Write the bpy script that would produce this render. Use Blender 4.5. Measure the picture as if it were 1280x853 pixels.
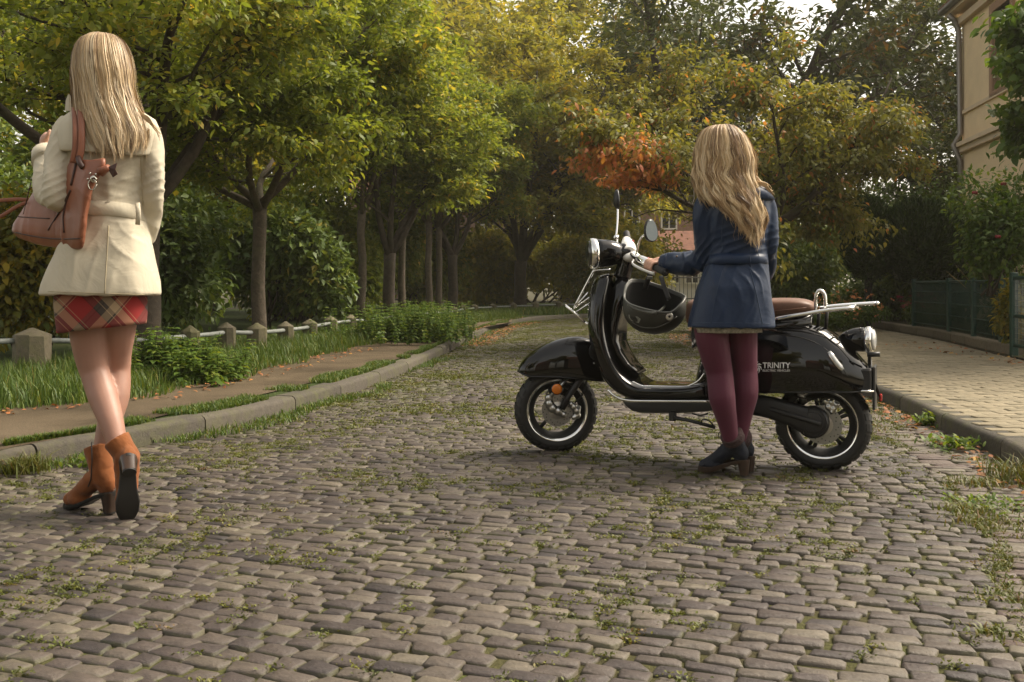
import bpy, bmesh, math, random
import numpy as np
from mathutils import Vector, Matrix, noise as mnoise
from mathutils.bvhtree import BVHTree

for o in list(bpy.data.objects):
    bpy.data.objects.remove(o, do_unlink=True)
scene = bpy.context.scene
C = scene.collection
PI = math.pi

# ------------------------------------------------------------------ camera, world, sun, exposure
FPX, HC, HY = 1244.0, 0.88, 356.0        # focal length in photo pixels, camera height, horizon row
cam_data = bpy.data.cameras.new('camera')
cam = bpy.data.objects.new('camera', cam_data); C.objects.link(cam)
cam_data.sensor_width = 36.0
cam_data.lens = 36.0 * FPX / 1280.0
cam_data.shift_y = -(426.5 - HY) / 1280.0
cam_data.clip_start = 0.05
cam_data.clip_end = 1500.0
cam.location = (0, 0, HC)
cam.rotation_euler = (math.radians(90), 0, 0)
scene.camera = cam

SUN_EL, SUN_AZ = math.radians(50), math.radians(72)   # azimuth measured from +Y towards +X
world = bpy.data.worlds.new('World'); scene.world = world
world.use_nodes = True
wn = world.node_tree; wn.nodes.clear()
w_out = wn.nodes.new('ShaderNodeOutputWorld'); w_bg = wn.nodes.new('ShaderNodeBackground')
w_sky = wn.nodes.new('ShaderNodeTexSky'); w_sky.sky_type = 'NISHITA'; w_sky.sun_disc = False
w_sky.sun_elevation = SUN_EL; w_sky.sun_rotation = SUN_AZ
w_sky.air_density = 1.0; w_sky.dust_density = 3.0; w_sky.ozone_density = 1.0
w_hs = wn.nodes.new('ShaderNodeHueSaturation'); w_hs.inputs['Saturation'].default_value = 0.35
w_tint = wn.nodes.new('ShaderNodeMix'); w_tint.data_type = 'RGBA'; w_tint.blend_type = 'MULTIPLY'
w_tint.inputs['Factor'].default_value = 1.0; w_tint.inputs['B'].default_value = (1.0, 0.91, 0.77, 1)
wn.links.new(w_sky.outputs['Color'], w_hs.inputs['Color'])
wn.links.new(w_hs.outputs['Color'], w_tint.inputs['A'])
wn.links.new(w_tint.outputs['Result'], w_bg.inputs['Color'])
w_bg.inputs['Strength'].default_value = 0.15
wn.links.new(w_bg.outputs['Background'], w_out.inputs['Surface'])

sun_data = bpy.data.lights.new('sun', 'SUN'); sun_data.energy = 2.6; sun_data.angle = math.radians(26)
sun_data.color = (1.0, 0.9, 0.74)
sun = bpy.data.objects.new('sun', sun_data); C.objects.link(sun)
sun.location = (14, 4, 20)
sdir = Vector((math.sin(SUN_AZ)*math.cos(SUN_EL), math.cos(SUN_AZ)*math.cos(SUN_EL), math.sin(SUN_EL)))
sun.rotation_euler = sdir.to_track_quat('Z', 'Y').to_euler()

vs = scene.view_settings
vs.view_transform = 'Standard'; vs.look = 'None'; vs.exposure = 1.12; vs.gamma = 1.0
vs.use_curve_mapping = False
scene.cycles.use_denoising = True
try:
    scene.cycles.denoiser = 'OPENIMAGEDENOISE'
except Exception:
    pass
scene.cycles.max_bounces = 8; scene.cycles.diffuse_bounces = 5; scene.cycles.glossy_bounces = 3
scene.cycles.transmission_bounces = 4; scene.cycles.transparent_max_bounces = 6
scene.cycles.caustics_reflective = False; scene.cycles.caustics_refractive = False

# ------------------------------------------------------------------ helpers
def gp(px, py, z=0.0):
    """photo pixel -> point on the horizontal plane z"""
    Y = FPX * (HC - z) / (py - HY)
    return ((px - 640.0) * Y / FPX, Y, z)

def at(px, py, Y):
    """photo pixel -> point at depth Y"""
    return ((px - 640.0) * Y / FPX, Y, HC - (py - HY) * Y / FPX)

def tag(o, label=None, cat=None, group=None, kind=None):
    if label: o['label'] = label
    if cat: o['category'] = cat
    if group: o['group'] = group
    if kind: o['kind'] = kind
    return o

def empty(name, loc=(0, 0, 0), rz=0.0, parent=None):
    o = bpy.data.objects.new(name, None); C.objects.link(o)
    o.empty_display_size = 0.1
    o.location = loc; o.rotation_euler = (0, 0, rz)
    if parent: o.parent = parent
    return o

def link_mesh(name, me, mat=None, parent=None, smooth=True):
    if mat is not None:
        me.materials.clear(); me.materials.append(mat)
    if smooth:
        me.polygons.foreach_set('use_smooth', [True] * len(me.polygons))
    o = bpy.data.objects.new(name, me); C.objects.link(o)
    if parent: o.parent = parent
    return o

def np_mesh(name, verts, faces, attrs=None):
    """verts (N,3), faces (M,k) numpy; attrs: dict name -> per-vertex floats"""
    me = bpy.data.meshes.new(name)
    verts = np.asarray(verts, dtype=np.float32); faces = np.asarray(faces, dtype=np.int32)
    n, m, k = len(verts), len(faces), faces.shape[1]
    me.vertices.add(n); me.vertices.foreach_set('co', verts.ravel())
    me.loops.add(m * k); me.loops.foreach_set('vertex_index', faces.ravel())
    me.polygons.add(m)
    me.polygons.foreach_set('loop_start', np.arange(0, m * k, k, dtype=np.int32))
    me.polygons.foreach_set('loop_total', np.full(m, k, dtype=np.int32))
    for an, av in (attrs or {}).items():
        a = me.attributes.new(an, 'FLOAT', 'POINT')
        a.data.foreach_set('value', np.asarray(av, dtype=np.float32))
    me.update(calc_edges=True)
    return me

class MB:
    """collects shapes into one mesh"""
    def __init__(s): s.v = []; s.f = []
    def add(s, vs, fs):
        b = len(s.v); s.v += [tuple(p) for p in vs]; s.f += [tuple(i + b for i in f) for f in fs]; return s
    def box(s, c, d, rz=0.0, bev=0.0, M=None):
        cx, cy, cz = c; hx, hy, hz = d[0] / 2, d[1] / 2, d[2] / 2
        if bev <= 0:
            pts = [(x, y, z) for z in (-hz, hz) for x, y in ((-hx, -hy), (hx, -hy), (hx, hy), (-hx, hy))]
            fs = [(0, 3, 2, 1), (4, 5, 6, 7), (0, 1, 5, 4), (1, 2, 6, 5), (2, 3, 7, 6), (3, 0, 4, 7)]
        else:
            b = min(bev, hx * .9, hy * .9, hz * .9); pts = []
            for z, i in ((-hz, b), (-hz + b, 0), (hz - b, 0), (hz, b)):
                X, Y = hx - i, hy - i
                pts += [(-X + (b - i), -Y, z), (X - (b - i), -Y, z), (X, -Y + (b - i), z), (X, Y - (b - i), z),
                        (X - (b - i), Y, z), (-X + (b - i), Y, z), (-X, Y - (b - i), z), (-X, -Y + (b - i), z)]
            fs = [tuple(range(7, -1, -1)), tuple(range(24, 32))]
            for r in range(3):
                for k in range(8):
                    fs.append((r * 8 + k, r * 8 + (k + 1) % 8, r * 8 + 8 + (k + 1) % 8, r * 8 + 8 + k))
        cs, sn = math.cos(rz), math.sin(rz)
        out = []
        for x, y, z in pts:
            q = (cx + x * cs - y * sn, cy + x * sn + y * cs, cz + z)
            out.append(tuple(M @ Vector(q)) if M is not None else q)
        return s.add(out, fs)
    def tube(s, pts, r, n=8, cap=True, flat=None, up=None):
        """swept tube through pts; r number or list; flat = (ra, rb) multipliers"""
        P = [Vector(p) for p in pts]
        R = list(r) if hasattr(r, '__len__') else [r] * len(P)
        rings = []; ref = Vector(up) if up else None
        for i, p in enumerate(P):
            t = (P[min(i + 1, len(P) - 1)] - P[max(i - 1, 0)])
            t = t.normalized() if t.length > 1e-9 else Vector((0, 0, 1))
            if ref is None:
                ref = Vector((0, 0, 1)) if abs(t.z) < .9 else Vector((1, 0, 0))
            a = ref - t * ref.dot(t)
            if a.length < 1e-6: a = t.orthogonal()
            a.normalize(); b = t.cross(a); ref = a
            fa, fb = flat or (1, 1)
            rings.append([p + a * (math.cos(2 * PI * k / n) * R[i] * fa) + b * (math.sin(2 * PI * k / n) * R[i] * fb) for k in range(n)])
        return s.loft(rings, cap)
    def loft(s, rings, cap=True, closed=True):
        n = len(rings[0]); vs = [tuple(p) for r in rings for p in r]; fs = []
        for i in range(len(rings) - 1):
            for k in range(n if closed else n - 1):
                k2 = (k + 1) % n
                fs.append((i * n + k, i * n + k2, (i + 1) * n + k2, (i + 1) * n + k))
        if cap and closed:
            fs.append(tuple(range(n - 1, -1, -1))); fs.append(tuple(range((len(rings) - 1) * n, len(rings) * n)))
        return s.add(vs, fs)
    def lathe(s, prof, c, axis=(0, 0, 1), n=24, ref=None, cap=True):
        """prof list of (r, h) along axis"""
        A = Vector(axis).normalized(); a = Vector(ref) if ref else A.orthogonal()
        a = (a - A * a.dot(A)).normalized(); b = A.cross(a); c = Vector(c)
        rings = [[c + A * h + (a * math.cos(2 * PI * k / n) + b * math.sin(2 * PI * k / n)) * max(r, 1e-5) for k in range(n)] for r, h in prof]
        return s.loft(rings, cap)
    def ball(s, c, r, n=12, m=8, M=None):
        rx, ry, rz = r if hasattr(r, '__len__') else (r, r, r)
        rings = []
        for i in range(m + 1):
            ph = -PI / 2 + PI * i / m; q = max(math.cos(ph), 1e-3)
            ring = [Vector((rx * q * math.cos(2 * PI * k / n), ry * q * math.sin(2 * PI * k / n), rz * math.sin(ph))) for k in range(n)]
            rings.append([Vector(c) + (M @ p if M is not None else p) for p in ring])
        return s.loft(rings)
    def mesh(s, name='mesh'):
        me = bpy.data.meshes.new(name); me.from_pydata(s.v, [], s.f); me.update(); return me
    def build(s, name, mat=None, parent=None, smooth=False, angle=None):
        me = s.mesh(name)
        bm = bmesh.new(); bm.from_mesh(me); bmesh.ops.recalc_face_normals(bm, faces=bm.faces[:]); bm.to_mesh(me); bm.free()
        o = link_mesh(name, me, mat, parent, smooth or angle is not None)
        if angle is not None:
            try: me.set_sharp_from_angle(angle=math.radians(angle))
            except Exception: pass
        return o

def catmull(pts, n=12):
    P = np.array(pts, float); P = np.vstack([2 * P[0] - P[1], P, 2 * P[-1] - P[-2]]); out = []
    for i in range(1, len(P) - 2):
        a, b, c, d = P[i - 1], P[i], P[i + 1], P[i + 2]
        for k in range(n):
            t = k / n
            out.append(.5 * (2 * b + (c - a) * t + (2 * a - 5 * b + 4 * c - d) * t * t + (3 * b - a - 3 * c + d) * t ** 3))
    out.append(P[-2]); return np.array(out)

def fuse(mb, voxel, smooth=4, name='mesh'):
    """union of overlapping closed shapes into one continuous surface"""
    me = mb.mesh(name)
    bm = bmesh.new(); bm.from_mesh(me); bmesh.ops.recalc_face_normals(bm, faces=bm.faces[:]); bm.to_mesh(me); bm.free()
    o = bpy.data.objects.new('temporary', me); C.objects.link(o)
    r = o.modifiers.new('r', 'REMESH'); r.mode = 'VOXEL'; r.voxel_size = voxel; r.adaptivity = 0.0
    if smooth:
        m = o.modifiers.new('s', 'SMOOTH'); m.factor = .5; m.iterations = smooth
    dg = bpy.context.evaluated_depsgraph_get(); dg.update()
    out = bpy.data.meshes.new_from_object(o.evaluated_get(dg))
    bpy.data.objects.remove(o, do_unlink=True)
    out.name = name
    return out

def displace(me, fn):
    """fn(co, normal) -> offset along the normal"""
    n = len(me.vertices); co = np.empty(n * 3, np.float32); me.vertices.foreach_get('co', co); co = co.reshape(-1, 3)
    no = np.empty(n * 3, np.float32); me.vertices.foreach_get('normal', no); no = no.reshape(-1, 3)
    d = np.array([fn(co[i], no[i]) for i in range(n)], np.float32)
    co = co + no * d[:, None]
    me.vertices.foreach_set('co', co.ravel()); me.update()

# ------------------------------------------------------------------ materials
def new_mat(name):
    m = bpy.data.materials.new(name); m.use_nodes = True
    nt = m.node_tree; b = nt.nodes.get('Principled BSDF')
    return m, nt, b

def node(nt, t, **kw):
    n = nt.nodes.new(t)
    for k, v in kw.items(): setattr(n, k, v)
    return n

def ramp(nt, stops):
    r = nt.nodes.new('ShaderNodeValToRGB'); e = r.color_ramp.elements
    while len(e) < len(stops): e.new(0.5)
    for i, (p, c) in enumerate(stops):
        e[i].position = p; e[i].color = (c[0], c[1], c[2], 1)
    return r

def noise_tex(nt, scale, detail=4, rough=.55, coord='Object', dist=0.0):
    tc = nt.nodes.new('ShaderNodeTexCoord'); n = nt.nodes.new('ShaderNodeTexNoise')
    n.inputs['Scale'].default_value = scale; n.inputs['Detail'].default_value = detail; n.inputs['Roughness'].default_value = rough
    n.inputs['Distortion'].default_value = dist
    nt.links.new(tc.outputs[coord], n.inputs['Vector']); return n

def mixc(nt, fac, a, b, mode='MIX'):
    m = nt.nodes.new('ShaderNodeMix'); m.data_type = 'RGBA'; m.blend_type = mode
    for sock, v in ((m.inputs['Factor'], fac), (m.inputs['A'], a), (m.inputs['B'], b)):
        if hasattr(v, 'links') or isinstance(v, bpy.types.NodeSocket): nt.links.new(v, sock)
        elif isinstance(v, (tuple, list)): sock.default_value = (v[0], v[1], v[2], 1)
        else: sock.default_value = v
    return m.outputs['Result']

def bump(nt, b, height, strength=.3, dist=.01):
    n = nt.nodes.new('ShaderNodeBump'); n.inputs['Strength'].default_value = strength; n.inputs['Distance'].default_value = dist
    nt.links.new(height, n.inputs['Height']); nt.links.new(n.outputs['Normal'], b.inputs['Normal'])

def simple(name, col, rough=.5, metal=0.0, spec=.5, var=.0, scale=30, bmp=0.0, bscale=200, coat=0.0, bdist=.002):
    m, nt, b = new_mat(name)
    b.inputs['Base Color'].default_value = (*col, 1); b.inputs['Roughness'].default_value = rough
    b.inputs['Metallic'].default_value = metal; b.inputs['Specular IOR Level'].default_value = spec
    b.inputs['Coat Weight'].default_value = coat; b.inputs['Coat Roughness'].default_value = .03
    if var > 0:
        n = noise_tex(nt, scale, 5)
        r = ramp(nt, [(.3, tuple(c * (1 - var) for c in col)), (.7, tuple(min(1, c * (1 + var)) for c in col))])
        nt.links.new(n.outputs['Fac'], r.inputs['Fac']); nt.links.new(r.outputs['Color'], b.inputs['Base Color'])
    if bmp > 0:
        n = noise_tex(nt, bscale, 3); bump(nt, b, n.outputs['Fac'], bmp, bdist)
    return m

def leaf_mat(name, stops, transl=.35, rough=.5, patch=None, pscale=.7, spec=.3):
    """per-leaf colour from the 'rnd' attribute; patch = second colour list that takes over in clumps"""
    m, nt, b = new_mat(name)
    a = node(nt, 'ShaderNodeAttribute', attribute_name='rnd')
    r = ramp(nt, stops); nt.links.new(a.outputs['Fac'], r.inputs['Fac']); col = r.outputs['Color']
    if patch:
        r2 = ramp(nt, patch); nt.links.new(a.outputs['Fac'], r2.inputs['Fac'])
        a2 = node(nt, 'ShaderNodeAttribute', attribute_name='patch')
        col = mixc(nt, a2.outputs['Fac'], col, r2.outputs['Color'])
    b.inputs['Roughness'].default_value = rough; b.inputs['Specular IOR Level'].default_value = spec
    nt.links.new(col, b.inputs['Base Color'])
    t = nt.nodes.new('ShaderNodeBsdfTranslucent')
    lit = mixc(nt, 1.0, col, (1.5, 1.35, .6), 'MULTIPLY'); nt.links.new(lit, t.inputs['Color'])
    mx = nt.nodes.new('ShaderNodeMixShader'); mx.inputs['Fac'].default_value = transl
    nt.links.new(b.outputs['BSDF'], mx.inputs[1]); nt.links.new(t.outputs['BSDF'], mx.inputs[2])
    nt.links.new(mx.outputs['Shader'], nt.nodes['Material Output'].inputs['Surface'])
    return m

def bark_mat(name, c1, c2, scale=18):
    m, nt, b = new_mat(name)
    n = noise_tex(nt, scale, 6, .65); n.inputs['Distortion'].default_value = .4
    r = ramp(nt, [(.32, c1), (.68, c2)]); nt.links.new(n.outputs['Fac'], r.inputs['Fac'])
    g = noise_tex(nt, 3.0, 3); mossy = ramp(nt, [(.55, (0, 0, 0)), (.72, (.6, .6, .6))]); nt.links.new(g.outputs['Fac'], mossy.inputs['Fac'])
    nt.links.new(mixc(nt, mossy.outputs['Color'], r.outputs['Color'], (.06, .07, .025)), b.inputs['Base Color'])
    b.inputs['Roughness'].default_value = .9; bump(nt, b, n.outputs['Fac'], .8, .02)
    return m

def value_noise(P, scale, seed=0):
    """cheap smooth 3-D noise for arrays, 0..1"""
    p = np.asarray(P, float) * scale + seed * 17.13
    s = np.zeros(len(p))
    for k, (a, b, c) in enumerate(((1.0, 1.7, .6), (-1.3, .8, 1.9), (2.1, -1.1, -1.4), (.7, 2.6, -2.2))):
        s += np.sin(p[:, 0] * a + p[:, 1] * b + p[:, 2] * c + k * 2.1 + 1.3 * np.sin(p[:, (k + 1) % 3] * 1.7 + k))
    return .5 + s / 8
# ------------------------------------------------------------------ the ground, road, kerbs, path, pavement
rng = np.random.default_rng(7)
PAIRS = [((-5.0, -1.0), (-.8, -2.5)), ((-3.75, 2.0), (.75, .3)), ((-2.9, 3.55), (1.45, 1.9)), ((-2.4, 4.65), (2.0, 3.2)),
         ((-1.97, 5.55), (2.42, 4.8)), ((-1.62, 6.5), (2.58, 5.95)), ((-1.36, 7.8), (2.75, 7.2)), ((-1.08, 9.8), (2.85, 9.4)),
         ((-.85, 12.6), (2.85, 12.4)), ((-.6, 16.5), (2.9, 16.0)), ((-.1, 21.5), (3.6, 19.0)), ((1.2, 25.5), (5.0, 21.0)),
         ((3.5, 28.0), (7.0, 22.3)), ((8.0, 30.0), (10.0, 23.5)), ((14.0, 31.0), (14.0, 24.5)), ((22.0, 31.5), (22.0, 25.2))]
LCV = catmull([p[0] for p in PAIRS], 24); RCV = catmull([p[1] for p in PAIRS], 24)
_mid = (LCV + RCV) / 2
_arc = np.concatenate([[0], np.cumsum(np.linalg.norm(np.diff(_mid, axis=0), axis=1))])
ARC_END = _arc[-1]
def edge_l(s): return np.stack([np.interp(s, _arc, LCV[:, 0]), np.interp(s, _arc, LCV[:, 1])], -1)
def edge_r(s): return np.stack([np.interp(s, _arc, RCV[:, 0]), np.interp(s, _arc, RCV[:, 1])], -1)
def left_x(y): return np.interp(y, LCV[:, 1], LCV[:, 0])
def right_x(y): return np.interp(y, RCV[:, 1], RCV[:, 0])

def normals2d(P):
    t = np.gradient(P, axis=0); t /= np.linalg.norm(t, axis=1)[:, None]
    return np.stack([-t[:, 1], t[:, 0]], -1)          # to the left of travel

def strip(name, A, B, za, zb, mat, nu=1):
    """sheet between two polylines of equal length"""
    n = len(A); vs = []
    for k in range(nu + 1):
        f = k / nu
        vs.append(np.column_stack([A * (1 - f) + B * f, np.full(n, za * (1 - f) + zb * f)]))
    V = np.vstack(vs); F = []
    for k in range(nu):
        for i in range(n - 1):
            F.append((k * n + i, k * n + i + 1, (k + 1) * n + i + 1, (k + 1) * n + i))
    me = np_mesh(name, V, np.array(F)); bm = bmesh.new(); bm.from_mesh(me)
    if sum(f.normal.z for f in bm.faces) < 0: bmesh.ops.reverse_faces(bm, faces=bm.faces[:])
    bm.to_mesh(me); bm.free()
    return link_mesh(name, me, mat)

def ground_mat(name, cols, scale=2.0, fine=60, bstr=.6):
    m, nt, b = new_mat(name)
    n1 = noise_tex(nt, scale, 6, .6); r = ramp(nt, cols); nt.links.new(n1.outputs['Fac'], r.inputs['Fac'])
    n2 = noise_tex(nt, fine, 4, .7); r2 = ramp(nt, [(.3, (.62, .62, .62)), (.7, (1.2, 1.2, 1.2))]); nt.links.new(n2.outputs['Fac'], r2.inputs['Fac'])
    nt.links.new(mixc(nt, 1.0, r.outputs['Color'], r2.outputs['Color'], 'MULTIPLY'), b.inputs['Base Color'])
    b.inputs['Roughness'].default_value = .95; b.inputs['Specular IOR Level'].default_value = .15
    bump(nt, b, n2.outputs['Fac'], bstr, .02)
    return m

M_soil = ground_mat('soil', [(.3, (.035, .03, .018)), (.6, (.06, .055, .025)), (.8, (.05, .065, .02))])
M_joint = ground_mat('joint_moss', [(.3, (.045, .036, .024)), (.5, (.075, .07, .03)), (.68, (.085, .095, .03))], 3.0, 90)
M_path = ground_mat('path_dirt', [(.3, (.06, .045, .028)), (.5, (.11, .083, .053)), (.75, (.15, .115, .076))], 1.6, 110)
M_verge = ground_mat('verge_earth', [(.3, (.03, .04, .012)), (.6, (.05, .07, .02)), (.8, (.07, .065, .03))], 1.2)

s_all = np.linspace(0, ARC_END, 260)
EL, ER = edge_l(s_all), edge_r(s_all)
NL, NR = normals2d(EL), normals2d(ER)

def plane(name, x0, x1, y0, y1, z, mat):
    return tag(link_mesh(name, np_mesh(name, [(x0, y0, z), (x1, y0, z), (x1, y1, z), (x0, y1, z)], np.array([(0, 1, 2, 3)])), mat), kind='structure')
plane('ground', -600, 600, -600, 900, -.09, M_soil)

road = tag(strip('road', EL + NL * .03, ER - NR * .03, -.009, -.009, M_joint, 6), kind='structure')
# left side: kerb top -> verge, path
KW = .15
tag(strip('verge', EL + NL * KW, EL + NL * 9.0, .092, .20, M_verge, 10), kind='structure')
# path between the short kerb-side grass and the tall grass below the fence
path_in, path_out = [], []
for (p, q) in [((-60, 583), (-60, 517)), ((0, 562), (0, 510)), ((110, 541), (110, 500)), ((200, 520), (200, 486)), ((300, 499), (300, 464)),
               ((400, 475), (400, 440)), ((480, 454), (480, 424)), ((560, 427), (560, 408)), ((600, 411), (605, 401)), ((640, 402.5), (640, 398))]:
    path_in.append(gp(*p, .105)[:2]); path_out.append(gp(*q, .115)[:2])
path_in = [(-4.4, 1.0), (-3.4, 2.9)] + path_in; path_out = [(-6.4, 1.8), (-4.8, 3.9)] + path_out
PIN, POUT = catmull(path_in, 10), catmull(path_out, 10)
# right side: pavement up to the garden edge
GARDEN = [(3.2, -3.0), (3.9, 2.0), (4.55, 6.0), (5.0, 9.0), (5.45, 11.5), (5.95, 14.0), (6.3, 17.0), (6.6, 20.0), (9.0, 21.5), (14.0, 22.5)]
GCV = catmull(GARDEN, 12)
M_paving_bed = ground_mat('paving_bed', [(.3, (.09, .075, .05)), (.7, (.13, .105, .07))], 2, 80)
gi = np.linspace(0, len(GCV) - 1, 160).astype(int)
ri = np.interp(np.linspace(0, 1, 160), [0, 1], [0, 1])
rs = np.linspace(.5, 27.5, 160)
strip('pavement', edge_r(rs) - normals2d(edge_r(rs)) * .09, np.array([GCV[min(len(GCV) - 1, int(k * (len(GCV) - 1) / 159))] for k in range(160)]), .098, .112, M_paving_bed, 4)
pavement = tag(bpy.data.objects['pavement'], kind='structure')
tag(strip('garden_bed', GCV[:, :2], GCV[:, :2] + np.array([30.0, 1.0]), .13, .2, M_soil, 6), kind='structure')
def path_sheet():
    a = PIN; b = POUT
    return strip('dirt_path', a, b, .103, .113, M_path, 5)
tag(path_sheet(), kind='structure')

# ---- cobbles
def stone_col_mat(name, stops, mossy=.5, rough=.62):
    m, nt, b = new_mat(name)
    a = node(nt, 'ShaderNodeAttribute', attribute_name='rnd'); r = ramp(nt, stops); nt.links.new(a.outputs['Fac'], r.inputs['Fac'])
    n = noise_tex(nt, 26, 6, .68); r2 = ramp(nt, [(.25, (.62, .62, .62)), (.5, (.95, .94, .92)), (.78, (1.25, 1.22, 1.18))]); nt.links.new(n.outputs['Fac'], r2.inputs['Fac'])
    c = mixc(nt, 1.0, r.outputs['Color'], r2.outputs['Color'], 'MULTIPLY')
    e = node(nt, 'ShaderNodeAttribute', attribute_name='edge')
    g = noise_tex(nt, 1.1, 4, .6); g2 = noise_tex(nt, 9, 4, .7)
    mm = node(nt, 'ShaderNodeMath', operation='MULTIPLY'); nt.links.new(g.outputs['Fac'], mm.inputs[0]); nt.links.new(g2.outputs['Fac'], mm.inputs[1])
    mg = node(nt, 'ShaderNodeAttribute', attribute_name='moss')
    m2 = node(nt, 'ShaderNodeMath', operation='ADD'); nt.links.new(mm.outputs[0], m2.inputs[0]); nt.links.new(mg.outputs['Fac'], m2.inputs[1])
    m3 = node(nt, 'ShaderNodeMath', operation='MULTIPLY_ADD'); nt.links.new(e.outputs['Fac'], m3.inputs[0]); m3.inputs[1].default_value = .22; nt.links.new(m2.outputs[0], m3.inputs[2])
    mr = ramp(nt, [(.36, (0, 0, 0)), (.58, (mossy,) * 3)]); nt.links.new(m3.outputs[0], mr.inputs['Fac'])
    c = mixc(nt, mr.outputs['Color'], c, (.095, .10, .03))
    nt.links.new(c, b.inputs['Base Color'])
    b.inputs['Roughness'].default_value = rough; b.inputs['Specular IOR Level'].default_value = .42
    n3 = noise_tex(nt, 70, 5, .7); ad = node(nt, 'ShaderNodeMath', operation='ADD'); nt.links.new(n.outputs['Fac'], ad.inputs[0]); nt.links.new(n3.outputs['Fac'], ad.inputs[1])
    bump(nt, b, ad.outputs[0], .55, .008)
    return m
M_cobble = stone_col_mat('cobble_stone', [(0, (.036, .029, .028)), (.25, (.058, .045, .041)), (.5, (.079, .063, .053)), (.75, (.103, .086, .067)), (.9, (.135, .116, .087)), (1, (.092, .06, .052))], .6, .52)

def stone_block(c, ax, ay, lx, ly, top, depth, rg, bevel=.007, dome=.0015, tilt=.007, near=True, jit=1.0):
    """irregular stone: returns verts, tris, edge flags"""
    cuts = []
    hx, hy = lx / 2, ly / 2
    q = min(.17, .012 / min(hx, hy))
    for sx, sy in ((-1, -1), (1, -1), (1, 1), (-1, 1)):
        jx, jy = rg.normal(0, .055 * lx * jit), rg.normal(0, .06 * ly * jit)
        kx, ky = sx * hx + jx, sy * hy + jy
        if near:
            first = (kx, ky - sy * hy * q * rg.uniform(.6, 1.6)) if sx * sy > 0 else (kx - sx * hx * q * rg.uniform(.4, 1.3), ky)
            second = (kx - sx * hx * q * rg.uniform(.4, 1.3), ky) if sx * sy > 0 else (kx, ky - sy * hy * q * rg.uniform(.6, 1.6))
            cuts += [first, second]
        else:
            cuts.append((kx, ky))
    n = len(cuts); P = np.array(cuts)
    if near: P = P[[7, 0, 1, 2, 3, 4, 5, 6]]
    tx, ty = rg.normal(0, tilt, 2)
    inner = P * (1 - bevel / np.maximum(.02, np.linalg.norm(P, axis=1)))[:, None]
    zo = top - bevel * .5 + P @ np.array([tx, ty]) + rg.normal(0, .0012, n)
    zi = top + inner @ np.array([tx, ty]) + rg.normal(0, .0012, n)
    loc = np.vstack([np.column_stack([P * 1.0, np.full(n, top - depth)]), np.column_stack([P, zo]), np.column_stack([inner, zi]), [[0, 0, top + dome]]])
    V = np.column_stack([c[0] + loc[:, 0] * ax[0] + loc[:, 1] * ay[0], c[1] + loc[:, 0] * ax[1] + loc[:, 1] * ay[1], loc[:, 2]])
    F = []
    for k in range(n):
        k2 = (k + 1) % n
        for r in (0, n):
            F += [(r + k, r + k2, r + n + k2), (r + k, r + n + k2, r + n + k)]
        F.append((2 * n + k, 2 * n + k2, 3 * n))
    E = np.concatenate([np.ones(2 * n), np.full(n, .25), [0.0]])
    return V, np.array(F), E

def frustum_ok(x, y, m=1.3):
    return y > 1.2 and abs(x) < .515 * y + m

stones = []          # (distance key, V, F, E, rnd, moss)
s = .2
while s < ARC_END - 9:
    step = rng.uniform(.050, .066)
    sm = s + step / 2
    a, b = edge_l(sm), edge_r(sm)
    d = b - a; W = np.linalg.norm(d); d = d / W
    nrm = np.array([-d[1], d[0]])
    w = .05 + rng.uniform(-.06, 0)
    bow = lambda t: .16 * math.sin(t / W * PI) + .02 * math.sin(t * 2.3 + s * .9) + .014 * math.sin(t * 6.1 + s * 3.1)
    gutter = W - .42
    while w < W - .03:
        lx = rng.uniform(.076, .128) if w < gutter else rng.uniform(.15, .21)
        if w < gutter < w + lx: lx = max(.08, gutter - w)
        t = w + lx / 2
        p = a + d * t + nrm * bow(t)
        if frustum_ok(p[0], p[1]) and p[1] < 30:
            near = p[1] < 6.5
            ang = rng.normal(0, .05)
            ca, sa = math.cos(ang), math.sin(ang)
            ax = d * ca + nrm * sa; ay = -d * sa + nrm * ca
            V, F, E = stone_block(p, ax, ay, lx - rng.uniform(.005, .014), step - rng.uniform(.003, .010), rng.normal(0, .0024), .035, rng, near=near)
            moss = -.02 + .10 * min(1, max(0, (p[1] - 5) / 12)) + (.10 if t < .8 else 0) * min(1, p[1] / 6) - (.05 if t > gutter else 0)
            rv = float(np.clip(rng.normal(.45, .24), 0, .92)) if t < gutter else 1.0 - rng.uniform(0, .12)
            stones.append((p[1], V, F, E, rv, moss))
        w += lx
    s += step
stones.sort(key=lambda q: q[0])
# the 300 that show largest, as parts of the road: those wholly inside the frame first
def shown(q):
    c = q[1].mean(0); return c[1] if (abs(c[0]) < .512 * c[1] and FPX * HC / c[1] + HY < 851) else 1e3 + c[1]
stones.sort(key=shown)
def joined(name, lst, mat, parent):
    VV, FF, rn, ed, mo = [], [], [], [], []; base = 0
    for (_, V, F, E, r, m) in lst:
        VV.append(V); FF.append(F + base); rn.append(np.full(len(V), r)); ed.append(E); mo.append(np.full(len(V), m)); base += len(V)
    me = np_mesh(name, np.vstack(VV), np.vstack(FF), {'rnd': np.concatenate(rn), 'edge': np.concatenate(ed), 'moss': np.concatenate(mo)})
    return link_mesh(name, me, mat, parent, smooth=False)
for q in stones[:300]:
    joined('cobble', [q], M_cobble, road)
tag(joined('cobbles', stones[300:], M_cobble, road), kind='stuff')

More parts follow.
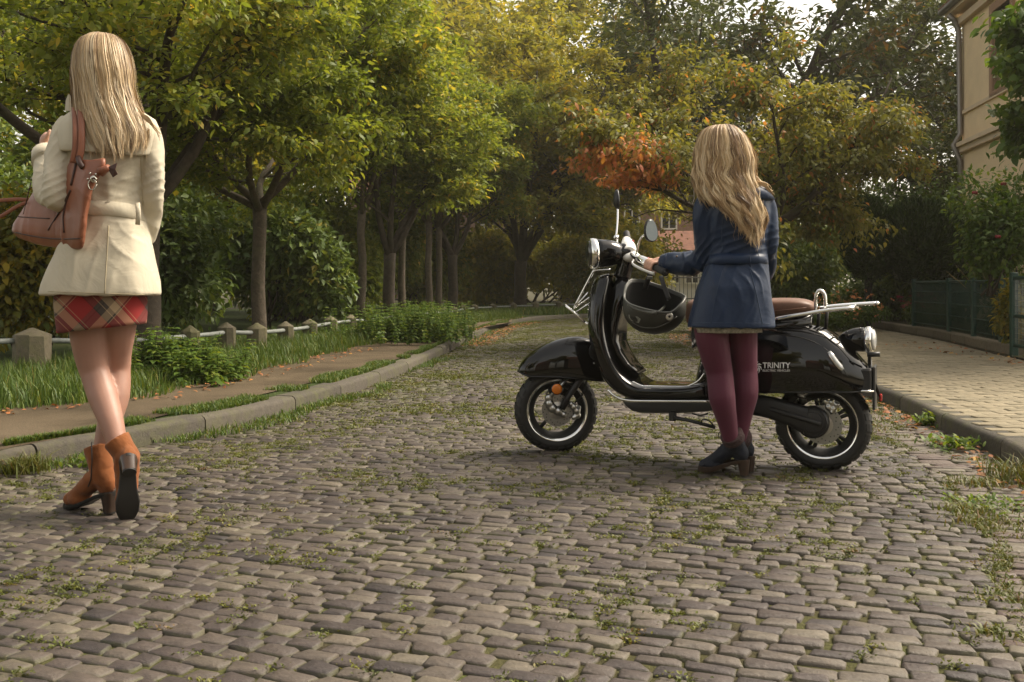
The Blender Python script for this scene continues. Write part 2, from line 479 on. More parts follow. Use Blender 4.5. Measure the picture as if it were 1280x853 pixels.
# ---- kerbs: one stone after another
M_kerb = stone_col_mat('kerb_stone', [(0, (.06, .052, .042)), (1, (.10, .086, .068))], .7, .85)
def kerb(curve_s0, curve_s1, edge, side, height, name, length):
    k = tag(empty(name), kind='structure')
    s = curve_s0
    while s < curve_s1:
        L = length * random.Random(int(s * 100)).uniform(.8, 1.15)
        # walk along the edge until L metres are covered
        s2 = s
        while np.linalg.norm(edge(s2) - edge(s)) < L and s2 < ARC_END: s2 += .05
        a, b = edge(s), edge(s2); t = (b - a) / np.linalg.norm(b - a); n = np.array([-t[1], t[0]]) * side
        r2 = random.Random(int(s * 1000)); lift = r2.uniform(-.006, .008); g = .006
        m = MB(); rings = []
        A, B = a + t * g, b - t * g
        J = 5
        for j in range(J):
            p = A + (B - A) * j / (J - 1)
            # keep to the curve
            f = s + (s2 - s) * j / (J - 1); p = p * .3 + edge(f) * .7 if 0 < j < J - 1 else p
            w1 = KW + .01 * side; h = height + lift + r2.uniform(-.003, .003)
            prof = [(0, -.07), (.004, h - .03), (.014, h - .012), (.03, h - .002), (w1 - .012, h), (w1, h - .012), (w1, -.07)]
            rings.append([(p[0] + n[0] * o_, p[1] + n[1] * o_, z) for o_, z in prof])
        m.loft(rings)
        o = m.build('kerb_stone', M_kerb, k, angle=35)
        me = o.data
        for an, v in (('rnd', r2.random()), ('edge', .35), ('moss', .06)):
            at_ = me.attributes.new(an, 'FLOAT', 'POINT'); at_.data.foreach_set('value', np.full(len(me.vertices), v, np.float32))
        s = s2
    return k
kerb(2.2, ARC_END - 6, edge_l, 1, .10, 'kerb_left', 1.1)
kerb(2.6, 20.0, edge_r, -1, .11, 'kerb_right', 1.0)

# ---- pavers of the right-hand pavement
M_paver = stone_col_mat('paver', [(0, (.185, .158, .10)), (.5, (.225, .19, .122)), (1, (.265, .222, .145))], .12, .75)
pav = []
for row in np.arange(2.6, 19.5, .1):
    x0 = float(right_x(row)) + KW + .03; x1 = float(np.interp(row, GCV[:, 1], GCV[:, 0])) - .02
    x = x0 - (.13 if int(round(row * 10)) % 2 else .03)
    while x < x1:
        lx = min(.2, x1 - x)
        if lx > .05 and frustum_ok(x, row, 2.2):
            zc = .106 + .014 * (x - x0) / max(.1, x1 - x0)
            V, F, E = stone_block((x + lx / 2, row + .05 + .02 * math.sin(x * 1.3)), np.array([1.0, 0]), np.array([0, 1.0]), lx - .006, .094, zc + rng.normal(0, .001), .03, rng, bevel=.006, dome=.0005, tilt=.003, near=False, jit=.12)
            # keep joints straight: damp corner jitter by construction (small stones)
            pav.append((row + abs(x) * .1, V, F, E * .4, float(np.clip(rng.normal(.5, .22), 0, 1)), -.03))
        x += lx
pav.sort(key=lambda q: q[0] if abs(q[1][:, 0].mean()) < .512 * q[0] else 1e3)
for q in pav[:280]: joined('paver', [q], M_paver, pavement)
tag(joined('pavers', pav[280:], M_paver, pavement), kind='stuff')
# ------------------------------------------------------------------ vegetation
def unit(a): return a / np.maximum(1e-9, np.linalg.norm(a, axis=-1, keepdims=True))

def leaf_arrays(pos, axis, nrm, length, width, fine=False):
    """one small folded leaf per position"""
    axis = unit(axis); nrm = unit(nrm - axis * (nrm * axis).sum(1, keepdims=True)); side = np.cross(axis, nrm)
    L = length[:, None]; W = width[:, None]
    if not fine:
        V = np.stack([pos, pos + axis * L * .48 + side * W * .5 + nrm * W * .16, pos + axis * L - nrm * L * .1, pos + axis * L * .48 - side * W * .5 + nrm * W * .16], 1)
        T = np.array([[0, 1, 2], [0, 2, 3]]); k = 4
    else:
        V = np.stack([pos, pos + axis * L * .3 + side * W * .46 + nrm * W * .12, pos + axis * L * .68 + side * W * .36 + nrm * W * .08, pos + axis * L - nrm * L * .14,
                      pos + axis * L * .68 - side * W * .36 + nrm * W * .08, pos + axis * L * .3 - side * W * .46 + nrm * W * .12], 1)
        T = np.array([[0, 1, 5], [1, 2, 5], [2, 4, 5], [2, 3, 4]]); k = 6
    n = len(pos)
    F = (T[None] + (np.arange(n) * k)[:, None, None]).reshape(-1, 3)
    return V.reshape(-1, 3), F, k

def leaf_mesh(name, pos, axis, nrm, length, width, rnd, patch=None, fine=False):
    V, F, k = leaf_arrays(pos, axis, nrm, length, width, fine)
    at_ = {'rnd': np.repeat(np.clip(rnd, 0, 1), k)}
    if patch is not None: at_['patch'] = np.repeat(np.clip(patch, 0, 1), k)
    return np_mesh(name, V, F, at_)

def grow(rg, fork, limbs, limb_len, elev, trunk_r, max_level=3, lean=(0, 0), up=.05, sub=9, twig=8, spread=1.0, az0=None):
    """trunk polyline + list of (points, radii, level)"""
    out = []
    tp = [np.array([0, 0, -.1])]
    for i in range(1, 6):
        f = i / 5; tp.append(np.array([lean[0] * f + rg.normal(0, .012), lean[1] * f + rg.normal(0, .012), fork * f]))
    tr = [trunk_r * 1.35, trunk_r * 1.05, trunk_r, trunk_r * .96, trunk_r * .95, trunk_r * 1.02]
    trunk = (np.array(tp), tr)
    def branch(p, d, L, r, lev):
        ns = {1: 9, 2: 6, 3: 3}[lev]; pts = [p]; d = d / np.linalg.norm(d)
        for i in range(ns):
            d = d + rg.normal(0, .10 if lev < 3 else .12, 3) + np.array([0, 0, up if lev == 1 else (.015 if lev == 2 else -.05)])
            d /= np.linalg.norm(d); pts.append(pts[-1] + d * L / ns)
        pts = np.array(pts); rad = r * (1 - np.linspace(0, 1, ns + 1) * .8)
        out.append((pts, rad, lev))
        if lev < max_level:
            n = sub if lev == 1 else twig
            for j in range(n):
                t = rg.uniform(.18, 1.0) if lev == 1 else rg.uniform(.1, 1.0)
                i = min(ns - 1, int(t * ns)); q = pts[i] + (pts[i + 1] - pts[i]) * (t * ns - i)
                dd = unit((pts[i + 1] - pts[i])[None])[0]
                a = rg.uniform(0, 2 * PI); h = np.array([math.cos(a), math.sin(a), rg.normal(0, .35) + (.1 if lev == 1 else 0)])
                h = h - dd * h.dot(dd) * .6
                cd = dd * rg.uniform(.35, .8) + unit(h[None])[0] * rg.uniform(.6, 1.0) * spread
                branch(q, cd, L * (rg.uniform(.32, .52) if lev == 1 else rg.uniform(.3, .5)) * (1.1 - .35 * t), max(.004, r * (1 - t * .75) * .5), lev + 1)
    for i in range(limbs):
        a = (az0 if az0 is not None else rg.uniform(0, 2 * PI)) + 2 * PI * (i + rg.uniform(-.25, .25)) / limbs
        e = math.radians(elev + rg.normal(0, 8))
        d = np.array([math.cos(a) * math.cos(e), math.sin(a) * math.cos(e), math.sin(e)])
        branch(tp[-1] - np.array([0, 0, rg.uniform(0, .12)]), d, limb_len * rg.uniform(.85, 1.15), trunk_r * .58, 1)
    return trunk, out

def wood_mesh(mb, polys, levels):
    for pts, rad, lev in polys:
        if lev in levels: mb.tube(pts, list(rad), {0: 10, 1: 7, 2: 5, 3: 3}[lev], cap=lev < 2)

def twig_leaves(rg, polys, n, size, spread, droop=.35, levels=(3,), aspect=.46):
    seg_a, seg_b = [], []
    for pts, rad, lev in polys:
        if lev in levels or (lev == 2 and 3 in levels):
            st = 0 if lev == 3 else len(pts) // 2
            for i in range(st, len(pts) - 1): seg_a.append(pts[i]); seg_b.append(pts[i + 1])
    A, B = np.array(seg_a), np.array(seg_b)
    ln = np.linalg.norm(B - A, axis=1); idx = rg.choice(len(A), n, p=ln / ln.sum())
    t = rg.random((n, 1)); d = unit((B - A)[idx])
    pos = A[idx] * (1 - t) + B[idx] * t + rg.normal(0, spread, (n, 3)) * np.array([1, 1, .6])
    sd = rg.normal(0, 1, (n, 3)); sd[:, 2] *= .5; sd = unit(sd)
    axis = unit(d * .6 + sd * .9 + np.array([0, 0, -droop]))
    nrm = rg.normal(0, .55, (n, 3)) + np.array([0, 0, 1.0])
    L = size * rg.uniform(.65, 1.2, n); W = L * aspect * rg.uniform(.8, 1.2, n)
    return pos, axis, nrm, L, W

M_bark = bark_mat('bark_cherry', (.055, .042, .028), (.12, .095, .066), 16)
M_bark_dark = bark_mat('bark_dark', (.03, .023, .016), (.07, .052, .036), 14)
M_leaf_cherry = leaf_mat('leaves_cherry', [(0, (0.089, 0.130, 0.022)), (.35, (0.151, 0.199, 0.033)), (.65, (0.230, 0.261, 0.046)), (.88, (0.335, 0.314, 0.059)), (1, (0.503, 0.355, 0.063))], .48)
M_leaf_gold = leaf_mat('leaves_gold', [(0, (0.140, 0.164, 0.028)), (.4, (0.234, 0.234, 0.040)), (.8, (0.343, 0.296, 0.047)), (1, (0.468, 0.328, 0.047))], .42)  # autumn gold; the hazy glow of the far trees is partly put into it
M_leaf_dark = leaf_mat('leaves_dark', [(0, (0.057, 0.095, 0.026)), (.5, (0.109, 0.161, 0.035)), (.85, (0.182, 0.221, 0.047)), (1, (0.338, 0.286, 0.052))], .3)  # darker green leaves of the thicket and garden bushes
M_leaf_oak = leaf_mat('leaves_oak', [(0, (0.033, 0.052, 0.018)), (.5, (0.063, 0.084, 0.026)), (.8, (0.097, 0.105, 0.030)), (1, (0.253, 0.133, 0.026))], .3,
                      patch=[(0, (.09, .05, .012)), (.6, (.2, .1, .02)), (1, (.28, .13, .02))])
M_leaf_autumn = leaf_mat('leaves_autumn', [(0, (.09, .105, .026)), (.4, (.17, .18, .045)), (.8, (.26, .24, .065)), (.97, (.32, .24, .07)), (1, (.42, .19, .075))], .42,
                         patch=[(0, (.50, .32, .07)), (.3, (.56, .24, .08)), (.6, (.58, .19, .10)), (.85, (.54, .21, .11)), (1, (.48, .35, .08))])
M_leaf_yellow = leaf_mat('leaves_yellow', [(0, (0.078, 0.098, 0.016)), (.5, (0.195, 0.169, 0.019)), (1, (0.468, 0.312, 0.026))], .38)
M_leaf_bright = leaf_mat('leaves_bright', [(0, (0.050, 0.094, 0.015)), (.5, (0.094, 0.156, 0.025)), (1, (0.188, 0.213, 0.037))], .4)

def make_tree(name, label, cat, loc, seed, fork, limbs, limb_len, elev, trunk_r, leaves, size, mat, bark=None, spread=.07, group=None,
              patch_fn=None, fine=False, lean=(0, 0), up=.05, sub=9, twig=8, az0=None, droop=.35, cull=None, aspect=.46):
    rg = np.random.default_rng(seed)
    trunk, polys = grow(rg, fork, limbs, limb_len, elev, trunk_r, lean=lean, up=up, sub=sub, twig=twig, az0=az0)
    t = tag(empty(name, loc), label, cat, group)
    m = MB(); m.tube(trunk[0], trunk[1], 12); wood_mesh(m, polys, (1,))
    m.build('trunk', bark or M_bark, t, smooth=True)
    m = MB(); wood_mesh(m, polys, (2, 3)); m.build('branches', bark or M_bark, t, smooth=True)
    pos, axis, nrm, L, W = twig_leaves(rg, polys, leaves, size, spread, droop=droop, aspect=aspect)
    if cull is not None:
        k = cull(pos + np.array(loc)); pos, axis, nrm, L, W = pos[k], axis[k], nrm[k], L[k], W[k]
    rnd = np.clip(rg.normal(.45, .2, len(pos)) + (value_noise(pos, 1.6, seed) - .5) * .5, 0, 1)
    patch = patch_fn(pos, rg) if patch_fn else None
    c = link_mesh('crown', leaf_mesh('crown', pos, axis, nrm, L, W, rnd, patch, fine), mat, t, smooth=False); c['kind'] = 'stuff'
    return t

def copy_tree(root, loc, rz, sc, label, group=None):
    r = root.copy(); C.objects.link(r); r.location = loc; r.rotation_euler = (0, 0, rz); r.scale = (sc, sc, sc); r['label'] = label
    if group: r['group'] = group
    for ch in list(root.children):
        c = ch.copy(); C.objects.link(c); c.parent = r
    return r

ROW = 'row of cherry trees behind the stone posts'
# first tree, behind the walking woman: long limbs leaning over the path
t1 = make_tree('cherry_tree', 'nearest spreading cherry tree, its dark limbs rising behind the cream coat', 'tree', (-3.55, 9.7, .12), 11, 1.55, 7, 3.6, 47, .115, 38000, .092, M_leaf_cherry,
               M_bark_dark, group=ROW, fine=True, spread=.085, sub=11, twig=9, az0=.3)
t2 = make_tree('cherry_tree', 'slim straight cherry tree forking low behind the widest stone post', 'tree', (-3.03, 11.9, .12), 23, 1.72, 6, 3.0, 46, .085, 33000, .092, M_leaf_cherry,
               group=ROW, spread=.08, sub=11, twig=9, az0=.5, fine=True)
t3 = make_tree('cherry_tree', 'thin upright cherry trunk where the nettle bank begins', 'tree', (-2.72, 18.0, .12), 35, 2.1, 6, 3.3, 50, .075, 30000, .125, M_leaf_cherry, group=ROW, spread=.10, sub=10, twig=8)
t4 = make_tree('cherry_tree', 'stout cherry tree with a low V fork above the nettle bank', 'tree', (-2.28, 18.6, .12), 47, 1.35, 4, 3.6, 56, .115, 30000, .125, M_leaf_cherry, M_bark_dark, group=ROW, spread=.10, sub=11, twig=8)
copy_tree(t3, (-2.35, 21.3, .12), 2.0, 1.05, 'very thin dark trunk just past the stout V-forked tree', ROW)
copy_tree(t3, (-2.05, 24.5, .12), 4.1, 1.1, 'slender pole-like trunk, first of a close pair past the nettle bank', ROW)
copy_tree(t3, (-1.85, 25.3, .12), 1.2, 1.05, 'slender pole-like trunk, second of a close pair past the nettle bank', ROW)
copy_tree(t4, (-1.6, 26.6, .12), 2.6, 1.15, 'short cherry tree with a V fork near the start of the far rail', ROW)
t5 = make_tree('cherry_tree', 'broad multi-stemmed tree beyond the bend, behind the far rail', 'tree', (.25, 30.5, .1), 59, 1.5, 8, 5.6, 60, .19, 32000, .22, M_leaf_gold, M_bark_dark, group=ROW, spread=.15, sub=11, twig=8)
# golden trees farther back around the bend
t6 = make_tree('lime_tree', 'tall golden green tree behind the bend of the road', 'tree', (-3.6, 37.0, .1), 61, 3.2, 8, 8.6, 58, .24, 34000, .30, M_leaf_gold, M_bark_dark, group='golden trees beyond the bend', spread=.28, sub=10, twig=8)
copy_tree(t6, (3.2, 40.0, .1), 1.9, .72, 'lower golden tree in front of the brick house', 'golden trees beyond the bend')
copy_tree(t6, (-10.0, 33.0, .1), 3.6, 1.15, 'tall golden tree rising over the dark thicket', 'golden trees beyond the bend')
copy_tree(t6, (-1.0, 48.0, .1), 5.2, 1.3, 'largest golden tree closing the view far behind the bend', 'golden trees beyond the bend')
copy_tree(t6, (9.5, 42.0, .1), 2.9, .6, 'small golden tree beside the far iron railing', 'golden trees beyond the bend')
copy_tree(t5, (-7.5, 25.0, .1), 2.2, 1.0, 'broad dark-stemmed tree standing inside the thicket behind the row', 'trees in the thicket')
copy_tree(t5, (-12.5, 22.0, .1), 4.2, 1.2, 'tallest broad tree at the back of the thicket behind the yellow bush', 'trees in the thicket')

# oak with sky gaps, right of centre
def oak_patch(p, rg):
    return (value_noise(p, .9, 5) > .74) * rg.uniform(.3, 1, len(p)) * (rg.random(len(p)) < .5)
oak = make_tree('oak_tree', 'huge dark oak with rusty leaves and sky showing through its crown', 'tree', (7.0, 30.0, .1), 71, 3.6, 9, 7.4, 40, .38, 27000, .27, M_leaf_oak, M_bark_dark, spread=.2, patch_fn=oak_patch,
                sub=12, twig=9, up=.03, group='dark oaks over the gardens')
copy_tree(oak, (17.5, 33.0, .1), 2.4, 1.05, 'dark oak behind the cream house and the clipped conifer', 'dark oaks over the gardens')

copy_tree(oak, (12.6, 26.5, .1), 4.4, .55, 'smallest dark oak, close beside the cream house', 'dark oaks over the gardens')
# cherry with orange leaves on its street side
def autumn_patch(p, rg):
    d = np.clip((-.55 - p[:, 0]) / 1.5, 0, 1) * np.clip((2.75 - p[:, 2]) / .6, 0, 1)
    return ((d + (value_noise(p, 2.6, 3) - .5) * 1.1 + rg.normal(0, .16, len(p))) > .5) * rg.uniform(.55, 1.0, len(p)) + ((rg.random(len(p)) < .03) * .7)
cherry = make_tree('autumn_cherry', 'olive cherry tree with orange and red leaves on its street side', 'tree', (3.62, 14.3, .12), 83, 1.55, 8, 2.85, 30, .1, 36000, .10, M_leaf_autumn, M_bark_dark,
                   spread=.09, patch_fn=autumn_patch, sub=11, twig=9, up=.07, fine=True, droop=.6, cull=lambda q: ~((q[:, 0] < 2.75) & (q[:, 2] < 2.25)))
# leafy tree at the right edge in front of the cream house
near_r = make_tree('pear_tree', 'bright green drooping tree in front of the cream house', 'tree', (5.92, 9.6, .14), 91, 1.75, 7, 1.65, 42, .07, 16000, .12, M_leaf_bright, M_bark_dark, spread=.08, sub=9, twig=8, fine=True, droop=.7, aspect=.55)

def shrub(name, label, loc, rad, n, size, mat, seed, cat='shrub', group=None, fine=False, flat=.0, stems=9, lumps=10, shell=.55, patch_fn=None, stem_mat=None, aspect=.5, bottom=-.9):
    """leafy bush: leaf clumps on several lobes over thin stems"""
    rg = np.random.default_rng(seed); rx, ry, rz = rad
    t = tag(empty(name, loc), label, cat, group)
    lob = unit(rg.normal(0, 1, (lumps, 3))) * rg.uniform(.2, .62, (lumps, 1)); lr = rg.uniform(.35, .6, lumps)
    k = rg.integers(0, lumps, n); dirs = unit(rg.normal(0, 1, (n, 3)))
    q = lob[k] + dirs * (lr[k] * rg.uniform(shell, 1.02, n) ** .8)[:, None]
    q = q + rg.normal(0, .03, q.shape)
    keep = (q[:, 2] > bottom); q, dirs = q[keep], dirs[keep]; n = len(q)
    pos = q * np.array([rx, ry, rz]) + np.array([0, 0, rz * .92])
    keep = pos[:, 2] > .02; pos, dirs = pos[keep], dirs[keep]; n = len(pos)
    axis = unit(dirs * .6 + rg.normal(0, .6, (n, 3)) + np.array([0, 0, -.35]))
    nrm = unit(dirs * .5 + np.array([0, 0, .8]) + rg.normal(0, .45, (n, 3)))
    L = size * rg.uniform(.6, 1.25, n); W = L * aspect * rg.uniform(.8, 1.2, n)
    rnd = np.clip(rg.normal(.42, .2, n) + (value_noise(pos, 2.5 / max(rad), seed) - .5) * .6, 0, 1)
    patch = patch_fn(pos, rg) if patch_fn else None
    c = link_mesh('crown', leaf_mesh('crown', pos, axis, nrm, L, W, rnd, patch, fine), mat, t, smooth=False); c['kind'] = 'stuff'
    m = MB()
    for i in range(stems):
        e = lob[i % lumps] * np.array([rx, ry, rz]) + np.array([0, 0, rz * .92]); b = np.array([rg.normal(0, rx * .12), rg.normal(0, ry * .12), -.05])
        mid = (b + e) / 2 + rg.normal(0, .06 * rx, 3); m.tube(catmull([b, mid, e], 4), list(np.linspace(.022, .006, 9) * min(2.2, max(.5, rz))), 5)
    m.build('stems', stem_mat or M_bark_dark, t, smooth=True)['kind'] = 'stuff'
    return t

# dense thicket behind the posts
TH = 'bushes of the thicket behind the stone posts'
thick = [(-7.6, 13.5, 1.9, 1.4, 1.5, 'dark bush left of the nearest cherry tree, behind the yellow bush'),
         (-5.0, 13.6, 1.5, 1.2, 1.25, 'dark bush filling the gap between the two nearest cherry trees'),
         (-3.9, 16.4, 1.6, 1.3, 1.25, 'dark bush right behind the slim low-forking cherry tree'),
         (-6.9, 17.5, 2.3, 1.5, 2.0, 'tall dark bush at the back of the thicket behind the slim tree'),
         (-4.4, 20.4, 1.9, 1.4, 1.7, 'dark bush behind the thin upright trunk'),
         (-3.9, 25.5, 2.0, 1.5, 1.7, 'dark bush behind the stout V-forked tree'),
         (-3.2, 30.0, 2.2, 1.6, 1.9, 'dark bush between the pole-like trunks and the broad tree'),
         (-10.4, 16.5, 2.4, 1.6, 2.6, 'tallest dark bush at the outer end of the thicket'),
         (3.0, 33.5, 2.6, 1.6, 1.7, 'dark bush behind the far rail, right of the broad tree'),
         (-.6, 34.5, 2.4, 1.6, 1.6, 'dark bush directly behind the broad multi-stemmed tree'),
         (-9.5, 24.5, 2.8, 1.8, 3.0, 'dark bush deep in the thicket under the tallest broad tree')]
for i, (x, y, rx, ry, rz, lb) in enumerate(thick):
    shrub('thicket_bush', lb, (x, y, .1), (rx, ry, rz), int(9000 + 1200 * rx * rz), .09 + .0035 * y, M_leaf_dark if i not in (4, 5, 6, 8, 9) else (M_leaf_gold if i in (8, 9) else M_leaf_cherry), 200 + i, group=TH)
shrub('far_hedge', 'light green hedge closing the view behind the bend', (1.5, 43.0, 0), (6.0, 1.6, 2.2), 15000, .26, M_leaf_gold, 270, cat='hedge', lumps=22)
shrub('yellow_bush', 'yellow turning maple bush beside the nearest stone post', (-5.05, 10.6, .12), (1.0, .8, .92), 11000, .105, M_leaf_yellow, 260, fine=True)
# nettle bank on the verge
NB = 'leafy nettle clumps along the stone posts'
def nettle(loc, r, h, n, seed, label):
    rg = np.random.default_rng(seed); t = tag(empty('nettle_clump', loc), label, 'weeds', NB)
    m = MB(); P, A, N_, L_ = [], [], [], []
    for i in range(n):
        b = np.array([rg.normal(0, r * .5), rg.normal(0, r * .45), -.02]); hh = h * rg.uniform(.55, 1.1)
        e = b + np.array([rg.normal(0, .09), rg.normal(0, .09), hh]); m.tube([b, (b + e) / 2 + rg.normal(0, .02, 3), e], [.004, .0035, .002], 3, cap=False)
        for f in np.arange(.12, 1.02, .09):
            p = b + (e - b) * f; a0 = rg.uniform(0, 2 * PI)
            for q in range(3):
                a = a0 + q * 2.1; P.append(p); A.append((math.cos(a), math.sin(a), -.25 + .3 * f)); N_.append((rg.normal(0, .25), rg.normal(0, .25), 1)); L_.append(.085 * (1.15 - .55 * f) * rg.uniform(.8, 1.2))
    P, A, N_, L_ = map(np.array, (P, A, N_, L_))
    c = link_mesh('leaves', leaf_mesh('leaves', P, A.astype(float), N_.astype(float), L_, L_ * .55, np.clip(rg.normal(.45, .2, len(P)), 0, 1), None, True), M_leaf_bright, t, smooth=False); c['kind'] = 'stuff'
    m.build('stems', M_leaf_bright, t)['kind'] = 'stuff'
for i, (px, py, r, h, n, lb) in enumerate([(228, 470, .34, .34, 60, 'nettle clump in front of the rail right of the tartan skirt'), (180, 470, .4, .4, 50, 'low nettle clump behind the bare legs'),
                                           (252, 474, .28, .26, 36, 'small nettle clump beside the pair of wide stone posts'), (505, 424, .8, .5, 190, 'broad nettle bank below the stout V-forked tree'),
                                           (532, 416, .8, .5, 110, 'nettle bank where the path narrows')]):
    nettle(gp(px, py, .13), r, h, n, 300 + i, lb)

# ---- grass and moss
def blades(name, P, h, w, mat, rg, lean=.35, curl=.5, rnd=None):
    """curved blade of three segments per point"""
    n = len(P); a = rg.uniform(0, 2 * PI, n); d = np.column_stack([np.cos(a), np.sin(a), np.zeros(n)]); sd = np.column_stack([-np.sin(a), np.cos(a), np.zeros(n)])
    H = (h * rg.uniform(.5, 1.25, n))[:, None]; Wd = (w * rg.uniform(.7, 1.3, n))[:, None]; l = (lean * rg.uniform(.2, 1.5, n))[:, None]; up = np.array([[0, 0, 1.0]])
    p1 = P + up * H * .55 + d * H * l * .35; p2 = P + up * H * (1 - l * .3) + d * H * l * (1 + curl * .5)
    V = np.stack([P - sd * Wd, P + sd * Wd, p1 + sd * Wd * .8, p1 - sd * Wd * .8, p2], 1).reshape(-1, 3)
    F = (np.array([[0, 1, 2], [0, 2, 3], [3, 2, 4]])[None] + (np.arange(n) * 5)[:, None, None]).reshape(-1, 3)
    r = np.clip(rg.normal(.5, .22, n), 0, 1) if rnd is None else rnd
    return tag(link_mesh(name, np_mesh(name, V, F, {'rnd': np.repeat(r, 5)}), mat, smooth=False), kind='stuff')
M_grass = leaf_mat('grass', [(0, (0.037, 0.075, 0.013)), (.5, (0.075, 0.125, 0.022)), (.85, (0.138, 0.175, 0.031)), (1, (0.250, 0.213, 0.075))], .3)
M_moss = leaf_mat('moss', [(0, (0.052, 0.062, 0.013)), (.5, (0.104, 0.120, 0.021)), (.85, (0.166, 0.166, 0.029)), (1, (0.146, 0.094, 0.042))], .25)

M_weeds = leaf_mat('weeds', [(0, (.06, .075, .016)), (.45, (.10, .12, .025)), (.7, (.14, .13, .035)), (1, (.17, .105, .045))], .25)
def scatter(rg, n, fa, fb, y0, y1, z, bias=1.0):
    """points between the curves x=fa(y) and x=fb(y)"""
    y = y0 + (y1 - y0) * rg.random(n) ** bias; f = rg.random(n); a, b = fa(y), fb(y)
    x = a + (b - a) * f; return np.column_stack([x, y, np.full(n, z)])
pin_x = lambda y: np.interp(y, PIN[:, 1], PIN[:, 0]); pout_x = lambda y: np.interp(y, POUT[:, 1], POUT[:, 0])
rg = np.random.default_rng(5)
P = scatter(rg, 42000, lambda y: pout_x(y) - 1.9, lambda y: pout_x(y) + .1 * np.sin(y * 3.1) + .05, 5.4, 26, .10, 1.3)
P = P[value_noise(P, 1.5, 2) > .28]
blades('tall_grass', P, .17, .0042, M_grass, rg).location.z = 0
P = scatter(rg, 14000, lambda y: pout_x(y) - .5, lambda y: pout_x(y) + .22 + .08 * np.sin(y * 4), 5.4, 26, .108, 1.3)
blades('short_grass', P, .075, .004, M_grass, rg)
# kerb-side strip of short grass
P = scatter(rg, 42000, lambda y: pin_x(y) - .07 + .05 * np.sin(y * 5), lambda y: left_x(y) - KW + .05, 3.4, 24, .094, 1.5)
P = P[value_noise(P, 2.2, 8) > .36]
blades('kerb_grass', P, .045, .0035, M_grass, rg, .6)
P = scatter(rg, 9000, lambda y: left_x(y) + .0, lambda y: left_x(y) + .2 + .08 * np.sin(y * 3.3), 3.4, 24, -.005, 1.4)
P = P[value_noise(P, 2.4, 4) > .5]
blades('gutter_grass', P, .05, .0032, M_grass, rg, .7)
# far verge beyond the bend
P = np.column_stack([rg.uniform(-2.5, 9, 16000), rg.uniform(25.5, 31, 16000), np.full(16000, .08)])
lx_at = np.interp(P[:, 0], LCV[:, 0], LCV[:, 1]); P = P[P[:, 1] > lx_at + .15]
blades('far_grass', P, .2, .009, M_grass, rg)
# weeds along the right-hand kerb
P = scatter(rg, 9000, lambda y: right_x(y) - .36 + .12 * np.sin(y * 2.7), lambda y: right_x(y) - .01, 2.0, 12, -.01, 1.0)
P = P[value_noise(P, 3.1, 6) > .50]
blades('kerb_weeds', P, .032, .0034, M_weeds, rg, .9)
P = scatter(rg, 5200, lambda y: right_x(y) - .46, lambda y: right_x(y) - .40, 1.9, 9, -.008, 1.2)
P[:, 0] += .035 * np.sin(P[:, 1] * 6.0); P = P[value_noise(P, 4.0, 3) > .42]
blades('joint_weeds', P, .020, .0028, M_weeds, rg, 1.0)
# strong tufts: things of their own
M_weed = M_leaf_bright
def tuft(px, py, h, n, r, seed, label, z=0.0, broad=False):
    rg = np.random.default_rng(seed); loc = gp(px, py, z); t = tag(empty('weed_tuft', loc), label, 'weeds', 'weed tufts along the kerbs')
    P = rg.normal(0, r, (n, 3)); P[:, 2] = -.005
    if broad:
        a = rg.uniform(0, 2 * PI, n); ax = np.column_stack([np.cos(a), np.sin(a), rg.uniform(.2, 1.2, n)]); L = h * rg.uniform(.5, 1.1, n)
        P[:, 2] += rg.uniform(0, h * .6, n)
        c = link_mesh('leaves', leaf_mesh('leaves', P, ax, np.tile([0, 0, 1.0], (n, 1)) + rg.normal(0, .3, (n, 3)), L, L * .34, np.clip(rg.normal(.55, .2, n), 0, 1), None, True), M_weed, t, smooth=False)
    else:
        c = blades('blades', P, h, .003, M_weeds, rg, .9); c.parent = t
    c['kind'] = 'stuff'
tuft(28, 590, .10, 420, .05, 1, 'round grass tuft against the left kerb near the brown boots')
tuft(1195, 560, .07, 160, .07, 2, 'leafy dandelion clump in the right gutter behind the rear wheel', broad=True)
tuft(1165, 532, .08, 120, .05, 3, 'leafy weed standing against the right kerb', broad=True)
tuft(1235, 632, .035, 260, .09, 4, 'flat green weed mat in the gutter below the dandelion clump', broad=True)
tuft(1240, 655, .035, 320, .08, 5, 'dry grass mat in the right gutter')
tuft(1222, 605, .045, 200, .06, 6, 'loose grass clump between the weed mat and the dandelions')
tuft(1255, 745, .022, 160, .04, 7, 'grass tuft in the paving joint at the bottom right')
tuft(1275, 600, .12, 220, .07, 8, 'long pale grass hanging at the end of the right kerb')
tuft(117, 583, .06, 130, .04, 9, 'small leafy weed at the left kerb behind the boots', broad=True)
tuft(1238, 790, .025, 120, .04, 10, 'little green tuft lowest in the right paving joint')
tuft(1212, 640, .04, 200, .05, 11, 'small weed at the edge of the gutter stones')

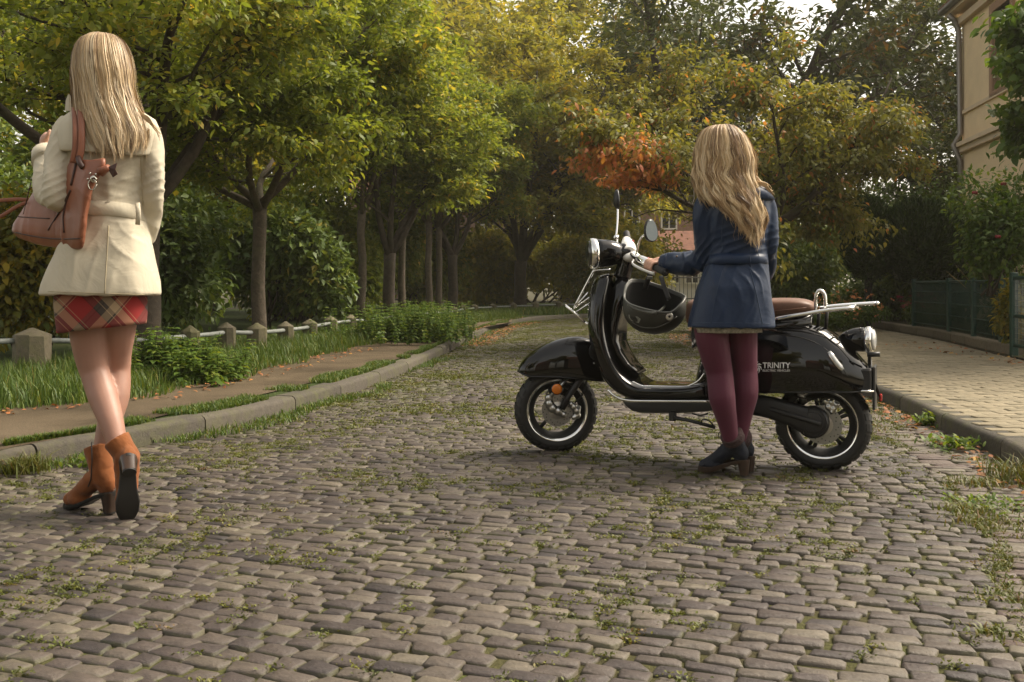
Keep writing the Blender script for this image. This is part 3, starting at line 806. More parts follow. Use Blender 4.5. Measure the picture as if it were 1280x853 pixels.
# moss growing out of the joints between the cobbles
JS = []
for (_, V, F, E, r, m) in stones:
    n = (len(V) - 1) // 3; ring = V[n:2 * n]; JS.append(ring)
cent = np.array([r.mean(0) for r in JS])
def moss(n, seed, zmax, size):
    rg = np.random.default_rng(seed)
    w = (.35 + 1.4 * value_noise(cent, 1.3, 9) ** 2 + 3.0 * (value_noise(cent, 2.9, 4) > .62)) * np.clip(cent[:, 1] / 3.2, .6, 2.4)
    w = w * np.where(cent[:, 1] < 26, 1, 0); idx = rg.choice(len(JS), n, p=w / w.sum())
    P = np.empty((n, 3))
    for j, i in enumerate(idx):
        R = JS[i]; k = rg.integers(0, len(R)); k2 = (k + 1) % len(R); f = rg.random()
        e = R[k] * (1 - f) + R[k2] * f; c = cent[i]; o = (e - c); o[2] = 0; o /= max(1e-6, np.linalg.norm(o))
        P[j] = e + o * rg.uniform(-.004, .012); P[j, 2] = -.012
    return P, rg
P0, rg = moss(24000, 77, .02, 1)
# each seed point becomes a small cushion of tiny leaves
def cushions(P0, k, sx, sy, l0, l1, name):
    P = np.repeat(P0, k, 0) + rg.normal(0, 1, (len(P0) * k, 3)) * np.array([sx, sy, .0])
    P[:, 2] = rg.uniform(-.009, .006, len(P)); n = len(P); a = rg.uniform(0, 2 * PI, n)
    ax = np.column_stack([np.cos(a), np.sin(a), rg.uniform(.1, 1.1, n)]); L = rg.uniform(l0, l1, n)
    rnd = np.clip(np.repeat(rg.normal(.42, .24, len(P0)), k) + rg.normal(0, .1, n), 0, 1)
    tag(link_mesh(name, leaf_mesh(name, P, ax, np.tile([0, 0, 1.0], (n, 1)) + rg.normal(0, .4, (n, 3)), L, L * .6, rnd), M_moss, smooth=False), kind='stuff')
nearm = P0[:, 1] < 6.0
cushions(P0[nearm], 38, .019, .011, .006, .014, 'joint_moss'); cushions(P0[~nearm], 14, .026, .016, .010, .022, 'joint_moss')
# fallen leaves
M_fallen = leaf_mat('fallen_leaves', [(0, (.12, .06, .025)), (.4, (.24, .11, .04)), (.7, (.34, .12, .05)), (1, (.38, .22, .05))], .15, .7)
def litter(name, P, size, rg):
    n = len(P); a = rg.uniform(0, 2 * PI, n); ax = np.column_stack([np.cos(a), np.sin(a), rg.normal(0, .15, n)]); L = size * rg.uniform(.6, 1.2, n)
    return tag(link_mesh(name, leaf_mesh(name, P, ax, np.tile([0, 0, 1.0], (n, 1)) + rg.normal(0, .25, (n, 3)), L, L * .55, np.clip(rg.normal(.5, .3, n), 0, 1), None, True), M_fallen, smooth=False), kind='stuff')
rg = np.random.default_rng(15)
P1 = scatter(rg, 1500, lambda y: right_x(y) - .35, lambda y: right_x(y) + 1.6, 12.0, 17.5, .125); P1[:, 2] = np.where(P1[:, 0] < right_x(P1[:, 1]), .012, .13)
P2 = scatter(rg, 700, lambda y: left_x(y) - .1, lambda y: left_x(y) + .45, 14, 23, .012); P2[:, 2] = np.where(P2[:, 0] < left_x(P2[:, 1]), .12, .012)
P3 = scatter(rg, 260, lambda y: pout_x(y) - .1, lambda y: pout_x(y) + .5, 5.5, 12, .12)
P4 = scatter(rg, 160, lambda y: right_x(y) - .22, lambda y: right_x(y) - .02, 3.5, 8, .012)
P5 = scatter(rg, 110, lambda y: np.full_like(y, 4.7), lambda y: np.interp(y, GCV[:, 1], GCV[:, 0]), 9, 13, .135)
litter('fallen_leaves', np.vstack([P1, P2, P3, P4, P5]), .055, rg)
# ------------------------------------------------------------------ stone posts with pipe rail
M_post = stone_col_mat('post_stone', [(0, (.10, .085, .06)), (1, (.16, .135, .095))], .7, .9)
M_rail = simple('rail_grey_paint', (.22, .235, .22), .55, .0, .4, .25, 12, .2, 60)
def give(o, r, edge=.3, moss=.1):
    me = o.data
    for an, v in (('rnd', r), ('edge', edge), ('moss', moss)):
        a = me.attributes.new(an, 'FLOAT', 'POINT'); a.data.foreach_set('value', np.full(len(me.vertices), v, np.float32))
    return o
fence = tag(empty('post_and_rail_fence', (-2.9, 11, .1)), 'row of short mossy stone posts carrying a grey pipe rail along the path', 'fence')
fence.location = (0, 0, 0)
PO = [(-5.6, 7.9, .5, .22), (40, 8.75, 410, .30), (160, 9.4, 412, .15), (238, 10.1, 407, .17), (283, 10.9, 403, .19), (321, 11.4, 404, .22), (357, 12.5, 402, .2), (387, 13.6, 399, .2), (413, 14.9, 395, .19),
      (438, 16.2, 393, .19), (470, 17.6, 391, .19), (510, 19.4, 387, .19), (540, 20.8, 385, .19), (555, 22.2, 384, .2), (567, 23.4, 383, .2), (579, 24.7, 381, .2), (593, 26.0, 380, .2), (616, 27.2, 379, .2), (641, 27.8, 378, .22),
      (669, 28.2, 377, .22), (698, 28.6, 376, .22), (728, 28.9, 376, .22)]
tops = []
for i, (a, Y, yt, w) in enumerate(PO):
    if i == 0: X, zt = a, .5
    else: X, _, zt = at(a, yt, Y)
    r = random.Random(i)
    m = MB(); h = zt
    hw = w / 2; rz = r.uniform(-.2, .2)
    rings = []
    for z, k in ((-.05, 1.06), (h * .5, 1.02), (h - .07, 1.0), (h - .06, .97), (h - .012, .28), (h, .12)):
        ring = []
        for q in range(8):
            an = rz + PI / 8 + q * PI / 4 ; sq = 1 / max(abs(math.cos(an - rz)), abs(math.sin(an - rz)))
            ring.append((hw * k * sq * math.cos(an) + r.uniform(-.006, .006), hw * k * sq * math.sin(an) * (.85) + r.uniform(-.006, .006), z + r.uniform(-.004, .004)))
        rings.append(ring)
    m.loft([[(p[0] + X, p[1] + Y, p[2]) for p in ring] for ring in rings])
    give(m.build('post', M_post, fence, angle=30), r.random(), .4, .1)
    tops.append((X, Y, zt))
for i in range(len(tops) - 1):
    a, b = tops[i], tops[i + 1]
    MB().tube([(a[0], a[1], a[2] - .11), ((a[0] + b[0]) / 2, (a[1] + b[1]) / 2, (a[2] + b[2]) / 2 - .113), (b[0], b[1], b[2] - .11)], .024, 8).build('rail', M_rail, fence, smooth=True)

# ------------------------------------------------------------------ green garden fence, gate
M_green = simple('green_coating', (.007, .042, .03), .4, 0, .5, .15, 20)
M_greenmesh, nt_, b_ = new_mat('green_windscreen')
b_.inputs['Base Color'].default_value = (.006, .034, .026, 1); b_.inputs['Roughness'].default_value = .75; b_.inputs['Specular IOR Level'].default_value = .1
tr_ = nt_.nodes.new('ShaderNodeBsdfTransparent'); mx_ = nt_.nodes.new('ShaderNodeMixShader'); mx_.inputs['Fac'].default_value = .42
nt_.links.new(tr_.outputs['BSDF'], mx_.inputs[1]); nt_.links.new(b_.outputs['BSDF'], mx_.inputs[2]); nt_.links.new(mx_.outputs['Shader'], nt_.nodes['Material Output'].inputs['Surface'])
M_wallstone = stone_col_mat('edging_stone', [(0, (.12, .1, .07)), (1, (.19, .155, .11))], .5, .9)
def garden_x(y): return float(np.interp(y, GCV[:, 1], GCV[:, 0]))
# stone edging under the fence
edging = tag(empty('garden_edging'), 'low stone edging along the garden side of the pavement', 'edging')
y = 10.6
while y < 19.5:
    y2 = y + random.Random(int(y * 50)).uniform(.7, 1.0); m = MB(); rings = []
    for j in range(4):
        yy = y + .008 + (y2 - y - .016) * j / 3; x = garden_x(yy) + .02; h = .24
        rings.append([(x, yy, .05), (x + .005, yy, h - .015), (x + .02, yy, h), (x + .13, yy, h), (x + .145, yy, h - .015), (x + .15, yy, .05)])
    give(m.loft(rings).build('edging_stone', M_wallstone, edging, angle=35), random.Random(int(y * 31)).random(), .3, .03)
    y = y2
gf = tag(empty('garden_fence'), 'dark green coated mesh fence panel with see-through green screen above the edging', 'fence')
FP = [(15.4, .93), (13.6, .93), (12.3, .93), (11.1, .94)]
fpts = [(garden_x(yy) + .09, yy, zt) for yy, zt in FP]
for (x, yy, zt) in fpts:
    MB().box((x, yy, (zt + .14) / 2 + .04), (.055, .055, zt - .16), 0, .006).box((x, yy, zt + .028), (.064, .064, .012), 0, .003).build('fence_post', M_green, gf, angle=30)
for a, b in zip(fpts[:-1], fpts[1:]):
    for k, zf in enumerate((.30, .46, .62, .78, .92)):
        MB().tube([(a[0], a[1], zf), (b[0], b[1], zf)], .007 if k < 4 else .014, 6).build('rail', M_green, gf, smooth=True)
    d = Vector((b[0] - a[0], b[1] - a[1], 0)); n = int(d.length / .055); m = MB()
    for j in range(1, n):
        f = j / n; x, yy = a[0] + d.x * f - .006, a[1] + d.y * f
        m.tube([(x, yy, .25), (x, yy, .94)], .0032, 4)
    m.build('wires', M_green, gf, smooth=True)['kind'] = 'stuff'
    MB().add([(a[0] + .02, a[1], .26), (b[0] + .02, b[1], .26), (b[0] + .02, b[1], .9), (a[0] + .02, a[1], .9),
              (a[0] + .022, a[1], .26), (b[0] + .022, b[1], .26), (b[0] + .022, b[1], .9), (a[0] + .022, a[1], .9)],
             [(0, 1, 2, 3), (7, 6, 5, 4), (0, 4, 5, 1), (3, 2, 6, 7)]).build('screen', M_greenmesh, gf)
gate = tag(empty('garden_gate'), 'dark green garden gate with woven wire filling beside the climbing vine', 'gate')
ga, gb = (garden_x(10.55) + .05, 10.55), (garden_x(9.4) + .02, 9.4)
for q in (ga, gb):
    MB().box((q[0], q[1], .55), (.07, .07, .92), 0, .008).build('gate_post', M_green, gate, angle=30)
for zf in (.24, .55, .95):
    MB().tube([(ga[0], ga[1], zf), (gb[0], gb[1], zf)], .02, 8).build('gate_rail', M_green, gate, smooth=True)
m = MB()
for j in range(1, 24):
    f = j / 24; x, yy = ga[0] + (gb[0] - ga[0]) * f, ga[1] + (gb[1] - ga[1]) * f; m.tube([(x, yy, .25), (x, yy, .95)], .003, 4)
for j in range(1, 12):
    zf = .25 + .7 * j / 12; m.tube([(ga[0], ga[1], zf), (gb[0], gb[1], zf)], .003, 4)
m.build('wire_filling', M_rail, gate, smooth=True)['kind'] = 'stuff'

# vine and rose at the fence end
def vine_patch(p, rg): return None
shrub('climbing_rose', 'tall climbing rose bush with a few dark red blooms above the garden gate', (5.55, 11.3, .8), (.72, .55, .78), 6500, .075, M_leaf_bright, 401, cat='rose bush', fine=True, shell=.3, lumps=14)
rose = bpy.data.objects['climbing_rose']
M_rose = simple('rose_petals', (.22, .008, .012), .6)
for i, (px, py) in enumerate([(1254, 230), (1218, 241), (1247, 296)]):
    p = Vector(at(px, py, 10.65)) - Vector(rose.location); m = MB()
    for q in range(9):
        a = q * 2.4; r = .006 + q * .003; m.ball(p + Vector((math.cos(a) * r, math.sin(a) * r, .004 - q * .001)), (.013, .010, .016), 6, 4, Matrix.Rotation(a, 3, 'Z') @ Matrix.Rotation(.5, 3, 'Y'))
    m.build('bloom', M_rose, rose, smooth=True)
shrub('climbing_vine', 'vine of pale and brown leaves climbing the fence end post', (5.42, 10.85, .16), (.2, .2, .46), 1300, .07, M_leaf_yellow, 403, cat='vine', fine=True, shell=.2, lumps=12)
shrub('garden_bush', 'loose olive bush growing behind the green fence screen', (6.9, 13.4, .15), (.8, 1.0, .5), 4200, .07, M_leaf_bright, 404, group='garden bushes behind the fence')
shrub('garden_bush', 'low round bush with red flowers at the near end of the edging', (6.85, 16.6, .2), (.5, .5, .26), 2600, .06, M_leaf_dark, 405, group='garden bushes behind the fence')
# bare twiggy shrub
m = MB(); rgx = random.Random(4); tw = tag(empty('twiggy_shrub', (6.3, 12.6, .15)), 'bare yellowish twigs rising above the green fence', 'shrub')
for i in range(26):
    a = rgx.uniform(0, 2 * PI); p = Vector((0, 0, 0)); d = Vector((math.cos(a) * .35, math.sin(a) * .35, 1)).normalized(); pts = [p]
    for k in range(6):
        d = (d + Vector((rgx.gauss(0, .14), rgx.gauss(0, .14), .02))).normalized(); p = p + d * .2; pts.append(p)
    m.tube(pts, [.008, .007, .006, .005, .004, .003, .002], 4)
m.build('stems', simple('dry_twig', (.22, .17, .06), .8), tw, smooth=True)

# ------------------------------------------------------------------ clipped conifer with straight trunk
def conifer(loc, balls, seed, label):
    rg = np.random.default_rng(seed); t = tag(empty('clipped_conifer', loc), label, 'conifer', 'clipped conifers behind the fence')
    P, D = [], []
    for (c, r, n) in balls:
        d = unit(rg.normal(0, 1, (n, 3))); P.append(np.array(c) + d * np.array(r) * rg.uniform(.72, 1.03, (n, 1)) * (1 + .06 * np.sin(d[:, :1] * 9) * np.sin(d[:, 2:] * 11))); D.append(d)
    P, D = np.vstack(P), np.vstack(D); n = len(P)
    ax = unit(D * .7 + np.array([0, 0, .8]) + rg.normal(0, .35, (n, 3))); L = rg.uniform(.07, .13, n)
    c = link_mesh('crown', leaf_mesh('crown', P, ax, D + rg.normal(0, .4, (n, 3)), L, L * .3, np.clip(rg.normal(.4, .2, n), 0, 1)), M_conifer, t, smooth=False); c['kind'] = 'stuff'
    MB().tube([(0, 0, -.1), (.01, 0, .6), (0, .01, 1.3)], [.075, .065, .06], 10).build('trunk', M_bark_black, t, smooth=True)
M_conifer = leaf_mat('conifer_needles', [(0, (.018, .034, .009)), (.5, (.034, .062, .014)), (1, (.075, .11, .022))], .15)
M_bark_black = bark_mat('bark_black', (.008, .008, .008), (.02, .018, .016))
conifer((6.15, 17.2, .1), [((-.0, 0, 1.55), (.42, .45, .72), 9000)], 5, 'slim clipped conifer ball on a straight black trunk')
conifer((6.95, 17.0, .1), [((0, 0, 1.5), (.62, .6, .72), 13000), ((.55, .2, 1.35), (.5, .5, .6), 7000)], 6, 'wide clipped dark conifer just behind the green fence')
shrub('dark_hedge_bush', 'dark evergreen bush behind the scooter seat and the clipped conifer', (4.9, 18.6, .1), (1.5, 1.0, 1.15), 12000, .12, M_leaf_dark, 410)
shrub('dark_hedge_bush', 'tall dark evergreen bush under the cherry crown by the cream house', (8.6, 19.5, .1), (2.0, 1.0, 1.5), 14000, .13, M_leaf_dark, 411)
shrub('dark_hedge_bush', 'broad dark evergreen bush closing the gap behind the cherry trunk', (9.6, 25.5, .1), (3.0, 1.4, 2.1), 16000, .17, M_leaf_dark, 416)
shrub('dark_hedge_bush', 'dark evergreen bush at the far end of the garden beside the outbuilding', (6.9, 24.0, .1), (1.5, 1.1, 1.3), 9000, .15, M_leaf_dark, 417)
shrub('garden_bush', 'low dark bush in the gap between cherry trunk and clipped conifer', (7.9, 20.8, .1), (1.8, .9, .62), 9000, .12, M_leaf_dark, 418, group='garden bushes behind the fence')
shrub('ornamental_grass', 'bushy fine-leaved garden plant below the conifer trunk', (5.55, 18.0, .12), (.55, .4, .36), 4200, .09, M_leaf_bright, 412, aspect=.18)
shrub('garden_bush', 'lime green bush beside the scooter rack in the flower bed', (5.2, 16.4, .1), (.6, .4, .26), 3600, .07, M_leaf_bright, 413, group='garden bushes behind the fence')
# flower bed: countless small blooms
def flowers(name, n, x0, x1, y0, y1, z0, z1, col, seed):
    rg = np.random.default_rng(seed); m = simple(name + '_petal', col, .6); P = np.column_stack([rg.uniform(x0, x1, n), rg.uniform(y0, y1, n), rg.uniform(z0, z1, n)])
    k = 6; Q = np.repeat(P, k, 0) + rg.normal(0, .012, (n * k, 3)); a = rg.uniform(0, 2 * PI, n * k); ax = np.column_stack([np.cos(a), np.sin(a), rg.uniform(-.2, .8, n * k)])
    tag(link_mesh(name, leaf_mesh(name, Q, ax, np.tile([0, -.5, 1.0], (n * k, 1)), np.full(n * k, .035), np.full(n * k, .03), rg.random(n * k)), m, smooth=False), kind='stuff')
flowers('orange_flowers', 70, 4.9, 6.0, 15.6, 17.2, .3, .78, (.5, .16, .02), 1)
flowers('red_flowers', 40, 6.35, 7.1, 16.2, 16.8, .5, .72, (.25, .01, .02), 2)
shrub('flower_plants', 'leafy flower plants with orange blooms beside the edging', (5.7, 16.6, .1), (.7, .6, .3), 3000, .06, M_leaf_bright, 414, group='garden bushes behind the fence')
shrub('street_corner_bush', 'small leafy bush among orange fallen leaves beside the road', (3.25, 14.3, .1), (.4, .4, .2), 1400, .08, M_leaf_bright, 415)

# ------------------------------------------------------------------ houses
M_cream = simple('cream_render', (.78, .60, .38), .9, 0, .2, .06, 2.5, .15, 120)
M_creamtrim = simple('cream_trim', (.66, .52, .36), .8, 0, .3, .05, 4)
M_brownframe = simple('brown_frame', (.34, .2, .12), .7)
M_glass = simple('window_glass', (.03, .035, .04), .06, 0, .7)
M_roof = simple('roof_tiles', (.16, .07, .045), .8, 0, .3, .3, 6)
M_pipe = simple('zinc_pipe', (.22, .2, .18), .45, .6)
def house_right():
    # facade runs from the far corner A towards the camera on the right
    A = Vector((9.95, 22.0, 0)); B = Vector((8.6, 12.0, 0)); t = (B - A).normalized(); n = Vector((t.y, -t.x, 0))   # n points to the street
    if n.x > 0: n = -n
    h = empty('cream_house', A); tag(h, 'cream rendered house with cornice band, brown window frame and zinc downpipe', 'house')
    L = (B - A).length; D = 8.0
    def W(s, o, z): p = t * s + n * o; return (p.x, p.y, z)
    # wall with a real opening for the upper window
    ws, we, wz0, wz1 = 2.05, 3.05, 4.75, 6.35
    m = MB()
    def slab(s0, s1, z0, z1, o0=0.0, o1=-.35):
        v = [W(s0, o0, z0), W(s1, o0, z0), W(s1, o1, z0), W(s0, o1, z0), W(s0, o0, z1), W(s1, o0, z1), W(s1, o1, z1), W(s0, o1, z1)]
        m.add(v, [(0, 1, 2, 3), (4, 5, 6, 7), (0, 1, 5, 4), (1, 2, 6, 5), (2, 3, 7, 6), (3, 0, 4, 7)])
    slab(0, ws, -.1, 7.0); slab(we, L, -.1, 7.0); slab(ws, we, -.1, wz0); slab(ws, we, wz1, 7.0)
    slab(0, .35, -.1, 7.0, -.351, -D)
    m.build('wall', M_cream, h)
    m = MB(); slab2 = slab
    m = MB(); slab(-.12, L, 3.78, 3.9, .10, -.01); m.build('cornice', M_creamtrim, h)
    m = MB(); slab(-.18, L, 3.9, 3.99, .17, -.01); m.build('cornice', M_creamtrim, h)
    m = MB(); slab(-.06, L, 4.62, 4.70, .05, -.01); m.build('string_course', M_creamtrim, h)
    m = MB(); slab(-.25, L, 6.85, 7.0, .3, .002); m.build('eaves_board', M_creamtrim, h)
    m = MB(); slab(-.1, L, 6.6, 6.75, .12, .002); m.build('frieze', M_creamtrim, h)
    wnd = MB()
    for (a, b, c, d) in ((ws - .16, ws, wz0 - .1, wz1 + .16), (we, we + .16, wz0 - .1, wz1 + .16), (ws, we, wz1, wz1 + .16), (ws, we, wz0 - .1, wz0)):
        m = wnd; v = [W(a, .05, c), W(b, .05, c), W(b, -.1, c), W(a, -.1, c), W(a, .05, d), W(b, .05, d), W(b, -.1, d), W(a, -.1, d)]
        wnd.add(v, [(0, 1, 2, 3), (4, 5, 6, 7), (0, 1, 5, 4), (1, 2, 6, 5), (2, 3, 7, 6), (3, 0, 4, 7)])
    w = wnd.build('window', M_brownframe, h)
    m = MB(); m.add([W(ws, -.15, wz0), W(we, -.15, wz0), W(we, -.15, wz1), W(ws, -.15, wz1)], [(0, 1, 2, 3)]); m.build('pane', M_glass, w)
    m = MB(); c = (ws + we) / 2
    for (a, b, cc, d) in ((c - .03, c + .03, wz0, wz1), (ws, we, wz0 + 1.05, wz0 + 1.1)):
        m.add([W(a, -.145, cc), W(b, -.145, cc), W(b, -.145, d), W(a, -.145, d), W(a, -.11, cc), W(b, -.11, cc), W(b, -.11, d), W(a, -.11, d)],
              [(3, 2, 1, 0), (4, 5, 6, 7), (0, 1, 5, 4), (1, 2, 6, 5), (2, 3, 7, 6), (3, 0, 4, 7)])
    m.build('glazing_bar', M_creamtrim, w)
    MB().tube([W(.12, .33, 6.82), W(.12, .2, 6.7), W(.1, .10, 6.45), W(.1, .07, 4.2), W(.1, .22, 3.95), W(.1, .07, 3.6), W(.1, .07, 0)], .06, 10).build('downpipe', M_pipe, h, smooth=True)
    MB().tube([W(-.3, .36, 6.98), W(L, .36, 6.98)], .075, 10).build('gutter', M_pipe, h, smooth=True)
    m = MB(); m.add([W(-.3, .42, 7.06), W(L, .42, 7.06), W(L, -4.2, 10.2), W(-.3, -4.2, 10.2), W(-.3, -8.8, 7.06), W(L, -8.8, 7.06),
                     W(-.3, .42, 6.99), W(L, .42, 6.99), W(L, -4.2, 10.1), W(-.3, -4.2, 10.1), W(-.3, -8.8, 6.99), W(L, -8.8, 6.99)],
                    [(0, 1, 2, 3), (3, 2, 5, 4), (6, 9, 8, 7), (9, 10, 11, 8), (0, 6, 7, 1), (4, 5, 11, 10)]); m.build('roof', M_roof, h)
house_right()

M_brick, nt_, b_ = new_mat('far_brickwork')
tc_ = nt_.nodes.new('ShaderNodeTexCoord'); mp_ = nt_.nodes.new('ShaderNodeMapping'); mp_.inputs['Rotation'].default_value = (math.radians(90), 0, 0)
bk_ = nt_.nodes.new('ShaderNodeTexBrick'); bk_.inputs['Scale'].default_value = 4.0; bk_.inputs['Color1'].default_value = (.2, .1, .065, 1); bk_.inputs['Color2'].default_value = (.27, .15, .1, 1); bk_.inputs['Mortar'].default_value = (.28, .24, .2, 1)
nt_.links.new(tc_.outputs['Object'], mp_.inputs['Vector']); nt_.links.new(mp_.outputs['Vector'], bk_.inputs['Vector']); nt_.links.new(bk_.outputs['Color'], b_.inputs['Base Color']); b_.inputs['Roughness'].default_value = .9
M_whitepaint = simple('white_paint', (.72, .7, .64), .6)
def window_on(parent, x, y, z0, w, hgt, d=.12):
    m = MB(); f = .08
    for (cx, cz, ww, hh) in ((x - w / 2 + f / 2, z0 + hgt / 2, f, hgt), (x + w / 2 - f / 2, z0 + hgt / 2, f, hgt), (x, z0 + f / 2, w - 2 * f, f), (x, z0 + hgt - f / 2, w - 2 * f, f), (x, z0 + hgt / 2, .06, hgt - 2 * f), (x, z0 + hgt * .62, w - 2 * f, .05)):
        m.box((cx, y, cz), (ww, d, hh))
    o = m.build('window', M_whitepaint, parent)
    MB().box((x, y + .02, z0 + hgt / 2), (w - 2 * f, .03, hgt - 2 * f)).build('pane', M_glass, o)
def brick_house(loc, w, d, h, roof_h, wins, label, wallmat, door=None):
    t = tag(empty('brick_house' if wallmat is M_brick else 'white_house', loc), label, 'house')
    MB().box((0, d / 2, h / 2), (w, d, h)).build('wall', wallmat, t)
    MB().add([(-w / 2 - .3, -.4, h), (w / 2 + .3, -.4, h), (w / 2 + .3, d / 2, h + roof_h), (-w / 2 - .3, d / 2, h + roof_h), (-w / 2 - .3, d + .4, h), (w / 2 + .3, d + .4, h)], [(0, 1, 2, 3), (3, 2, 5, 4), (0, 3, 4), (1, 5, 2), (0, 4, 5, 1)]).build('roof', M_roof, t)
    for (x, z0, ww, hh) in wins: window_on(t, x, -.05, z0, ww, hh)
    MB().box((0, -.06, h - .25), (w + .1, .12, .3)).build('cornice', M_whitepaint, t)
    if door:
        x, ww, hh = door; dd = MB().box((x, -.04, hh / 2), (ww, .1, hh), 0, .01).build('door', M_whitepaint, t); MB().ball((x + ww * .38, -.11, 1.0), .04).build('handle', M_pipe, dd, smooth=True)
    return t
# far brick house: windows set from the photograph
bx, by = at(815, 300, 52)[0], 52.0
brick_house((bx, by, 0), 9.0, 8.0, 8.4, 3.2, [(at(790, 0, 52)[0] - bx, 3.75, .85, 1.7), (at(836, 0, 52)[0] - bx, 3.75, .85, 1.7), (at(800, 0, 52)[0] - bx, 6.3, .95, 1.5), (at(842, 0, 52)[0] - bx, 6.3, .95, 1.5), (-3.4, 3.75, .85, 1.7), (-1.2, .8, .9, 1.7)],
            'far red brick house with tall white windows seen behind the mirrors', M_brick, (1.2, 1.1, 2.2))
brick_house((at(862, 0, 47)[0], 47.0, 0), 2.6, 3.0, 2.5, 1.0, [(.1, .9, .7, 1.1), (-.7, .9, .5, 1.1)], 'small white outbuilding beside the brick house behind the iron railing', M_whitepaint, (.9, .8, 1.9))
brick_house((at(545, 0, 62)[0], 62.0, 0), 11.0, 8.0, 6.8, 3.6, [(-3, 3.6, .9, 1.6), (0, 3.6, .9, 1.6), (3, 3.6, .9, 1.6)], 'far brick house whose roof shows over the golden trees', M_brick)
# iron railing
M_iron = simple('black_iron', (.012, .012, .013), .5)
rl = tag(empty('iron_railing', (at(830, 0, 38)[0], 38.0, 0)), 'black iron railing in front of the far brick house', 'railing')
for zf in (.35, 1.15): MB().tube([(-4.2, 0, zf), (4.2, 0, zf)], .022, 6).build('rail', M_iron, rl, smooth=True)
for i in range(57): MB().tube([(-4.2 + i * .15, 0, .0), (-4.2 + i * .15, 0, 1.22), (-4.2 + i * .15, 0, 1.3)], [.011, .011, .002], 5).build('bar', M_iron, rl, smooth=True)
# ------------------------------------------------------------------ electric scooter
FWX, FWY = gp(695, 563)[:2]; RWX, RWY = gp(1029, 586)[:2]
S_F = Vector((FWX, FWY, 0)); S_R = Vector((RWX, RWY, 0)); S_L = (S_R - S_F).length
S_E = (S_R - S_F).normalized(); S_N = Vector((S_E.y, -S_E.x, 0))        # S_N: towards the camera side
if S_N.y > 0: S_N = -S_N
scooter = tag(empty('electric_scooter', S_F, math.atan2(S_E.y, S_E.x)), 'glossy black retro scooter with chrome racks and brown seat parked across the road', 'scooter')
# local frame: x = along the scooter (front axle 0, rear axle S_L), y = -v (v towards camera), z up
def U(px, py, v=0.0):
    """photo pixel on the plane v metres off the scooter's centre plane -> local point"""
    dx, dz = (px - 640) / FPX, -(py - HY) / FPX
    t = (S_F.x * S_N.x + S_F.y * S_N.y + v) / (dx * S_N.x + S_N.y)
    p = Vector((t * dx, t, HC + t * dz)) - S_F
    return Vector((p.x * S_E.x + p.y * S_E.y, -v, p.z))
def to_local_dir(d): return Vector((d.x * S_E.x + d.y * S_E.y, -(d.x * S_N.x + d.y * S_N.y), d.z))

M_gloss = simple('black_lacquer', (.003, .003, .0035), .035, 0, .5)
M_black = simple('black_plastic', (.010, .010, .011), .45)
M_matt = simple('matt_black', (.012, .012, .012), .6)
M_tyre, nt_, b_ = new_mat('tyre_rubber'); b_.inputs['Base Color'].default_value = (.008, .0078, .0075, 1); b_.inputs['Roughness'].default_value = .62
n_ = noise_tex(nt_, 160, 3); bump(nt_, b_, n_.outputs['Fac'], .15, .002)
M_chrome = simple('chrome', (.82, .82, .80), .07, 1.0)
M_alloy = simple('brushed_alloy', (.5, .5, .48), .28, 1.0, var=.08)
M_disc = simple('brake_disc', (.32, .32, .31), .35, 1.0)
M_seat = simple('brown_leather', (.15, .075, .046), .5, 0, .4, .12, 60, .25, 350)
M_orange = simple('orange_reflector', (.62, .17, .01), .15, 0, .6)
M_red = simple('red_reflector', (.35, .008, .01), .2)
M_lens = simple('clear_lens', (.55, .56, .56), .08, .3, .7)
M_white = simple('white_paint_gloss', (.75, .74, .7), .25, 0, .5)
WR = .217
M_mirror = simple('darkened_mirror', (.10, .11, .11), .03, 1.0)  # dark grey puts the mirror's dark reflection into the glass colour

def rounded_section(c, du, dv, n=20, p=3.0):
    return [c + du * (abs(math.cos(a)) ** (2 / p) * math.copysign(1, math.cos(a))) + dv * (abs(math.sin(a)) ** (2 / p) * math.copysign(1, math.sin(a))) for a in [2 * PI * k / n for k in range(n)]]

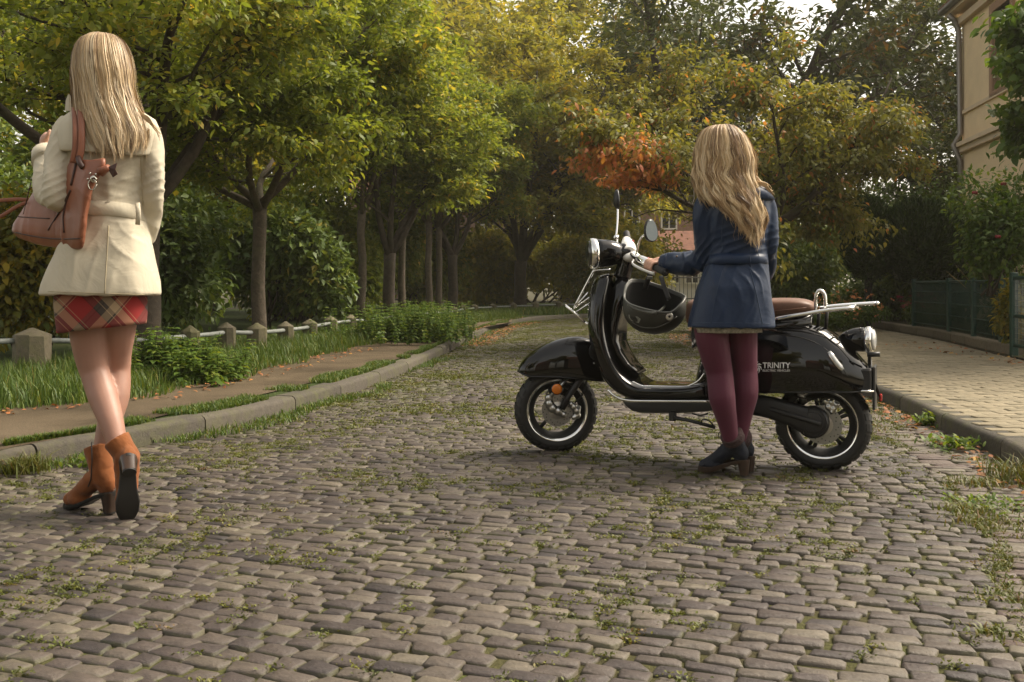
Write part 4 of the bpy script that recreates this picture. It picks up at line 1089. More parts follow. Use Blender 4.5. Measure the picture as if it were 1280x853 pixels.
def wheel(name, c, width, axis, parent, spokes, R=WR, rim=.157):
    """tyre with tread, rim, spokes, disc; axis points to the camera side"""
    A = Vector(axis).normalized(); X0 = Vector((0, 0, 1)); X0 = (X0 - A * X0.dot(A)).normalized(); Y0 = A.cross(X0)
    w = MB(); hw = width / 2
    prof = [(rim - .004, -hw * .72), (rim + .012, -hw * .92), (rim + .03, -hw), (R - .022, -hw * .93), (R - .008, -hw * .7), (R - .001, -hw * .36), (R, 0), (R - .001, hw * .36), (R - .008, hw * .7), (R - .022, hw * .93), (rim + .03, hw), (rim + .012, hw * .92), (rim - .004, hw * .72)]
    root = MB().lathe(prof, c, A, 56, cap=False).build(name, M_tyre, parent, smooth=True)
    # tread blocks: slanted bars proud of the carcass, both shoulders
    tr = MB()
    for k in range(26):
        for sgn in (-1, 1):
            a0 = 2 * PI * (k + (.25 if sgn > 0 else 0)) / 26
            pts = []
            for f, rr in ((.12, R + .0015), (.45, R + .0005), (.72, R - .0068), (.92, R - .019)):
                for da in (-.088 + f * .06, .072 + f * .06):
                    a = a0 + da; pts.append((rr, a, sgn * hw * f))
            V = [c + A * h + (X0 * math.cos(a) + Y0 * math.sin(a)) * (r + .004) for r, a, h in pts] + [c + A * h + (X0 * math.cos(a) + Y0 * math.sin(a)) * (r - .004) for r, a, h in pts]
            F = []
            for q in range(3):
                i = q * 2; F += [(i, i + 1, i + 3, i + 2), (8 + i, 8 + i + 2, 8 + i + 3, 8 + i + 1), (i, i + 2, 8 + i + 2, 8 + i), (i + 1, 8 + i + 1, 8 + i + 3, i + 3)]
            F += [(0, 8, 9, 1), (6, 7, 15, 14)]
            tr.add(V, F)
    tr.build('tread', M_tyre, root)
    rimm = MB().lathe([(rim - .004, -hw * .74), (rim + .006, -hw * .8), (rim + .008, -hw * .7), (rim - .012, -hw * .55), (rim - .03, -hw * .2), (rim - .03, hw * .2), (rim - .012, hw * .55), (rim + .008, hw * .7), (rim + .006, hw * .8), (rim - .004, hw * .74),
                       (rim - .016, hw * .58), (rim - .037, hw * .2), (rim - .037, -hw * .2), (rim - .016, -hw * .58), (rim - .004, -hw * .74)], c, A, 56, cap=False).build('rim', M_matt, root, smooth=True)
    for sgn in (-1, 1):
        MB().lathe([(rim - .008, sgn * hw * .70), (rim - .004, sgn * hw * .78), (rim + .004, sgn * hw * .84), (rim + .009, sgn * hw * .85), (rim + .010, sgn * hw * .76), (rim - .008, sgn * hw * .66)], c, A, 56, cap=False).build('rim_edge', M_chrome, root, smooth=True)
    for k in range(spokes):
        a = 2 * PI * (k + .15) / spokes
        for off in ((-.10, .10) if spokes == 5 else (0,)):
            p0 = c + (X0 * math.cos(a + off * 1.6) + Y0 * math.sin(a + off * 1.6)) * .035; p1 = c + (X0 * math.cos(a + off) + Y0 * math.sin(a + off)) * (rim - .03)
            MB().tube([p0, (p0 + p1) / 2, p1], [.014, .011, .013], 6, flat=(1.4, .8), up=A).build('spoke', M_matt, root, smooth=True)
    MB().lathe([(.03, -hw * .7), (.045, -hw * .6), (.045, hw * .5), (.03, hw * .7)], c, A, 24).build('hub', M_black, root, angle=40)
    return root, A, X0, Y0

def disc(c, A, X0, Y0, r, off, parent):
    m = MB(); cc = c + A * off; n = 40
    m.lathe([(r * .5, -.002), (r, -.002), (r, .002), (r * .5, .002), (r * .5, -.002)], cc, A, n, cap=False)
    d = m.build('brake_disc', M_disc, parent, angle=40)
    h = MB()
    for k in range(30):
        a = 2 * PI * k / 30; rr = r * (.72 + .18 * (k % 3) / 2); h.lathe([(.0032, .0022), (.0028, .0032), (.0, .0033)], cc + (X0 * math.cos(a) + Y0 * math.sin(a)) * rr, A, 6)
    h.build('holes', M_matt, d)['kind'] = 'stuff'
    MB().lathe([(r * .55, -.004), (r * .55, .004), (r * .3, .008), (r * .3, -.004)], cc, A, 24).build('carrier', M_alloy, d, angle=40)

# ---- rear wheel, motor, swing arm
rc = Vector((S_L, 0, WR)); AX = Vector((0, -1, 0))
rw, A, X0, Y0 = wheel('rear_wheel', rc, .125, AX, scooter, 5)
disc(rc, A, X0, Y0, .092, .055, scooter)
hubc = U(1016, 528, .085)
sw = MB()
pa = U(935, 505, .09); 
rings = []
for px, py, hh, vv, th in ((905, 503, .035, .07, .03), (935, 504, .05, .08, .035), (965, 510, .052, .09, .035), (990, 518, .056, .093, .03), (1008, 526, .066, .095, .028)):
    c = U(px, py, vv); rings.append(rounded_section(c, Vector((0, -th, 0)), Vector((.2 * hh, 0, hh)), 16, 3.5))
sw.loft(rings); swing = sw.build('swing_arm', M_black, scooter, angle=45)
MB().lathe([(.074, -.05), (.076, .0), (.074, .018), (.066, .026), (.064, .022), (.05, .024), (.048, .03), (.03, .033), (.0, .034)], hubc, AX, 40).build('motor_cover', M_black, swing, angle=30)
MB().tube([U(962, 511, .125), U(995, 521, .132), U(1026, 530.5, .125)], [.011, .0125, .012], 10).build('arm_brace', M_matt, swing, smooth=True)
cal = MB()
for px, py, r in ((1032, 502, .018), (1040, 503, .02), (1046, 506, .016), (1036, 509, .018), (1042, 511, .014), (1040, 515, .012)):
    cal.ball(U(px, py, .07), (r, .022, r), 10, 7)
link_mesh('brake_caliper', fuse(cal, .004, 3), M_alloy, scooter)
cb = MB()
for px, py in ((1031, 499), (1036, 497.5), (1042, 499), (1048, 504)): cb.lathe([(.005, 0), (.005, .006), (.003, .008)], U(px, py + 2, .092), AX, 8)
cb.build('caliper_bolts', M_chrome, bpy.data.objects['brake_caliper'], angle=40)['kind'] = 'stuff'
MB().tube([U(1005, 504, .05), U(1001, 494, .05), U(996, 480, .04)], .017, 10).build('rear_shock', M_alloy, scooter, smooth=True)
MB().tube(catmull([U(1030, 506, .09), U(1018, 500, .085), U(1000, 497, .08), U(975, 490, .07)], 5), .004, 6).build('brake_hose', M_matt, scooter, smooth=True)

# ---- front wheel turned to the camera side, fork
steer = math.radians(30)
AXF = Vector((math.sin(steer), -math.cos(steer), 0))        # axle, camera end moved backwards
fc = Vector((0, 0, WR)); FDIR = Vector((-math.cos(steer), -math.sin(steer), 0))   # rolling direction
fw, A, X0, Y0 = wheel('front_wheel', fc, .105, AXF, scooter, 3)
disc(fc, A, X0, Y0, .084, .045, scooter)
def FS(a, b, o):  # local steering frame: a forward along the wheel, b up from the axle, o outwards to the camera
    return fc + FDIR * a + Vector((0, 0, b)) + AXF * o
for o in (.075, -.075):
    MB().tube([FS(-.02, .01, o), FS(-.055, .08, o), FS(-.12, .17, o * .9), FS(-.15, .24, o * .7)], [.016, .017, .02, .02], 10).build('fork_leg', M_black, scooter, smooth=True)
    MB().tube([FS(.045, .075, o), FS(-.005, .13, o), FS(-.05, .175, o * .9)], [.012, .013, .013], 8, flat=(1.5, .8), up=AXF).build('fork_link', M_alloy, scooter, smooth=True)
lk = MB()
for a, b, r in ((.05, .07, .022), (.045, .04, .024), (.03, .015, .026), (.0, -.002, .024), (-.03, -.02, .018)): lk.ball(FS(a, b, .068), r, 10, 7)
link_mesh('link_arm', fuse(lk, .004, 4), M_alloy, scooter)
cal = MB()
for a, b, r in ((-.085, .02, .02), (-.10, .0, .022), (-.105, -.025, .018), (-.085, -.035, .016), (-.07, .035, .016), (-.11, .015, .014)): cal.ball(FS(a, b, .065), r, 10, 7)
link_mesh('brake_caliper', fuse(cal, .004, 2), M_alloy, scooter)
rp = FS(.012, .118, .088)
rf = MB().lathe([(.029, 0), (.031, .008), (.028, .012)], rp, AXF, 28).build('reflector', M_black, scooter, angle=40)
MB().lathe([(.027, .0105), (.027, .016), (.018, .0195), (.0, .0205)], rp, AXF, 28).build('lens', M_orange, rf, smooth=True)
MB().tube(catmull([FS(-.09, .04, .06), FS(-.14, .1, .06), FS(-.16, .2, .05)], 5), .0045, 6).build('brake_hose', M_matt, scooter, smooth=True)

# ---- front mudguard: arched stations, turned with the wheel
st = [(653, 460, 462.5, .022), (656, 452, 465, .048), (663, 443, 468, .068), (674, 434, 468.5, .084), (689, 426, 469, .094), (706, 421.5, 471, .100), (721, 420, 473.5, .100), (735, 424, 476, .092), (747, 436, 478, .075), (752, 452, 478, .05)]
rings = []
for px, yt, yb, w in st:
    a, b = U(px, yt), U(px, yb)
    # distances along the turned wheel plane
    ua = (a.x) / math.cos(steer * .55); ring = []
    for k in range(17):
        f = -1 + 2 * k / 16
        ang = f * PI / 2
        off = math.copysign(abs(math.sin(ang)) ** .8, f) * w
        z = b.z + (a.z - b.z) * max(0, math.cos(ang)) ** .62
        base = Vector((0, 0, 0)) + Vector((-FDIR.x, -FDIR.y, 0)) * ua
        ring.append(Vector((base.x, base.y, z)) + AXF * off)
    rings.append(ring)
fend = MB().loft(rings, closed=False)
fd = fend.build('mudguard', M_gloss, scooter, smooth=True)
so = fd.modifiers.new('thick', 'SOLIDIFY'); so.thickness = .004
sb = fd.modifiers.new('sub', 'SUBSURF'); sb.levels = 2; sb.render_levels = 2
for k in (0, 16):
    MB().tube([r[k] for r in rings], .0045, 6).build('mudguard_edge', M_gloss, fd, smooth=True)
MB().ball(rings[7][15] + AXF * .004 + Vector((0, 0, .012)), .006, 8, 6).build('screw', M_chrome, fd, smooth=True)

# ---- leg shield and footboard: pairs of (outer px, inner px) on the camera-side plane
LS = [((752, 342), (762, 340), .105), ((746, 350), (763, 348), .13), ((741, 362), (761, 361), .155), ((737, 380), (757, 381), .18), ((735.5, 405), (755, 407), .195), ((738, 426), (757, 424), .2), ((743, 447), (762, 443), .2), ((751, 468), (771, 461), .198),
      ((760, 483), (781, 472), .192), ((771, 494.5), (791, 479), .187), ((784, 501), (801, 483), .184), ((804, 503.5), (812, 483), .182), ((850, 504), (850, 483), .18), ((876, 504), (872, 480), .17), ((900, 504), (893, 470), .15)]
rings = []
for i, (a, b, w) in enumerate(LS):
    A_, B_ = U(a[0], a[1], w), U(b[0], b[1], w); A_.y = B_.y = 0
    ring = []; n = 32; bul = (.055 if i < 7 else .055 * max(0, (10 - i) / 3))       # front face bulges forward in the middle
    d = (A_ - B_)
    for k in range(n):
        t = 2 * PI * k / n; cs, sn = math.cos(t), math.sin(t)
        v = math.copysign(abs(sn) ** (2 / 5.0), sn) * w; q = math.copysign(abs(cs) ** (2 / 3.0), cs)
        p = (A_ + B_) / 2 + d * (.5 * q)
        f = (1 - (v / w) ** 2)
        p = p + d.normalized() * (bul * f * (1 if q > 0 else .35))
        ring.append(Vector((p.x, -v, p.z)))
    rings.append(ring)
ls = MB().loft(rings).build('leg_shield', M_gloss, scooter, smooth=True)
sb = ls.modifiers.new('sub', 'SUBSURF'); sb.levels = 1; sb.render_levels = 2
# raised inner panel with glove box on the rider side
rings = []
for (a, b, w) in [((768, 345), (784, 351), .055), ((764, 360), (781, 366), .085), ((760, 382), (776, 386), .10), ((758, 405), (771, 408), .105), ((760, 426), (770, 427), .11), ((766, 443), (776, 441), .11), ((776, 459), (785, 455), .105), ((790, 472), (797, 467), .09)]:
    A_, B_ = U(*a, .1), U(*b, .1); A_.y = B_.y = 0
    rings.append(rounded_section((A_ + B_) / 2, (B_ - A_) * .62, Vector((0, -w, 0)), 20, 4))
ip = MB().loft(rings).build('inner_panel', M_gloss, ls, smooth=True)
MB().lathe([(.012, 0), (.014, .008), (.012, .02), (.007, .024)], U(774, 384, .07), to_local_dir(Vector((.8, -.4, 0))), 16).build('bag_hook', M_chrome, ls, smooth=True)
# chrome edge strips
for v in (.183,):
    pts = [U(px, py, v + .004) for px, py in ((760, 488), (766, 494), (774, 498.5), (784, 501), (800, 501.8), (840, 502), (890, 502.2))]
    MB().tube(catmull(pts, 5), .0055, 8, flat=(1.2, .6)).build('chrome_trim', M_chrome, ls, smooth=True)
    MB().tube(catmull([U(px, py, .14) for px, py in ((790, 477), (802, 482.5), (815, 483), (853, 483.6), (862, 482), (873, 476), (880, 467))], 5), .004, 8).build('floor_trim', M_chrome, ls, smooth=True)
# rubber mat ribs on the footboard
for q in range(7):
    v = -.12 + q * .04; MB().tube([U(806, 483, 0) + Vector((0, -v, .006)), U(866, 483, 0) + Vector((0, -v, .006))], .006, 6).build('mat_rib', M_matt, ls, smooth=True)
# battery tray under the floor
rings = []
for px, yt, yb, w in ((776, 500, 503, .09), (782, 500, 509, .12), (790, 500, 515, .13), (800, 500, 517.5, .135), (838, 500, 518.5, .135), (880, 500, 516, .135), (915, 500, 512, .12), (945, 498, 508, .10)):
    a, b = U(px, yt, .12), U(px, yb, .12); c = (a + b) / 2; c.y = 0
    rings.append(rounded_section(c, Vector((0, -w, 0)), Vector((0, 0, (a.z - b.z) / 2)), 16, 5))
MB().loft(rings).build('battery_tray', M_black, scooter, angle=40)
# side stand folded up
ks = MB().box(U(841, 520, .13), (.035, .025, .05), 0, .005).build('side_stand', M_black, scooter, angle=30)
MB().tube([U(843, 522, .145), U(866, 527, .16), U(894, 534.5, .165)], [.009, .0085, .009], 8).build('stand_leg', M_black, ks, smooth=True)
MB().tube(catmull([U(876, 530, .165), U(878, 525, .175), U(886, 526, .18), U(893, 533, .17)], 5), .0035, 6).build('stand_tang', M_black, ks, smooth=True)
MB().tube(catmull([U(865, 517, .12), U(875, 519.5, .12), U(885, 517, .12)], 4), .004, 6).build('cable', M_matt, scooter, smooth=True)

# ---- rear body
BD = [  # px, top y, bottom y, half width
    (872, 462, 503, .10), (880, 430, 503, .125), (892, 407, 500, .15), (915, 402, 495, .172), (945, 401.5, 492, .19), (975, 402, 491.5, .2), (1003, 404, 491.5, .203), (1030, 410, 491.5, .195), (1050, 424, 491.5, .172), (1066, 438, 491.2, .14), (1077, 450, 490, .108), (1084, 457, 487, .09)]
rings = []; NB_ = 24
def body_ring(px, yt, yb, w):
    a, b = U(px, yt, w * .55), U(px, yb, w); ring = []
    for k in range(NB_ + 1):
        f = k / NB_                      # 0 near bottom edge, .5 top, 1 far bottom edge
        ang = PI * f
        v = math.cos(ang); zz = math.sin(ang)
        vv = math.copysign(abs(v) ** .55, v) * w; z = b.z + (a.z - b.z) * (zz ** .8)
        if zz < .35: vv *= 1 - .12 * (1 - zz / .35) ** 2
        ring.append(Vector((U(px, (yt + yb) / 2, w * .5).x, -vv, z)))
    return ring
rings = [body_ring(*q) for q in BD]
m = MB().loft(rings, closed=False)
nb = len(m.v); m.add([Vector(r) for r in rings[0]], [tuple(range(NB_, -1, -1))])
m.add([Vector(r) for r in rings[-1]], [tuple(range(NB_ + 1))])
cowl = m.build('rear_body', M_gloss, scooter, smooth=True)
cw = cowl.data
bm = bmesh.new(); bm.from_mesh(cw); bmesh.ops.remove_doubles(bm, verts=bm.verts[:], dist=1e-5); bmesh.ops.recalc_face_normals(bm, faces=bm.faces[:]); bm.to_mesh(cw); bm.free()
cw.polygons.foreach_set('use_smooth', [True] * len(cw.polygons)); cw.set_sharp_from_angle(angle=math.radians(50))
cowl_bvh = BVHTree.FromPolygons([v.co.copy() for v in cw.vertices], [tuple(p.vertices) for p in cw.polygons])
def on_cowl(px, py, lift=.002):
    """point of the photo ray on the cowl's camera side"""
    o = U(px, py, .8); d = (U(px, py, .0) - o).normalized(); h = cowl_bvh.ray_cast(o, d)
    if h[0] is None: return U(px, py, .2), Vector((0, -1, 0))
    n = h[1] if h[1].y < 0 else -h[1]
    return h[0] + n * lift, n
# dark wheel house inside so that one does not look through the body
MB().box((U(1000, 470).x, 0, .47), (.36, .20, .14), 0, .02).build('wheel_house', M_matt, scooter, angle=30)
# panel seam and lower lip
MB().tube([r[0] for r in rings[2:]], .005, 6).build('body_lip', M_gloss, cowl, smooth=True)
MB().tube(catmull([on_cowl(px, py, .0005)[0] for px, py in ((952, 418), (975, 418.5), (1000, 422), (1022, 430), (1040, 444), (1055, 463), (1066, 486))], 4), .0022, 6).build('panel_seam', M_matt, cowl, smooth=True)
MB().tube(catmull([on_cowl(px, py, .0005)[0] for px, py in ((955, 409), (985, 409), (1010, 412), (1030, 420), (1048, 434), (1062, 450))], 4), .0022, 6).build('panel_seam', M_matt, cowl, smooth=True)
# clear side indicator
pts = [on_cowl(px, py, .003) for px, py in ((1036, 440), (1040, 446), (1045, 453), (1050, 459), (1053, 462))]
ind = MB().tube([p for p, n in pts], [.012, .0155, .016, .0155, .011], 12, flat=(1, .45), up=(0, .5, 1)).build('side_indicator', M_chrome, cowl, smooth=True)
MB().tube([p + n * .005 for p, n in pts[0:]], [.007, .010, .0105, .010, .006], 12, flat=(1, .5), up=(0, .5, 1)).build('indicator_lens', M_lens, ind, smooth=True)
# seat
rings = []
for px, yt, yb, w in ((853, 381, 404, .07), (857, 375, 408, .105), (868, 373, 408, .128), (900, 374, 404, .135), (930, 374, 402, .14), (960, 373, 400, .142), (985, 372.5, 397, .14), (1003, 374, 394, .13), (1013, 378, 391, .105), (1018, 384, 389, .06)):
    a, b = U(px, yt, .12), U(px, yb, .12); c = Vector(((a.x + b.x) / 2, 0, (a.z + b.z) / 2)); rings.append(rounded_section(c, Vector((0, -w, 0)), Vector((0, 0, (a.z - b.z) / 2)), 24, 3.4))
seat = MB().loft(rings).build('seat', M_seat, scooter, smooth=True)
sb = seat.modifiers.new('sub', 'SUBSURF'); sb.levels = 1; sb.render_levels = 2
MB().tube(catmull([U(px, py, .143) for px, py in ((868, 397), (900, 394), (940, 391.5), (980, 388), (1008, 385))], 4), .0025, 6).build('seat_piping', M_seat, seat, smooth=True)
# body neck below the seat
rings = []
for px, yt, yb, w in ((862, 405, 440, .06), (885, 403, 430, .11), (930, 400, 425, .135), (980, 396, 420, .13), (1012, 390, 420, .09)):
    a, b = U(px, yt, .1), U(px, yb, .1); c = Vector(((a.x + b.x) / 2, 0, (a.z + b.z) / 2)); rings.append(rounded_section(c, Vector((0, -w, 0)), Vector((0, 0, (a.z - b.z) / 2)), 16, 3))
MB().loft(rings).build('seat_base', M_gloss, scooter, smooth=True)
# rear rack
rk = MB().tube(catmull([U(px, py, .15) for px, py in ((968, 399), (985, 396), (1010, 392), (1035, 388), (1068, 385))], 3), .0095, 10).build('rear_rack', M_chrome, scooter, smooth=True)
MB().tube(catmull([U(968, 399, .15) + Vector((0, .30, .0)), U(1010, 392, .15) + Vector((0, .30, 0)), U(1068, 385, .15) + Vector((0, .30, 0))], 4), .0095, 10).build('rack_side', M_chrome, rk, smooth=True)
for v0 in (.10, .045, -.01, -.065, -.12):
    MB().tube(catmull([U(1024, 385, .12) + Vector((0, .12 - v0, 0)), U(1050, 382.5, .12) + Vector((0, .12 - v0, 0)), U(1080, 380.5, .12) + Vector((0, .12 - v0, 0)), U(1096, 379.5, .12) + Vector((0, .12 - v0, 0))], 3), .0075, 8).build('rack_bar', M_chrome, rk, smooth=True)
for px, py in ((1030, 385), (1068, 382.5), (1096, 379.5)):
    p = U(px, py, .12); MB().tube([Vector((p.x, -.12, p.z)), Vector((p.x, .14, p.z))], .008, 8).build('rack_cross_bar', M_chrome, rk, smooth=True)
for v0 in (.10,):
    MB().tube(catmull([U(1020, 390, v0), U(1019.5, 372, v0), U(1022.5, 364.5, v0), U(1027, 364, v0), U(1031, 370, v0), U(1032, 387, v0)], 5), .0085, 10).build('grab_loop', M_chrome, rk, smooth=True)
for px in (1024, 1034): MB().tube([U(px, 388, .05), U(px - 2, 412, .04)], .008, 8).build('rack_stay', M_black, rk, smooth=True)
# tail lamp pod pointing backwards
tp0 = U(1052, 424.5, .0); tdir = Vector((1, -.12, .02)).normalized()
pod = MB().lathe([(.006, -.02), (.03, .0), (.047, .03), (.056, .065), (.058, .098), (.056, .115)], tp0, tdir, 28).build('tail_lamp', M_gloss, scooter, smooth=True)
MB().lathe([(.057, .11), (.0625, .113), (.0635, .132), (.058, .142), (.05, .142)], tp0, tdir, 28, cap=False).build('lamp_ring', M_chrome, pod, smooth=True)
MB().lathe([(.052, .14), (.047, .15), (.03, .155), (.0, .157)], tp0, tdir, 28).build('lamp_lens', M_lens, pod, smooth=True)
MB().tube([U(1063, 436, 0), U(1072, 455, 0)], .02, 8).build('lamp_stalk', M_black, pod, smooth=True)
# number plate carrier
pc = U(1080, 473, .0)
pl = MB().box((U(1084, 473).x, 0, (U(1084, 460).z + U(1084, 488).z) / 2), (.05, .19, U(1084, 459).z - U(1084, 488).z), 0, .008).build('plate_carrier', M_matt, scooter, angle=30)
MB().tube([U(1076, 489, .11), U(1092, 489.5, .09)], .006, 8).build('plate_edge', M_chrome, pl, smooth=True)
x = U(1090, 473).x
MB().box((x + .012, 0, .40), (.012, .17, .20), 0, .003).build('plate_board', M_black, pl, angle=30)
MB().tube([U(1087, 450, .03), U(1089, 470, .03), U(1100, 496, .03)], [.010, .009, .008], 8).build('reflector_arm', M_black, pl, smooth=True)
MB().box(U(1101, 497, .03), (.012, .035, .034), 0, .004).build('rear_reflector', M_red, pl, angle=30)
il = MB().tube([U(1084, 443.5, .13), U(1100, 443, .13)], .0115, 10).build('rear_indicator', M_black, scooter, smooth=True)
MB().tube([U(1087, 445, .12), U(1087, 455, .07)], .008, 8).build('stalk', M_black, il, smooth=True)

# ---- lettering on the cowl
M_letter = simple('white_lettering', (.8, .8, .8), .5)
def cowl_text(body, px0, px1, base_y, height_px, name):
    cu = bpy.data.curves.new('lettering', 'FONT'); cu.body = body; cu.size = 1.0; cu.resolution_u = 3; cu.offset = .012
    o = bpy.data.objects.new('temporary', cu); C.objects.link(o)
    dg = bpy.context.evaluated_depsgraph_get(); dg.update(); me = bpy.data.meshes.new_from_object(o.evaluated_get(dg)); bpy.data.objects.remove(o, do_unlink=True)
    bm = bmesh.new(); bm.from_mesh(me); bmesh.ops.triangulate(bm, faces=bm.faces[:]); 
    xs = [v.co.x for v in bm.verts]; ys = [v.co.y for v in bm.verts]; x0, x1, y0, y1 = min(xs), max(xs), min(ys), max(ys)
    for v in bm.verts:
        px = px0 + (px1 - px0) * (v.co.x - x0) / (x1 - x0); py = base_y - height_px * (v.co.y - y0) / (y1 - y0)
        v.co = on_cowl(px, py, .0022)[0]
    bm.to_mesh(me); bm.free(); me.name = name
    return link_mesh(name, me, M_letter, cowl, smooth=False)
cowl_text('TRINITY', 953.5, 988, 460.5, 7.2, 'lettering')
cowl_text('ELECTRIC VEHICLES', 953.5, 987.5, 464.6, 2.6, 'lettering')
em = MB()
for k in range(7):
    a0 = k * 2 * PI / 7; c = (946.5, 459.5)
    pts = [on_cowl(c[0] + math.cos(a0 + f * 1.3) * r * .85, c[1] + math.sin(a0 + f * 1.3) * r, .002)[0] for f, r in ((0, 1.6), (.35, 3.6), (.7, 5.4), (1.0, 7.2))]
    em.tube(pts, [.0022, .0034, .003, .001], 5)
em.build('emblem', M_letter, cowl, smooth=True)['kind'] = 'stuff'

# ---- steering head, headlamp, handlebar
MB().tube([FS(-.15, .22, 0), U(757, 420, 0), U(768, 390, 0), U(780, 338, 0), U(783, 322, 0)], [.04, .035, .03, .032, .03], 12).build('steering_column', M_black, scooter, smooth=True)
hd = (FDIR + Vector((0, 0, -.04))).normalized()
hc = U(779, 318, 0)
head = MB()
pos = {}
prof = [(.0, .0), (.02, .002), (.042, .015), (.06, .045), (.070, .085), (.0735, .125), (.073, .152)]
hl0 = U(781, 316, .0)
hl = MB().lathe([(r, h) for r, h in prof], hl0, hd, 32).build('headlamp', M_gloss, scooter, smooth=True)
MB().lathe([(.072, .148), (.079, .15), (.081, .165), (.078, .182), (.070, .186)], hl0, hd, 32, cap=False).build('lamp_ring', M_chrome, hl, smooth=True)
MB().lathe([(.072, .178), (.066, .192), (.045, .2), (.0, .204)], hl0, hd, 32).build('lamp_lens', simple('dark_headlamp_glass', (.03, .03, .03), .04, 0, .8), hl, smooth=True)
nk = MB()
nk.tube([U(784, 314, 0), U(782, 330, 0), U(777, 348, 0)], [.045, .042, .048], 14).ball(hl0, (.058, .055, .05), 14, 10)
link_mesh('head_cover', fuse(nk, .007, 5), M_gloss, scooter)
# handlebar axis, camera end moved back
HB = AXF.copy(); bar_c = U(789, 318, 0) + Vector((0, 0, .0))
grip_n = U(832, 341, .30); grip_f = U(783, 292, -.27)
near_in = bar_c + Vector((.03, -.07, -.012)); far_in = bar_c + Vector((-.02, .07, .02))
MB().tube(catmull([grip_n, grip_n * .6 + near_in * .4, near_in, bar_c, far_in, grip_f], 5), .0125, 10).build('handlebar', M_chrome, scooter, smooth=True)
def barpt(g, i, f): return g * f + i * (1 - f)
for g, i in ((grip_n, near_in), (grip_f, far_in)):
    gr = MB().tube([barpt(g, i, 1.0), barpt(g, i, .96), barpt(g, i, .55), barpt(g, i, .52)], [.019, .0175, .0175, .019], 14).build('grip', M_matt, scooter, smooth=True)
    sg = MB(); sg.tube([barpt(g, i, .52), barpt(g, i, .44), barpt(g, i, .28), barpt(g, i, .18)], [.022, .027, .027, .02], 12)
    sg.build('switch_block', M_chrome, scooter, smooth=True)
    MB().box(barpt(g, i, .36) + Vector((.018, .0, .016)), (.014, .02, .014), 0, .003).build('switch_button', M_red, scooter, angle=30)
    # brake lever in front of the grip
    fo = Vector((-.055, -.01, -.012)); a = barpt(g, i, .2) + fo * .5; 
    MB().tube(catmull([a, barpt(g, i, .35) + fo, barpt(g, i, .65) + fo * 1.05, barpt(g, i, .95) + fo * .85], 4), [.0085] * 9 + [.0075] * 3 + [.010], 8, flat=(1, .6)).build('brake_lever', M_white, scooter, smooth=True)
# white dash cowl on top of the bar
dm = MB(); dm.tube([U(786, 318, .02), U(785, 310, -.02), U(783, 300, -.13)], [.045, .042, .022], 14).ball(U(790, 322, .02), (.05, .05, .028), 12, 8)
link_mesh('dash_cowl', fuse(dm, .006, 4), M_white, scooter)
# mirrors
def mirror(base, head_c, normal, rx, rz, bend):
    st_ = MB().tube(catmull([base, base * .5 + head_c * .5 + Vector(bend), head_c], 6), .0055, 8).build('mirror', M_chrome, scooter, smooth=True)
    n = Vector(normal).normalized(); a = n.cross(Vector((0, 0, 1))).normalized(); b = a.cross(n)
    rings = []
    for d, k in ((-.022, .25), (-.018, .65), (-.008, .93), (.0, 1.0), (.006, .98), (.007, .9)):
        rings.append([head_c + n * d + a * (math.cos(t) * rx * k) + b * (math.sin(t) * rz * k * (1.0 + .18 * math.sin(t))) for t in [2 * PI * q / 24 for q in range(24)]])
    MB().loft(rings).build('mirror_shell', M_black, st_, smooth=True)
    rings = [[head_c + n * d + a * (math.cos(t) * rx * k) + b * (math.sin(t) * rz * k * (1.0 + .18 * math.sin(t))) for t in [2 * PI * q / 24 for q in range(24)]] for d, k in ((.0068, .9), (.0078, .88))]
    MB().loft(rings).build('mirror_glass', M_mirror, st_, angle=30)
mirror(U(795, 319, .12), U(813.5, 291, .17), Vector((.8, -.55, .1)), .042, .058, (-.012, 0, .03))
mirror(U(770, 297, -.15), U(772, 252, -.2), Vector((.93, .38, .05)), .045, .055, (.004, 0, .0))
MB().ball(U(770, 297, -.15), (.016, .016, .012), 10, 7).build('mirror_foot', M_chrome, scooter, smooth=True)
# front rack
fr = MB().tube(catmull([U(763, 337, .09), U(744, 338.5, .10), U(739, 344, .105), U(717, 386, .11)], 5), .0055, 8).build('front_rack', M_chrome, scooter, smooth=True)
def tb(name, pts, r=.005): MB().tube(pts, r, 8).build(name, M_chrome, fr, smooth=True)
tb('rack_tube', catmull([U(763, 337, -.09), U(744, 338.5, -.10), U(739, 344, -.105), U(717, 386, -.11)], 5))
tb('rack_tube', [U(744, 338.5, .1), U(744, 338.5, -.1)])
for px, py in ((736, 353), (729, 366)): tb('rack_bar', [U(px, py, .107), U(px, py, -.107)], .004)
for v in (.05, 0, -.05): tb('rack_bar', [U(741, 342, v), U(719, 383, v)], .004)
tb('rack_tube', catmull([U(731, 403, .10), U(719, 392, .12), U(708, 383, .11), U(708, 381, .04), U(708, 381, -.04), U(708, 383, -.11), U(719, 392, -.12), U(731, 403, -.10)], 5), .0065)
tb('rack_bar', [U(717, 386, .11), U(717, 386, -.11)], .004); tb('rack_tube', [U(717, 386, .11), U(735, 366, .11)], .0045); tb('rack_tube', [U(719, 391, .11), U(736, 380, .11)], .0045)
tb('rack_tube', [U(717, 386, -.11), U(740, 370, -.09)], .0045); tb('rack_tube', [U(731, 403, .1), U(745, 412, .07)], .006)

